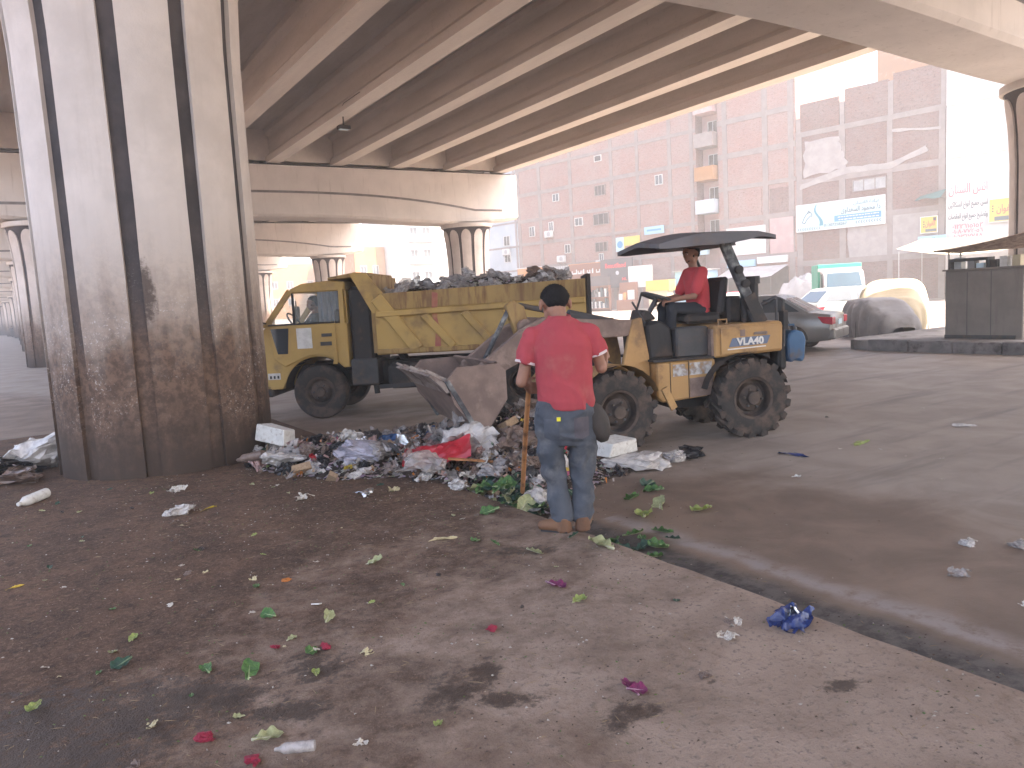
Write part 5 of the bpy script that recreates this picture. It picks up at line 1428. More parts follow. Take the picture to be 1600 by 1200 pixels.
def head_shape(mb, hc, f, k=1.0):
    """skull, jaw, nose, brow, ears around hc; f = facing (unit, local)"""
    f = Vector(f).normalized(); u = Vector((0, 0, 1)); u = (u - f * u.dot(f)).normalized(); s = f.cross(u)
    def at(a, b, c): return Vector(hc) + (s * a + f * b + u * c) * k
    v = []
    ball(mb, at(0, -.012, .032), .088 * k, n=14); ball(mb, at(0, .02, .025), .083 * k, n=12)
    ball(mb, at(0, .028, -.03), .066 * k, n=10); ball(mb, at(0, .045, -.072), .042 * k, n=10); ball(mb, at(0, -.02, -.05), .062 * k, n=10)
    for sg in (-1, 1):
        ball(mb, at(sg * .035, .03, -.06), .040 * k, n=8); ball(mb, at(sg * .042, .055, -.015), .032 * k, n=8)
        ball(mb, at(sg * .094, -.010, -.008), .030 * k, (.45, .8, 1.2), n=8); ball(mb, at(sg * .03, .083, .028), .021 * k, n=6)
    mb.tube([at(0, .088, .015), at(0, .104, -.012), at(0, .108, -.022)], [.010 * k, .014 * k, .015 * k], 8)
    ball(mb, at(0, .106, -.024), .016 * k, n=6); ball(mb, at(0, .085, -.05), .02 * k, (1.3, .7, .6), n=8)
    return at
def face_parts(parent, at, k=1.0):
    for sg in (-1, 1):
        mb = MB(); ball(mb, at(sg * .032, .080, .008), .013 * k, n=8); e = mb.build('eye', EYEW, parent, smooth=True)
        mb = MB(); ball(mb, at(sg * .032, .0905, .008), .0055 * k, n=6); mb.build('pupil', EYEB, parent, smooth=True)
        mb = MB(); mb.tube([at(sg * .014, .100, .026), at(sg * .034, .099, .032), at(sg * .054, .086, .026)], [.004 * k, .0055 * k, .003 * k], 6); mb.build('eyebrow', HAIR, parent)
    mb = MB(); mb.tube([at(-.024, .092, -.051), at(0, .1, -.05), at(.024, .092, -.051)], [.003 * k, .0055 * k, .003 * k], 6); mb.build('mouth', pm('lips', (.25, .09, .07), (.2, .08, .06), 5, .5, 0), parent)
def hair_cap(parent, hc, f, k=1.0, low=-.02, beard=False):
    """short cropped hair: covers the skull down to the nape, clear of the ears and the face, made of small tufts"""
    f = Vector(f).normalized(); u = Vector((0, 0, 1)); u = (u - f * u.dot(f)).normalized(); s = f.cross(u)
    mb = MB()
    def hp(a, t, push=0):
        ang = a * 2 * math.pi
        c = math.cos(ang)
        sm = lambda a_, b_, v_: (lambda q_: q_ * q_ * (3 - 2 * q_))(max(0, min(1, (v_ - a_) / (b_ - a_))))
        end = 1.18 + .34 * sm(-.25, .15, -c) + .88 * sm(.25, .75, -c) + .05 * noise.noise((ang * 5, 2, 1))
        th = t * end
        d = s * math.sin(th) * math.sin(ang) + f * math.sin(th) * c + u * math.cos(th)
        r = .1045 + .004 * noise.noise((d.x * 10, d.y * 10, d.z * 10)) + .003 * noise.noise((d.x * 34, d.y * 34, d.z * 34)) + push
        if t > .93: r -= .008 * (t - .93) / .07
        return Vector(hc) + (d * r - s * d.dot(s) * r * .08 + u * .022 - f * .008) * k
    mb.grid(lambda a, t: hp(a, t), 40, 20, close_u=True)
    rr = random.Random(3)
    for i in range(900):
        a, t = rr.random(), rr.random() ** .6
        p0 = hp(a, t, -.002); p1 = hp((a + rr.uniform(-.012, .012)) % 1, min(1.0, t + rr.uniform(.01, .05)), rr.uniform(.003, .009)); sd_ = (p1 - p0).cross(u)
        sd_ = sd_.normalized() * .0022 * k if sd_.length > 1e-6 else Vector((.002, 0, 0))
        mb.add([p0 - sd_, p0 + sd_, p1], [(0, 1, 2)])
    mb.build('hair', HAIR, parent, smooth=60, recalc=False)
    if beard:
        mb = MB()
        mb.grid(lambda a, t: Vector(hc) + (s * math.sin((a - .5) * 2.9) * (.074 - .012 * t) + f * (math.cos((a - .5) * 2.9) * .078 + .004) + u * (-.040 - .055 * t + .03 * abs(a - .5) * 2)) * k, 14, 5)
        mb.build('beard', HAIR, parent, smooth=60)

# --- man in the red polo, seen from behind, leaning on a wooden handle
man = thing('person', 'person in a coral red polo shirt and jeans, back turned, holding a wooden stick', 'person', (3.05, 4.16, .152), R(-33))
L_sh, L_el, L_wr = (-.190, .03, 1.335), (-.282, .0, 1.03), (-.245, .17, .985)
R_sh, R_el, R_wr = (.190, .03, 1.345), (.265, .07, 1.09), (.315, .29, 1.16)
hc = Vector((-.025, .14, 1.535)); hf = Vector((-.10, .9, -.42))
mb = MB()
ell_loft(mb, [((0, .0, .80), .155, .10), ((0, .0, .92), .16, .105), ((0, .01, 1.05), .145, .098), ((0, .02, 1.20), .165, .11), ((0, .03, 1.31), .175, .10), ((0, .045, 1.39), .12, .08)])
limb(mb, [(0, .055, 1.38), (-.01, .09, 1.47), (-.02, .12, 1.51)], [.058, .055, .056])
at = head_shape(mb, hc, hf, 1.07)
limb(mb, [(-.12, .03, 1.35), L_sh, L_el, L_wr], [.046, .043, .041, .029]); limb(mb, [(.12, .03, 1.35), R_sh, R_el, R_wr], [.046, .043, .041, .029])
hand(mb, L_wr, (.25, .75, -.25), (0, .1, 1), (1, -.25, 0), curl=.85)
hand(mb, R_wr, (.25, .9, .15), (-.3, .1, 1), (-1, .1, -.3), curl=.35)
limb(mb, [(-.085, .0, .80), (-.10, .02, .45), (-.045, .0, .08)], [.085, .055, .04]); limb(mb, [(.085, .0, .80), (.10, .03, .45), (.085, .03, .08)], [.085, .055, .04])
limb(mb, [(-.045, -.02, .06), (-.10, .10, .04)], [.04, .035]); limb(mb, [(.085, .0, .06), (.10, .14, .04)], [.04, .035])
fuse(mb, 'body', SKIN, man, .0075, 3)
face_parts(man, at)
hair_cap(man, hc, hf, 1.07)
mb = MB()
ell_loft(mb, [((.008, -.005, .835), .186, .138), ((.005, -.005, .90), .190, .142), ((.0, .0, 1.02), .186, .135), ((0, .012, 1.16), .192, .140), ((0, .022, 1.26), .200, .136), ((0, .03, 1.325), .196, .120), ((0, .04, 1.37), .160, .104), ((0, .05, 1.41), .112, .088), ((0, .06, 1.445), .074, .072)], 22)
for sh, el in ((L_sh, L_el), (R_sh, R_el)):
    a, b = Vector(sh), Vector(el); e = a + (b - a) * .60
    limb(mb, [Vector((sh[0] * .22, .055, 1.395)), Vector((sh[0] * .6, .042, 1.362)), a + Vector((0, 0, -.008))], [.055, .058, .060])
    limb(mb, [Vector((sh[0] * .5, .035, 1.33)), a + Vector((0, 0, -.012)), a + (b - a) * .3], [.062, .062, .066]); mb.tube([a + (b - a) * .12, e], [.064, .074], 12)
shirt = fuse(mb, 'polo_shirt', C_RED, man, .0085, 4, .016, 3, 6.5, (1.0, .45))
for sh, el in ((L_sh, L_el), (R_sh, R_el)):
    a, b = Vector(sh), Vector(el); d = (b - a).normalized()
    mb = MB(); e = a + (b - a) * .60
    mb.tube([e - d * .014, e + d * .003], .0775, 20); mb.build('sleeve_trim', C_TRIM, shirt, smooth=40)
mb = MB(); mb.tube([(math.cos(a_) * .066 - .005, .072 + math.sin(a_) * .062, 1.445 + .012 * math.sin(a_)) for a_ in [i * math.pi / 10 for i in range(21)]], .016, 8); mb.build('collar', C_RED, shirt, smooth=40)
mb = MB(); mb.prism([(-.186, .86), (-.168, .86), (-.178, .805)], -.06, -.055, 'y'); mb.build('hem_slit', C_JEAN, shirt)
mb = MB()
ell_loft(mb, [((0, -.003, .90), .178, .122), ((0, -.008, .82), .190, .132), ((0, -.006, .74), .188, .130), ((0, -.004, .66), .172, .115), ((0, 0, .60), .120, .09)], 20)
limb(mb, [(-.095, -.0, .76), (-.108, .012, .56), (-.100, .025, .42), (-.072, .0, .24), (-.048, -.01, .085)], [.108, .090, .078, .072, .070], 14)
limb(mb, [(.095, .0, .76), (.108, .02, .56), (.105, .035, .42), (.095, .022, .24), (.082, .01, .075)], [.108, .090, .078, .070, .068], 14)
jeans = fuse(mb, 'jeans', C_JEAN, man, .0085, 2, .019, 8, 8, (.4, 1.0))
from mathutils.bvhtree import BVHTree
def on_jeans(pts_fn, n, mat, name):
    """a patch sewn onto the back of the jeans: follows their surface"""
    me = jeans.data; bv = BVHTree.FromPolygons([v.co for v in me.vertices], [tuple(q.vertices) for q in me.polygons])
    mb = MB()
    def g(u, v):
        x, z = pts_fn(u, v)
        h = bv.ray_cast(Vector((x, -1, z)), Vector((0, 1, 0)))[0]
        return (x, (h.y if h else -.13) - .004, z)
    mb.grid(g, n, n); mb.build(name, mat, jeans, smooth=60, recalc=False)
on_jeans(lambda u, v: (-.150 + .10 * u, .79 - (.13 + .02 * (1 - abs(2 * u - 1))) * v), 9, pm('faded_denim', (.088, .096, .118), (.06, .066, .084), 5, .9, .2), 'back_pocket')
on_jeans(lambda u, v: (.048 + .10 * u, .79 - (.13 + .02 * (1 - abs(2 * u - 1))) * v), 9, pm('worn_denim', (.105, .088, .098), (.07, .064, .08), 5, .9, .2), 'back_pocket')
mb = MB(); mb.box(-.065, -.04, -.152, -.140, .775, .80); mb.build('lighter', pm('bright_yellow_plastic', (.75, .68, .04), (.65, .58, .03), 5, .4, 0), jeans)
for (ax, ay, dx, dy) in ((-.045, -.045, -.13, .05), (.082, -.03, .05, .17)):
    mb = MB(); d = Vector((dx, dy, 0)); dn = d.normalized()
    ell_loft(mb, [((ax, ay, .002), .055, .05), ((ax, ay, .05), .05, .047), ((ax, ay, .10), .045, .045)])
    limb(mb, [Vector((ax, ay, .045)), Vector((ax, ay, .04)) + d * .6, Vector((ax, ay, .034)) + d * 1.15], [.046, .045, .035])
    mb.box(ax - .04, ax + .04, ay - .04, ay + .04, -.002, .02)
    fuse(mb, 'shoe', C_SHOE, man, .008, 3)
    mb = MB(); mb.tube([Vector((ax, ay, .006)) - dn * .03, Vector((ax, ay, .006)) + d * 1.15], [.047, .036], 10); mb.v = [(x, y, max(.0, z * .3)) for x, y, z in mb.v]; mb.build('sole', V_BLK, man)
pouch = thing('belt_pouch', 'dark pouch hanging at the right hip of the standing person', 'pouch', (0, 0, 0))
pouch.matrix_world = Matrix.Translation(man.location) @ Matrix.Rotation(R(-33), 4, 'Z') @ Matrix.Translation((.255, -.02, .60)) @ Matrix.Rotation(R(-16), 4, 'Y')
mb = MB(); mb.grid(lambda u, v: ((.075 * math.cos(u * 2 * math.pi)) * math.sin(math.pi * (.06 + .9 * v)) ** .5, .05 * math.sin(u * 2 * math.pi) * math.sin(math.pi * (.06 + .9 * v)) ** .5 + .004 * noise.noise((u * 9, v * 9, 1)), .0 + .27 * (1 - v)), 18, 14, close_u=True); mb.build('bag', C_POUCH, pouch, smooth=60)
mb = MB(); mb.tube([(0, 0, .26), (-.02, .01, .33), (-.04, .0, .37)], .010, 6); mb.build('strap', C_POUCH, pouch)
stick = thing('wooden_stick', 'long wooden stick held upright by the person in red', 'stick', (0, 0, 0))
stick.matrix_world = Matrix.Translation(man.location) @ Matrix.Rotation(R(-33), 4, 'Z')
W_WOOD = pm('worn_wood', (.42, .19, .075), (.32, .14, .055), 8, .6, .15, (.14, .07, .04), .35, 9)
mb = MB(); mb.tube([(-.232, .215, 1.20), (-.230, .25, .98), (-.275, .55, .55), (-.32, .92, .04)], [.017, .018, .019, .019], 10); mb.build('pole', W_WOOD, stick, smooth=40)

# --- loader driver, seated, in profile
def seated(name, label, M, shirt_mat, face_dir, hat=False, arms=((.34, .17, 1.46), (.34, -.17, 1.46)), low=True):
    """x forward, seat top at z = 0"""
    p = thing(name, label, 'person', (0, 0, 0)); p.matrix_world = M
    mb = MB()
    hc = Vector((.07, .0, .70)); 
    def T(q): return (q[0], q[1], q[2])
    ell_loft(mb, [((.0, 0, .0), .11, .165), ((.0, 0, .12), .10, .155), ((.01, 0, .30), .105, .165), ((.03, 0, .44), .10, .175), ((.04, 0, .51), .075, .12)])
    limb(mb, [(.04, 0, .50), (.055, 0, .57), (.065, 0, .64)], [.055, .052, .054])
    at_ = head_shape(mb, hc, face_dir)
    for sg, hd in zip((1, -1), arms):
        sh = Vector((.03, sg * .19, .47)); h_ = Vector(hd)
        el = (sh + h_) / 2 + Vector((-.06, sg * .05, -.12))
        limb(mb, [(.03, sg * .1, .47), sh, el, h_], [.058, .054, .042, .03])
        hand(mb, h_, (h_ - el).normalized() + Vector((.2, 0, .0)), (0, -sg, .3), (.2, 0, -1), curl=.75)
    if low:
        for sg in (1, -1):
            limb(mb, [(.02, sg * .09, .03), (.40, sg * .13, .07), (.44, sg * .13, -.33), (.56, sg * .13, -.37)], [.08, .058, .042, .036])
    fuse(mb, 'body', SKIN, p, .009, 3)
    face_parts(p, at_); hair_cap(p, hc, face_dir, beard=True)
    mb = MB()
    ell_loft(mb, [((.0, 0, -.01), .135, .185), ((.0, 0, .12), .13, .178), ((.01, 0, .30), .135, .19), ((.03, 0, .43), .125, .20), ((.04, 0, .50), .10, .155), ((.045, 0, .54), .07, .075)], 18)
    for sg, hd in zip((1, -1), arms):
        sh = Vector((.03, sg * .19, .47)); h_ = Vector(hd); el = (sh + h_) / 2 + Vector((-.06, sg * .05, -.12))
        limb(mb, [(.03, sg * .12, .46), sh, sh + (el - sh) * .75], [.075, .073, .07])
    fuse(mb, 'shirt', shirt_mat, p, .011, 4, .006, 2, 9)
    if low:
        mb = MB(); ell_loft(mb, [((.0, 0, -.03), .13, .18), ((.0, 0, .05), .14, .185)])
        for sg in (1, -1): limb(mb, [(.02, sg * .09, .03), (.40, sg * .13, .07), (.43, sg * .13, -.30)], [.10, .078, .062])
        fuse(mb, 'trousers', C_DPANT, p, .012, 3, .006, 4, 9)
        for sg in (1, -1):
            mb = MB(); limb(mb, [(.43, sg * .13, -.34), (.60, sg * .13, -.365)], [.05, .042]); fuse(mb, 'shoe', C_SHOE, p, .01, 2)
    return p
ML = Matrix.Translation(loader.location) @ Matrix.Rotation(LH, 4, 'Z') @ Matrix.Translation((.30, 0, 1.445))
seated('person', 'person in a red T-shirt driving the loader, seen from the side', ML, pm('red_tshirt', (.50, .06, .07), (.42, .05, .06), 3, .9, .2, (.3, .06, .06), .25, 3, bscale=100, bdist=.002), (1, .25, -.12), arms=((.40, .16, .17), (.40, -.16, .17)))
MTK = Matrix.Translation(truck.location) @ Matrix.Rotation(TH, 4, 'Z') @ Matrix.Translation((3.32, .38, 1.13))
seated('person', 'person sitting at the wheel of the dump truck, only head and shoulders visible', MTK, pm('dark_shirt', (.06, .06, .07), (.05, .05, .055), 3, .9, .1), (1, .05, 0), arms=((.55, .16, .25), (.55, -.16, .25)), low=False)
p = cam_pt(-72.2, 113)
seated('person', 'tiny rider on the far motorcycle', Matrix.Translation((p.x, p.y, .83)) @ Matrix.Rotation(R(95), 4, 'Z') @ Matrix.Translation((-.2, 0, 0)), pm('dark_shirt', (.06, .06, .07)), (1, 0, 0), arms=((.55, .3, .2), (.55, -.3, .2)))
# ---------------------------------------------------------------- rubbish heap and litter
rnd = random.Random(5)
def heap_h(x, y):
    g = lambda cx, cy, sx, sy, h: h * math.exp(-((x - cx) / sx) ** 2 - ((y - cy) / sy) ** 2)
    return g(4.55, 7.0, .62, .85, .52) + g(3.05, 7.55, .75, .8, .20) + g(3.75, 6.15, .55, .7, .22) + g(2.4, 8.2, .45, .5, .12) + g(4.2, 8.5, 1.0, .8, .16) + g(3.45, 5.35, .22, .5, .10)
def ground_z(x, y): return pz(x, y) if x < pave_edge(y) else 0.0
def surf(x, y):
    base = ground_z(x, y)
    h = heap_h(x, y)
    return base + max(0, h - .02)
def m_refuse():
    t = NT('mixed_refuse')
    P = t.tc.outputs['Object']
    v = t.voronoi(t.map(P, (1, 1, 1)), 26, 'F1', 'Color')
    n = t.noise(P, 5, 6, .7); f = t.noise(P, 40, 4, .7)
    c = t.mix(t.ramp(n, .35, .65), (.055, .038, .03), (.028, .022, .02))
    hs = t.n.new('ShaderNodeHueSaturation'); hs.inputs['Saturation'].default_value = .35; hs.inputs['Value'].default_value = .45
    t.put(hs.inputs['Color'], v)
    s = t.sep(v)
    c = t.mix(t.math('MULTIPLY', t.ramp(s[0], .62, .7), .8), c, hs.outputs[0])
    t.bump(t.math('ADD', f, n), .9, .03)
    return t.done(c, .9, 0, .3)
M_REF = m_refuse()
mb = MB()
def hp(u, v):
    x = 1.5 + 4.6 * u; y = 4.7 + 5.2 * v
    h = heap_h(x, y)
    z = ground_z(x, y) - .03 + h + (.05 * noise.noise((x * 5, y * 5, 0)) + .035 * noise.noise((x * 13, y * 13, 4))) * min(1, h / .1)
    return (x, y, z)
mb.grid(hp, 120, 130)
# drop the flat remainder of the sheet
keep = [f for f in mb.f if max(heap_h(mb.v[i][0], mb.v[i][1]) for i in f) > .045]
mb.f = keep; mb.m = [0] * len(keep)
tag(mb.build('refuse_mound', M_REF, smooth=60, recalc=False), 'dark wet mixed refuse under the heap of bags beside the kerb', 'refuse', kind='stuff')

# ---- base meshes
def folds(seed, n, f0, f1):
    """random straight creases, as in crumpled plastic or paper"""
    r_ = random.Random(seed); out = []
    for _ in range(n):
        d = Vector((r_.gauss(0, 1), r_.gauss(0, 1), r_.gauss(0, 1))).normalized()
        o = Vector((r_.gauss(0, 1), r_.gauss(0, 1), r_.gauss(0, 1))).normalized()
        out.append((d, o, r_.uniform(f0, f1), r_.uniform(0, 2)))
    return out
def crease(p, fl, amp):
    q = p.copy()
    for d, o, f, ph in fl:
        t = (q.dot(d) * f + ph) % 2.0
        q = q + o * (amp * (abs(t - 1) - .5) / f)
    return q
def crumple_mesh(name, seed, sub=4, k=.42, flat_=.62):
    """crumpled bag: sharp straight folds in several sizes"""
    bm = bmesh.new(); bmesh.ops.create_icosphere(bm, subdivisions=sub, radius=.85)
    S = Vector((seed, seed * .7, -seed))
    big, small = folds(seed, 7, .9, 1.8), folds(seed + 50, 12, 2.2, 5.5)
    for v in bm.verts:
        p = v.co.copy()
        p = p * (1 + k * .8 * noise.noise(p * .9 + S))
        p = crease(p, big, .62); p = crease(p, small, .60)
        p.z *= flat_
        v.co = p
    bmesh.ops.recalc_face_normals(bm, faces=bm.faces)
    me = bpy.data.meshes.new(name); bm.to_mesh(me); bm.free()
    me.materials.append(None)
    for p in me.polygons: p.use_smooth = True
    try: me.set_sharp_from_angle(angle=R(24))
    except Exception: pass
    return me
def sheet_mesh(name, seed, n=20, amp=.32, ruffle=0, cup=0, asp=1.0):
    mb = MB(); fl = folds(seed * 3, 6, .8, 2.0); fs = folds(seed * 5 + 1, 7, 2.2, 5)
    def s(u, v):
        x, y = (u - .5) * 2, (v - .5) * 2 * asp
        ed = 1 + .35 * noise.noise((x * 1.5 + seed, y * 1.5, 9)) + .15 * noise.noise((x * 5 + seed, y * 5, 9))
        p = crease(Vector((x * ed, y * ed, 0)), fl, amp * 2.2)
        p = crease(p, fs, amp * 1.7)
        return (p.x, p.y, p.z + .3)
    mb.grid(s, n, n)
    me = mb.mesh(name, [], recalc=False); me.materials.append(None)
    for p in me.polygons: p.use_smooth = True
    try: me.set_sharp_from_angle(angle=R(24))
    except Exception: pass
    return me
def leaf_mesh(name, seed):
    """ruffled cabbage or lettuce leaf with a thick rib"""
    mb = MB()
    def s(u, v):
        q = u
        w = .95 * math.sin(math.pi * min(1, q * .93 + .06)) ** .6 * (.30 + .70 * q)
        yy = (v - .5) * 2 * w
        e = abs(v - .5) * 2
        z = .42 * e ** 2 * w + .12 * e ** 2 * math.sin(q * 17 + seed + (3 if v > .5 else 0)) + .45 * max(0, q - .4) ** 2 + .05 * noise.noise((q * 6, v * 6, seed))
        return (q * 2 - 1, yy + .08 * noise.noise((q * 5, v * 3, seed + 3)), z + .02)
    mb.grid(s, 18, 11)
    mb.tube([(-1.05, 0, .05), (-.4, 0, .04), (.3, 0, .03), (.9, 0, .12)], [.09, .06, .035, .01], 6, mi=1)
    me = mb.mesh(name, [], recalc=False); me.materials.append(None); me.materials.append(None)
    for p in me.polygons: p.use_smooth = True
    return me
BAGS = [crumple_mesh('bag_shape', 3.7 * i + 1, 4, .52 + .08 * (i % 3), .50 + .09 * (i % 3)) for i in range(8)]
SHEETS = [sheet_mesh('sheet_shape', 2.3 * i + 5, 20, .26 + .05 * (i % 3), asp=.6 + .15 * (i % 4)) for i in range(8)]
LEAVES = [leaf_mesh('leaf_shape', 1.7 * i) for i in range(6)]
def box_shape(seed):
    mb = MB(); r_ = random.Random(seed)
    v = [(x * (1 + r_.uniform(-.12, .12)), y * .7 * (1 + r_.uniform(-.12, .12)), z * .45 * (1 + r_.uniform(-.2, .2)) + .45) for x in (-1, 1) for y in (-1, 1) for z in (-1, 1)]
    mb.add(v, [(0, 1, 3, 2), (4, 6, 7, 5), (0, 4, 5, 1), (2, 3, 7, 6), (0, 2, 6, 4), (1, 5, 7, 3)])
    me = mb.mesh('carton_shape', [], bevel=.05); me.materials.append(None); return me
CARTONS = [box_shape(i) for i in range(3)]
def bottle_shape():
    mb = MB(); mb.lathe([(.001, -1), (.26, -1), (.28, -.9), (.28, -.1), (.26, 0), (.28, .1), (.28, .45), (.12, .75), (.1, .95), (.001, .96)], 12, axis='x', c=(0, 0, .26))
    me = mb.mesh('bottle_shape', [], smooth=40); me.materials.append(None); return me
BOTTLE = bottle_shape()

# ---- litter materials
def film(name, c, tr=.25, rough=.22):
    """thin plastic: lets some light through, glossy creases"""
    t = NT(name)
    n = t.noise(t.tc.outputs['Object'], 3, 4, .6)
    col = t.mix(t.ramp(n, .35, .65), c, tuple(k * .7 for k in c))
    t.bump(t.noise(t.tc.outputs['Object'], 6, 4, .6), .25, .04)
    t.p.inputs['Transmission Weight'].default_value = 0
    m = t.done(col, rough, 0, .5)
    if tr:
        a = t.n.new('ShaderNodeBsdfTransparent'); mx = t.n.new('ShaderNodeMixShader'); mx.inputs[0].default_value = tr
        t.l.new(t.p.outputs[0], mx.inputs[1]); t.l.new(a.outputs[0], mx.inputs[2]); t.l.new(mx.outputs[0], t.n['Material Output'].inputs['Surface'])
    return m
F_WHITE = film('white_film', (.60, .555, .53), .12); F_GREYF = film('grey_film', (.40, .36, .345), .2); F_CLEAR = film('clear_film', (.52, .47, .45), .4); F_LILAC = film('lilac_film', (.42, .40, .47), .1)
F_BROWN = film('soiled_film', (.20, .14, .115), .15, .35); F_BLACK = film('black_film', (.025, .024, .028), 0, .3); F_RED = film('red_film', (.48, .02, .035), 0, .4); F_PINK = film('pink_film', (.45, .12, .2), .1)
F_BLUE = film('blue_film', (.06, .13, .30), .05); F_YEL = film('yellow_film', (.60, .42, .06), .05); F_ORG = film('orange_film', (.55, .2, .05), .05); F_GREEN = film('green_film', (.07, .2, .11), .05)
F_ROSE = film('rose_film', (.42, .27, .25), .12)
F_SILV = pm('silver_foil', (.6, .6, .62), (.4, .4, .42), 4, .22, .3, metal=.9, bscale=20)
F_NAVY = film('navy_foil', (.03, .05, .17), 0, .2)
K_CARD = pm('soiled_cardboard', (.32, .22, .14), (.24, .16, .10), 5, .9, .2); K_PAPER = pm('soiled_paper', (.55, .50, .44), (.42, .37, .32), 5, .9, .2, (.25, .18, .13), .35, 5); K_FOAM = pm('foam_white', (.62, .60, .57), (.54, .52, .49), 5, .8, .2, (.35, .29, .25), .3, 4)
K_BONE = pm('pale_peel', (.50, .43, .26), (.40, .33, .19), 6, .7, .2)
def leafm(name, a, b, rib):
    t = NT(name); n = t.noise(t.tc.outputs['Object'], 4, 5, .6); f = t.noise(t.tc.outputs['Object'], 14, 4, .7)
    c = t.mix(t.ramp(n, .35, .65), a, b); t.bump(f, .5, .03)
    t.p.inputs['Subsurface Weight'].default_value = .0
    return t.done(c, .5, 0, .4), pm(name + '_rib', rib, None, 6, .5, .1)
LG = leafm('green_cabbage_leaf', (.10, .20, .05), (.05, .115, .04), (.30, .36, .18)); LD = leafm('dark_green_leaf', (.035, .085, .055), (.02, .05, .035), (.2, .26, .16))
LY = leafm('yellow_green_leaf', (.32, .36, .10), (.20, .26, .07), (.42, .42, .22)); LP = leafm('pale_leaf', (.38, .38, .20), (.28, .29, .14), (.5, .48, .34))
LV = leafm('purple_cabbage_leaf', (.20, .02, .09), (.11, .012, .06), (.42, .26, .32)); LR_ = leafm('red_petal', (.32, .02, .05), (.22, .015, .04), (.3, .05, .06))

def put(name, me, mats, x, y, sc, label, cat, group, z=None, rot=None, lift=0):
    o = bpy.data.objects.new(name, me); link(o)
    mats = mats if isinstance(mats, (tuple, list)) else [mats]
    for i, m in enumerate(mats[:len(o.material_slots)]):
        o.material_slots[i].link = 'OBJECT'; o.material_slots[i].material = m
    o.location = (x, y, (surf(x, y) if z is None else z) + lift)
    sc = sc if isinstance(sc, (tuple, list)) else (sc, sc, sc)
    o.scale = sc
    o.rotation_euler = rot if rot is not None else (rnd.uniform(-.35, .35), rnd.uniform(-.35, .35), rnd.uniform(0, 6.28))
    tag(o, label, cat, group)
    return o
def heap_zone(x, y, s):
    size = 'small' if s < .075 else ('large' if s > .115 else 'mid-sized')
    if x < 2.55: z = 'at the left end by the column' if y > 7.6 else 'at the front left corner'
    elif x > 4.45 and y < 6.4: z = 'at the right end behind the person'
    elif x > 4.0: z = 'under the bucket, on top' if heap_h(x, y) > .33 else ('behind the bucket by the truck' if y > 7.6 else 'on the slope left of the stick')
    elif y < 6.05: z = 'at the front beside the cabbage leaves'
    elif y < 6.75: z = 'in the front row near the red sheet'
    elif y < 7.5: z = 'in the middle between red sheet and column' if x < 3.3 else 'in the middle just behind the red sheet'
    else: z = 'at the back below the truck cab' if x < 3.3 else 'at the back left of the bucket'
    return size, z
MNAME = {}
KINDS = [   # name, meshes, material, size range, label, category, weight
    ('plastic_bag', BAGS, F_WHITE, (.05, .15), 'crumpled off-white plastic bag in the rubbish heap', 'plastic bag', 17),
    ('plastic_bag', BAGS, F_GREYF, (.05, .14), 'crumpled grey plastic bag in the rubbish heap', 'plastic bag', 14),
    ('plastic_bag', BAGS, F_BROWN, (.05, .11), 'soiled brown bag in the rubbish heap', 'plastic bag', 16),
    ('plastic_bag', BAGS, F_BLACK, (.06, .14), 'black bag in the rubbish heap', 'plastic bag', 17),
    ('plastic_film', SHEETS, F_CLEAR, (.06, .15), 'torn clear plastic film in the rubbish heap', 'plastic film', 16),
    ('plastic_film', SHEETS, F_BROWN, (.06, .16), 'soiled brown plastic film in the rubbish heap', 'plastic film', 18),
    ('paper_scrap', SHEETS, K_PAPER, (.04, .10), 'crumpled soiled paper in the rubbish heap', 'paper', 14),
    ('cardboard_scrap', CARTONS, K_CARD, (.05, .11), 'crushed cardboard carton in the rubbish heap', 'carton', 8),
    ('wrapper', SHEETS, F_RED, (.03, .07), 'small red wrapper in the rubbish heap', 'wrapper', 3),
    ('wrapper', SHEETS, F_BLUE, (.04, .09), 'small blue wrapper in the rubbish heap', 'wrapper', 3),
    ('wrapper', SHEETS, F_YEL, (.03, .07), 'small yellow wrapper in the rubbish heap', 'wrapper', 5),
    ('wrapper', SHEETS, F_ORG, (.03, .06), 'small orange wrapper in the rubbish heap', 'wrapper', 4),
    ('wrapper', SHEETS, F_PINK, (.03, .07), 'small pink wrapper in the rubbish heap', 'wrapper', 4),
    ('plastic_bag', BAGS, F_ROSE, (.05, .12), 'pinkish crumpled bag in the rubbish heap', 'plastic bag', 14),
    ('foil_scrap', SHEETS, F_SILV, (.03, .07), 'crumpled silver foil in the rubbish heap', 'foil', 6),
    ('cabbage_leaf', LEAVES, LD, (.07, .14), 'dark limp leaf in the rubbish heap', 'leaf', 9),
]
wsum = sum(k[6] for k in KINDS)
made = 0
while made < 430:
    x, y = rnd.uniform(1.9, 5.3), rnd.uniform(5.0, 9.6)
    h = heap_h(x, y)
    if rnd.random() > min(1, (h + .02) * 7): continue
    if h < .035: continue
    q = rnd.uniform(0, wsum)
    for kd in KINDS:
        q -= kd[6]
        if q <= 0: break
    s = rnd.uniform(*kd[3]) * (1.0 if h > .2 else .85)
    dark = (y > 7.6 and x < 4.2)
    if dark and kd[2] in (F_WHITE, F_CLEAR) and rnd.random() < .6: continue
    size, zone = heap_zone(x, y, s)
    put(kd[0], rnd.choice(kd[1]), kd[2], x, y, s, size + ' ' + kd[4].replace(' in the rubbish heap', '') + ' ' + zone + ' of the heap', kd[5], 'rubbish in the heap', rot=(rnd.uniform(-.9, .9), rnd.uniform(-.9, .9), rnd.uniform(0, 6.28)), lift=rnd.uniform(-.2, .35) * s)
    made += 1
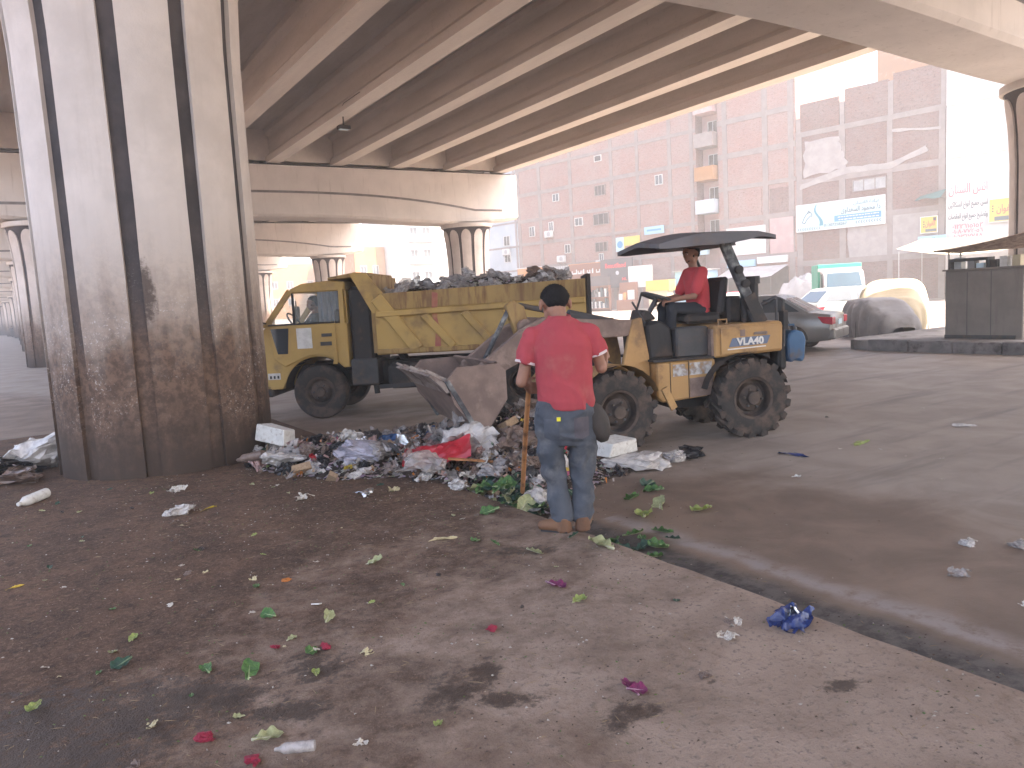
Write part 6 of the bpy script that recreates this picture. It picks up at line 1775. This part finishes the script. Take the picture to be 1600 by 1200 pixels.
# pieces one can pick out along the front of the heap
FEAT = [
    ('plastic_bag', BAGS[0], F_WHITE, 2.12, 7.72, (.20, .15, .12), 'whitish knotted bag at the left end of the heap by the column', 'plastic bag'),
    ('carton', CARTONS[0], K_FOAM, 2.20, 8.25, (.16, .10, .16), 'white carton standing on edge beside the column', 'carton'),
    ('plastic_bag', BAGS[1], F_LILAC, 2.62, 7.15, (.21, .17, .15), 'lilac striped cloth-like bag in the front row of the heap', 'plastic bag'),
    ('plastic_bag', BAGS[2], F_GREYF, 2.86, 7.02, (.17, .13, .11), 'grey bag lying right of the lilac one', 'plastic bag'),
    ('plastic_film', SHEETS[1], F_SILV, 3.02, 6.85, (.12, .11, .16), 'shiny foil packet with orange print in the front row', 'foil'),
    ('plastic_bag', BAGS[3], F_CLEAR, 3.02, 6.28, (.19, .17, .17), 'round clear plastic bag in front of the red sheet', 'plastic bag'),
    ('plastic_bag', BAGS[5], F_WHITE, 3.72, 6.62, (.22, .20, .22), 'large white sack with black edges right of the red sheet', 'plastic bag'),
    ('plastic_bag', BAGS[6], F_BROWN, 4.02, 6.30, (.17, .16, .17), 'brown mesh bag left of the standing person', 'plastic bag'),
    ('plastic_film', SHEETS[2], F_CLEAR, 3.66, 7.08, (.18, .16, .30), 'torn clear film standing up below the bucket', 'plastic film'),
    ('paper_scrap', SHEETS[5], K_PAPER, 3.30, 6.02, (.07, .06, .07), 'white crumpled tissue right of the round clear bag', 'paper'),
    ('paper_scrap', SHEETS[6], K_PAPER, 3.18, 5.98, (.05, .05, .06), 'small white tissue just in front of the round clear bag', 'paper'),
    ('plastic_bag', BAGS[4], F_BLUE, 3.15, 7.78, (.20, .15, .12), 'blue printed bag in the dark middle of the heap', 'plastic bag'),
    ('foam_block', CARTONS[1], K_FOAM, 4.92, 5.92, (.17, .16, .14), 'white foam block behind the standing person', 'foam'),
    ('plastic_bag', BAGS[7], F_WHITE, 5.02, 5.70, (.24, .15, .12), 'pale bag under the foam block', 'plastic bag'),
    ('plastic_bag', BAGS[1], F_WHITE, 5.50, 5.62, (.10, .09, .09), 'small white bag beside the black one on the road', 'plastic bag'),
    ('plastic_bag', BAGS[2], F_BLACK, 5.74, 5.68, (.15, .10, .08), 'small black bag alone on the road', 'plastic bag'),
    ('plastic_bag', BAGS[3], F_WHITE, 3.36, 5.02, (.10, .12, .15), 'white bag wedged by the kerb behind the legs of the person', 'plastic bag'),
    ('plastic_bag', BAGS[6], F_PINK, 3.9, 5.55, (.12, .1, .09), 'reddish bag seen between the legs of the person', 'plastic bag'),
    ('wrapper', SHEETS[3], F_YEL, 4.0, 5.62, (.08, .06, .08), 'yellow wrapper seen between the legs of the person', 'wrapper'),
    ('bottle', BOTTLE, F_BROWN, 1.86, 7.95, (.14, .14, .14), 'dirty bottle leaning at the right foot of the column', 'bottle'),
    ('plastic_bag', BAGS[0], F_WHITE, .10, 10.0, (.22, .22, .34), 'pale sack slumped against the left side of the column', 'plastic bag'),
    ('plastic_bag', BAGS[5], F_BROWN, -.15, 9.3, (.26, .16, .12), 'brown bag on the ground left of the column', 'plastic bag'),
    ('plastic_bag', BAGS[2], F_BLACK, -.35, 9.7, (.34, .28, .16), 'black bag left of the column', 'plastic bag'),
    ('plastic_bag', BAGS[4], F_GREEN, -.25, 9.95, (.2, .15, .12), 'green bag left of the column', 'plastic bag'),
]
for (nm, me, mt, x, y, sc, lab, cat) in FEAT:
    sc = tuple(q * 1.22 for q in sc)
    put(nm, me, mt, x, y, sc, lab, cat, 'rubbish in the heap', lift=sc[2] * .45, rot=(rnd.uniform(-.2, .2), rnd.uniform(-.2, .2), rnd.uniform(0, 6.28)))
# the red sheet: a folded plastic tarpaulin sloping up to the right
mb = MB()
mb.grid(lambda u, v: ((u - .5) * .66 + .03 * noise.noise((u * 4, v * 4, 1)), (v - .5) * .5 + .05 * noise.noise((u * 3, v * 5, 7)), .02 + (.22 * u ** 1.5) * math.sin(math.pi * (.15 + .75 * v)) + .045 * (1 - 2 * abs(noise.noise((u * 4, v * 4, 3)))) + .02 * noise.noise((u * 12, v * 12, 2))), 30, 24)
o = mb.build('red_sheet', F_RED, smooth=50, recalc=False); o.location = (3.30, 6.62, .20); o.rotation_euler = (.25, 0, R(-30))
tag(o, 'bright red plastic sheet in the front of the heap', 'plastic sheet')
mb = MB(); mb.bar((-.2, 0, 0), (.22, 0, .0), .05, .015); o = mb.build('broken_plank', W_WOOD); o.location = (3.42, 6.20, .27); o.rotation_euler = (0, .12, R(-32)); tag(o, 'orange-brown plank end lying against the red sheet', 'plank')

# cabbage leaves: a clump in the gutter and singles around
i = 0
CL = [(3.26 + rnd.gauss(0, .12), 5.15 + rnd.gauss(0, .22)) for _ in range(34)]
for (x, y) in CL:
    m = rnd.choice([LG, LD, LD, LG, LG, LP]); put('cabbage_leaf', rnd.choice(LEAVES), m, x, y, rnd.uniform(.07, .12), {id(LG): 'bright green', id(LD): 'dark green', id(LP): 'pale'}[id(m)] + ' cabbage leaf ' + ('at the near end' if y < 5.0 else ('at the far end' if y > 5.3 else 'in the middle')) + (', kerb side,' if x < 3.26 else ', road side,') + ' of the clump by the kerb', 'leaf', 'cabbage leaves by the kerb', z=ground_z(x, y) + .03 + rnd.uniform(0, .12), rot=(rnd.uniform(-.8, .8), rnd.uniform(-.8, .4), rnd.uniform(0, 6.28)))
for _ in range(16):
    x, y = rnd.uniform(3.25, 3.95), rnd.uniform(3.75, 4.35)
    m = rnd.choice([LD, LD, LG, LV]); put('cabbage_leaf', rnd.choice(LEAVES), m, 3.42 + rnd.gauss(0, .12), 3.92 + rnd.gauss(0, .12), rnd.uniform(.05, .09), {id(LD): 'dark wilted', id(LG): 'green wilted', id(LV): 'purple wilted'}[id(m)] + ' leaf in the gutter to the right of the person', 'leaf', 'wilted leaves in the gutter', lift=.02)
SINGLES = [   # name, mesh, material, x, y, size, label, category
    ('cabbage_leaf', 0, LY, 4.38, 4.22, .12, 'yellow-green leaf farthest right on the road'), ('cabbage_leaf', 1, LY, 3.95, 4.42, .13, 'yellow lettuce head on the road right of the person'),
    ('cabbage_leaf', 2, LG, 3.76, 4.02, .10, 'green leaf on the road nearest the gutter'), ('cabbage_leaf', 3, LG, 4.52, 4.92, .12, 'green leaf on the road behind the yellow lettuce'), ('cabbage_leaf', 4, LD, 4.62, 5.1, .13, 'dark leaf on the road near the foam block'), ('cabbage_leaf', 5, LP, 4.22, 4.52, .12, 'pale leaf on the road beside the yellow lettuce'),
    ('cabbage_leaf', 2, LG, 4.2, 4.85, .11, 'green leaf lying left of its darker neighbour on the road'),
    ('cabbage_leaf', 0, LP, 2.97, 3.73, .12, 'long pale leaf on the kerb in front of the feet'), ('cabbage_leaf', 1, LG, 2.86, 4.92, .09, 'bright green sprig left of the person'), ('cabbage_leaf', 2, LG, 2.41, 4.36, .05, 'small green sprig, left one of two'), ('cabbage_leaf', 3, LG, 2.48, 4.22, .05, 'small green sprig, right one of two'),
    ('cabbage_leaf', 4, LP, 2.58, 3.91, .07, 'pale leaf scrap in front of the person to the left'), ('cabbage_leaf', 5, LP, 1.73, 4.44, .07, 'pale green leaf curled upright in mid-pavement'), ('cabbage_leaf', 0, LY, 2.32, 3.12, .06, 'yellowish leaf near the upper purple leaf'),
    ('cabbage_leaf', 1, LV, 2.35, 3.37, .075, 'purple cabbage leaf lying below the person'), ('cabbage_leaf', 2, LV, 1.92, 2.27, .06, 'crumpled purple cabbage leaf at the bottom centre'), ('cabbage_leaf', 3, LV, 1.935, 2.245, .05, 'second purple leaf folded into the one at the bottom centre'),
    ('cabbage_leaf', 3, LP, .63, 2.83, .07, 'large pale cabbage leaf at the bottom left'), ('cabbage_leaf', 4, LG, .71, 3.43, .07, 'green leaf near the concrete patch'), ('cabbage_leaf', 5, LG, .56, 3.58, .05, 'thin dark green stalk leaf at lower left'), ('cabbage_leaf', 0, LD, .25, 3.91, .06, 'dark leaf at left in the soil'), ('cabbage_leaf', 1, LY, -.10, 3.70, .05, 'yellow-green leaf near the left bottom corner'),
    ('cabbage_leaf', 2, LP, 1.2, 3.79, .055, 'pale leaf under the white clip'), ('cabbage_leaf', 3, LG, .96, 4.02, .06, 'green leaf left of the pale one'), ('cabbage_leaf', 4, LG, 1.0, 3.45, .05, 'small green leaf beside a dark stain'), ('petal', 0, LR_, .88, 3.62, .045, 'red petal, left of a pair'), ('petal', 1, LR_, 1.07, 3.47, .05, 'red petal, right of a pair'), ('petal', 2, LR_, .44, 2.99, .06, 'bright red petal at the bottom left'), ('petal', 3, LR_, 1.79, 3.12, .05, 'red scrap in mid-pavement'), ('petal', 4, LR_, .55, 2.72, .06, 'dark red petal at the bottom edge'),
    ('cabbage_leaf', 5, LD, 2.95, 4.0, .05, 'dark leaf scrap in front of the shoe'),
]
for (nm, k, m, x, y, s, lab) in SINGLES: put(nm, LEAVES[k] if nm != 'petal' else BAGS[k], m, x, y, s * .85 if nm != 'petal' else s * .5, lab, 'leaf' if nm != 'petal' else 'petal', 'leaves scattered on the ground', lift=.012, rot=(rnd.uniform(-.6, .6), rnd.uniform(-.5, .3), rnd.uniform(0, 6.28)))
BITS = [
    ('plastic_bottle', BOTTLE, K_FOAM, -.03, 8.1, .17, 'white plastic bottle on the soil left of the column', 'bottle'), ('paper_bag', BAGS[4], F_WHITE, .96, 6.67, .10, 'white crumpled bag in front of the column', 'plastic bag'), ('card_scrap', SHEETS[0], F_YEL, 1.16, 6.65, (.09, .04, .02), 'orange-yellow card beside the white crumpled bag', 'card'),
    ('yellow_strip', SHEETS[1], F_YEL, -.17, 5.56, (.05, .018, .02), 'bright yellow strip at the left edge', 'wrapper'), ('carrot_end', BAGS[6], F_ORG, 1.19, 4.51, (.035, .025, .02), 'orange peel scrap on the soil', 'peel'), ('white_clip', None, None, 1.26, 4.02, 0, '', ''),
    ('plastic_bottle', BOTTLE, F_CLEAR, .69, 2.70, .075, 'crushed clear bottle at the bottom left', 'bottle'), ('foil_packet', SHEETS[4], F_SILV, 2.31, 6.09, .09, 'silver foil packet between column and heap', 'foil'), ('paper_scrap', SHEETS[2], K_BONE, 2.29, 4.57, (.09, .03, .03), 'pale husk lying flat left of the person', 'husk'),
    ('snack_packet', SHEETS[3], F_NAVY, 2.94, 2.27, (.11, .07, .10), 'dark blue snack packet with silver inside on the kerb', 'packet'), ('snack_packet', SHEETS[5], F_SILV, 2.97, 2.31, (.05, .05, .10), 'silver lining of the blue packet on the kerb', 'packet'), ('paper_scrap', SHEETS[6], K_PAPER, 2.73, 2.45, .034, 'upper pale paper scrap left of the blue packet', 'paper'), ('paper_scrap', SHEETS[7], K_PAPER, 2.59, 2.37, .038, 'lower pale paper scrap left of the blue packet', 'paper'),
    ('paper_scrap', SHEETS[1], K_BONE, 1.21, 3.29, .03, 'small cream scrap near a red petal', 'paper'), ('stone', BAGS[3], F_BROWN, 2.24, 2.17, .025, 'small brown clod on the bare slab', 'stone'), ('plastic_bag', BAGS[2], F_WHITE, 5.0, 2.52, .04, 'small white bag on the road at the right', 'plastic bag'), ('stone', BAGS[5], F_GREYF, 5.2, 2.3, .05, 'grey lump on the road at the right edge', 'stone'), ('film_scrap', SHEETS[2], F_CLEAR, 4.45, 2.3, .055, 'clear film flat on the road at the right', 'plastic film'),
    ('snack_packet', SHEETS[0], F_NAVY, 6.5, 5.0, (.14, .06, .05), 'dark packet alone on the road in front of the loader', 'packet'), ('cabbage_leaf', SHEETS[4], LY[0], 7.4, 4.85, (.12, .07, .05), 'yellowish leaf alone on the road right of the loader', 'leaf'), ('paper_scrap', SHEETS[3], F_WHITE, 9.0, 4.6, (.12, .05, .04), 'white scrap far out on the road at the right', 'paper'),
    ('paper_scrap', SHEETS[5], K_PAPER, 1.9, 6.4, .06, 'pale paper ball right of the column foot', 'paper'), ('paper_scrap', SHEETS[6], K_BONE, 2.6, 6.1, .045, 'cream scrap in front of the heap', 'paper'), ('paper_scrap', SHEETS[7], K_PAPER, 1.1, 7.6, .07, 'pale scrap at the column foot', 'paper'),
]
for (nm, me, m, x, y, s, lab, cat) in BITS:
    if me is None: continue
    s0 = s if not isinstance(s, tuple) else s[2]
    put(nm, me, m, x, y, s, lab, cat, 'litter scattered on the ground', lift=(.3 * s0 if me in BAGS else -.004), rot=(rnd.uniform(-.1, .1), rnd.uniform(-.1, .1), rnd.uniform(0, 6.28)))
mb = MB(); mb.prism([(0, 0), (.055, 0), (.055, .02), (.02, .02), (.02, .075), (0, .075)], 0, .006, 'z'); o = mb.build('plastic_clip', K_FOAM); o.location = (1.24, 4.0, pz(1.25, 4.0) + .004); o.rotation_euler = (.35, 0, 2.6); tag(o, 'white L-shaped plastic clip on the soil', 'clip')
def scrap_zone(x, y):
    a = 'close to the camera' if y < 3.4 else ('half-way to the column' if y < 5.2 else ('in front of the column' if x < 2.2 else 'in front of the heap'))
    return a + (', far left' if x < .3 else (', left' if x < 1.2 else (', centre' if x < 2.1 else ', by the kerb')))
# small scraps strewn over the soil, each a thing of its own
for i in range(105):
    x, y = rnd.uniform(-.6, 3.0), rnd.uniform(2.0, 8.2)
    if (x - 1.35) ** 2 + (y - 9.45) ** 2 < 1.6: continue
    q = rnd.random()
    if q < .45: put('paper_scrap', rnd.choice(SHEETS), rnd.choice([K_PAPER, F_BROWN, K_BONE]), x, y, rnd.uniform(.007, .022), 'tiny pale paper scrap on the soil ' + scrap_zone(x, y), 'paper', 'tiny paper scraps', lift=-.003)
    elif q < .8: put('leaf_scrap', rnd.choice(LEAVES), rnd.choice([LG, LD, LP, LY]), x, y, rnd.uniform(.015, .034), 'tiny leaf scrap on the soil ' + scrap_zone(x, y), 'leaf', 'tiny leaf scraps', lift=.002, rot=(rnd.uniform(-.2, .2), rnd.uniform(-.2, .2), rnd.uniform(0, 6.28)))
    else: put('dirt_clod', rnd.choice(BAGS), rnd.choice([F_BROWN, M_REF]), x, y, rnd.uniform(.010, .024), 'small dirt clod on the soil ' + scrap_zone(x, y), 'clod', 'dirt clods', lift=.005)
for i in range(24):
    x, y = rnd.uniform(3.6, 11), rnd.uniform(1.8, 8)
    if 5.2 < x < 8.6 and 5.4 < y: continue
    put('paper_scrap', rnd.choice(SHEETS), rnd.choice([K_PAPER, K_FOAM]), x, y, rnd.uniform(.012, .035), 'tiny pale scrap lying on the road ' + ('near the gutter' if x < 5 else ('in mid-road' if x < 8 else 'far out')) + (', close to the camera' if y < 4 else ', further back'), 'paper', 'tiny scraps on the road', lift=-.004)
# crumbs, straw and grit: too fine to count
mb = MB()
for i in range(12000):
    x = rnd.uniform(-1.2, 3.6); y = rnd.uniform(1.2, 9.2)
    if rnd.random() < .35: x, y = rnd.gauss(3.0, 1.2), rnd.gauss(6.6, 1.3)
    if (x - 1.35) ** 2 + (y - 9.45) ** 2 < 1.3: continue
    dens = .35 + .65 * (noise.noise((x * 1.6, y * 1.6, 5)) > -.05)
    if rnd.random() > dens: continue
    z = ground_z(x, y); a = rnd.uniform(0, 6.28)
    k = rnd.choice([0, 0, 0, 1, 1, 2, 3])
    if k in (0, 2, 3): l, w, h = rnd.uniform(.003, .010), rnd.uniform(.002, .007), rnd.uniform(.002, .006)
    else: l, w, h = rnd.uniform(.012, .035), rnd.uniform(.0012, .003), .002
    ca, sa = math.cos(a), math.sin(a)
    v = [(x + ca * l - sa * w * .3, y + sa * l + ca * w * .3, z), (x - ca * l * .6 - sa * w, y - sa * l * .6 + ca * w, z), (x - ca * l + sa * w, y - sa * l - ca * w, z), (x, y, z + h)]
    mb.add(v, [(0, 1, 3), (1, 2, 3), (2, 0, 3)], k)
tag(mb.build('ground_crumbs', [pm('dark_crumbs', (.09, .06, .045), (.06, .042, .032), 9, .9, 0), pm('straw_bits', (.28, .2, .12), (.2, .14, .08), 9, .9, 0), pm('pale_grit', (.42, .38, .34), (.3, .27, .24), 9, .9, 0), pm('green_bits', (.1, .14, .04), (.07, .1, .03), 9, .8, 0)], recalc=False), 'crumbs, straw and grit strewn over the soil', 'debris', kind='stuff')

# shreds all over the mound: too small to count
mb = MB()
for i in range(5200):
    x, y = rnd.uniform(1.8, 5.4), rnd.uniform(4.9, 9.6)
    h = heap_h(x, y)
    if h < .03 or rnd.random() > .25 + h * 3: continue
    z = surf(x, y) + rnd.uniform(-.01, .07)
    l, w = rnd.uniform(.008, .035), rnd.uniform(.006, .022)
    M = Euler((rnd.uniform(-1.2, 1.2), rnd.uniform(-1.2, 1.2), rnd.uniform(0, 6.3))).to_matrix()
    c = Vector((x, y, z))
    v = [c + M @ Vector(q) for q in ((-l, -w, 0), (l, -w * .7, rnd.uniform(0, .012)), (l * .8, w, 0), (-l * .9, w * .8, rnd.uniform(0, .015)))]
    mb.add(v, [(0, 1, 2, 3)], rnd.choice([0, 0, 0, 0, 0, 1, 1, 1, 1, 2, 2, 2, 3, 4, 5, 5, 4, 7]))
tag(mb.build('heap_shreds', [F_BROWN, F_BLACK, K_CARD, F_WHITE, F_GREYF, F_ROSE, F_BLUE, F_ORG, F_GREEN], recalc=False), 'small shreds of plastic and paper all over the heap', 'refuse', kind='stuff')

# load on the truck
MTR = Matrix.Translation(truck.location) @ Matrix.Rotation(TH, 4, 'Z')
def load_h(x, y): return 1.76 + .36 * math.exp(-((x - .45) / 1.15) ** 2 - (y / .8) ** 2) + .10 * math.exp(-((x + .6) / .4) ** 2) + .14 * math.exp(-((x - 1.7) / .5) ** 2) + .06 * noise.noise((x * 4, y * 4, 1))
mb = MB(); mb.grid(lambda u, v: (-.98 + 3.2 * u, -.88 + 1.76 * v, load_h(-.98 + 3.2 * u, -.88 + 1.76 * v)), 50, 30)
o = mb.build('truck_load', M_REF, smooth=60, recalc=False); o.matrix_world = MTR; tag(o, 'loose refuse filling the bed of the dump truck', 'refuse', kind='stuff')
for i in range(66):
    x, y = rnd.uniform(-.7, 2.1), rnd.uniform(-.7, .8)
    if x > 1.5 and rnd.random() < .3: continue
    m = rnd.choice([F_GREYF, F_GREYF, F_GREYF, F_WHITE, F_BROWN, F_CLEAR, F_CLEAR])
    s = rnd.uniform(.08, .17)
    q = MTR @ Vector((x, y, load_h(x, y) + s * .2))
    put('refuse_bag', rnd.choice(BAGS) if rnd.random() < .75 else rnd.choice(SHEETS), m, q.x, q.y, s, {id(F_GREYF): 'grey', id(F_WHITE): 'whitish', id(F_BROWN): 'brown', id(F_CLEAR): 'translucent'}[id(m)] + (' large' if s > .135 else ' small') + ' bag on the truck load, ' + ('towards the cab' if x > 1.3 else ('near the tailgate' if x < 0 else 'mid-bed')) + (', near side' if y > .1 else ', far side'), 'plastic bag', 'bags on the truck load', z=q.z, rot=(rnd.uniform(-.8, .8), rnd.uniform(-.8, .8), rnd.uniform(0, 6)))
# ---------------------------------------------------------------- dusty air
mb = MB(); mb.box(-70, 110, -45, 330, -1.0, 36)
hz = mb.build('haze', None)
hz.data.materials.clear()
hm = bpy.data.materials.new('dusty_air'); hm.use_nodes = True
hn = hm.node_tree; hn.nodes.clear()
ho = hn.nodes.new('ShaderNodeOutputMaterial'); hv = hn.nodes.new('ShaderNodeVolumePrincipled')
hv.inputs['Color'].default_value = (.96, .95, .96, 1); hv.inputs['Density'].default_value = .0030; hv.inputs['Anisotropy'].default_value = .3
hn.links.new(hv.outputs[0], ho.inputs['Volume'])
hz.data.materials.append(hm)
tag(hz, 'pale dusty air over the whole street', 'haze', kind='stuff')
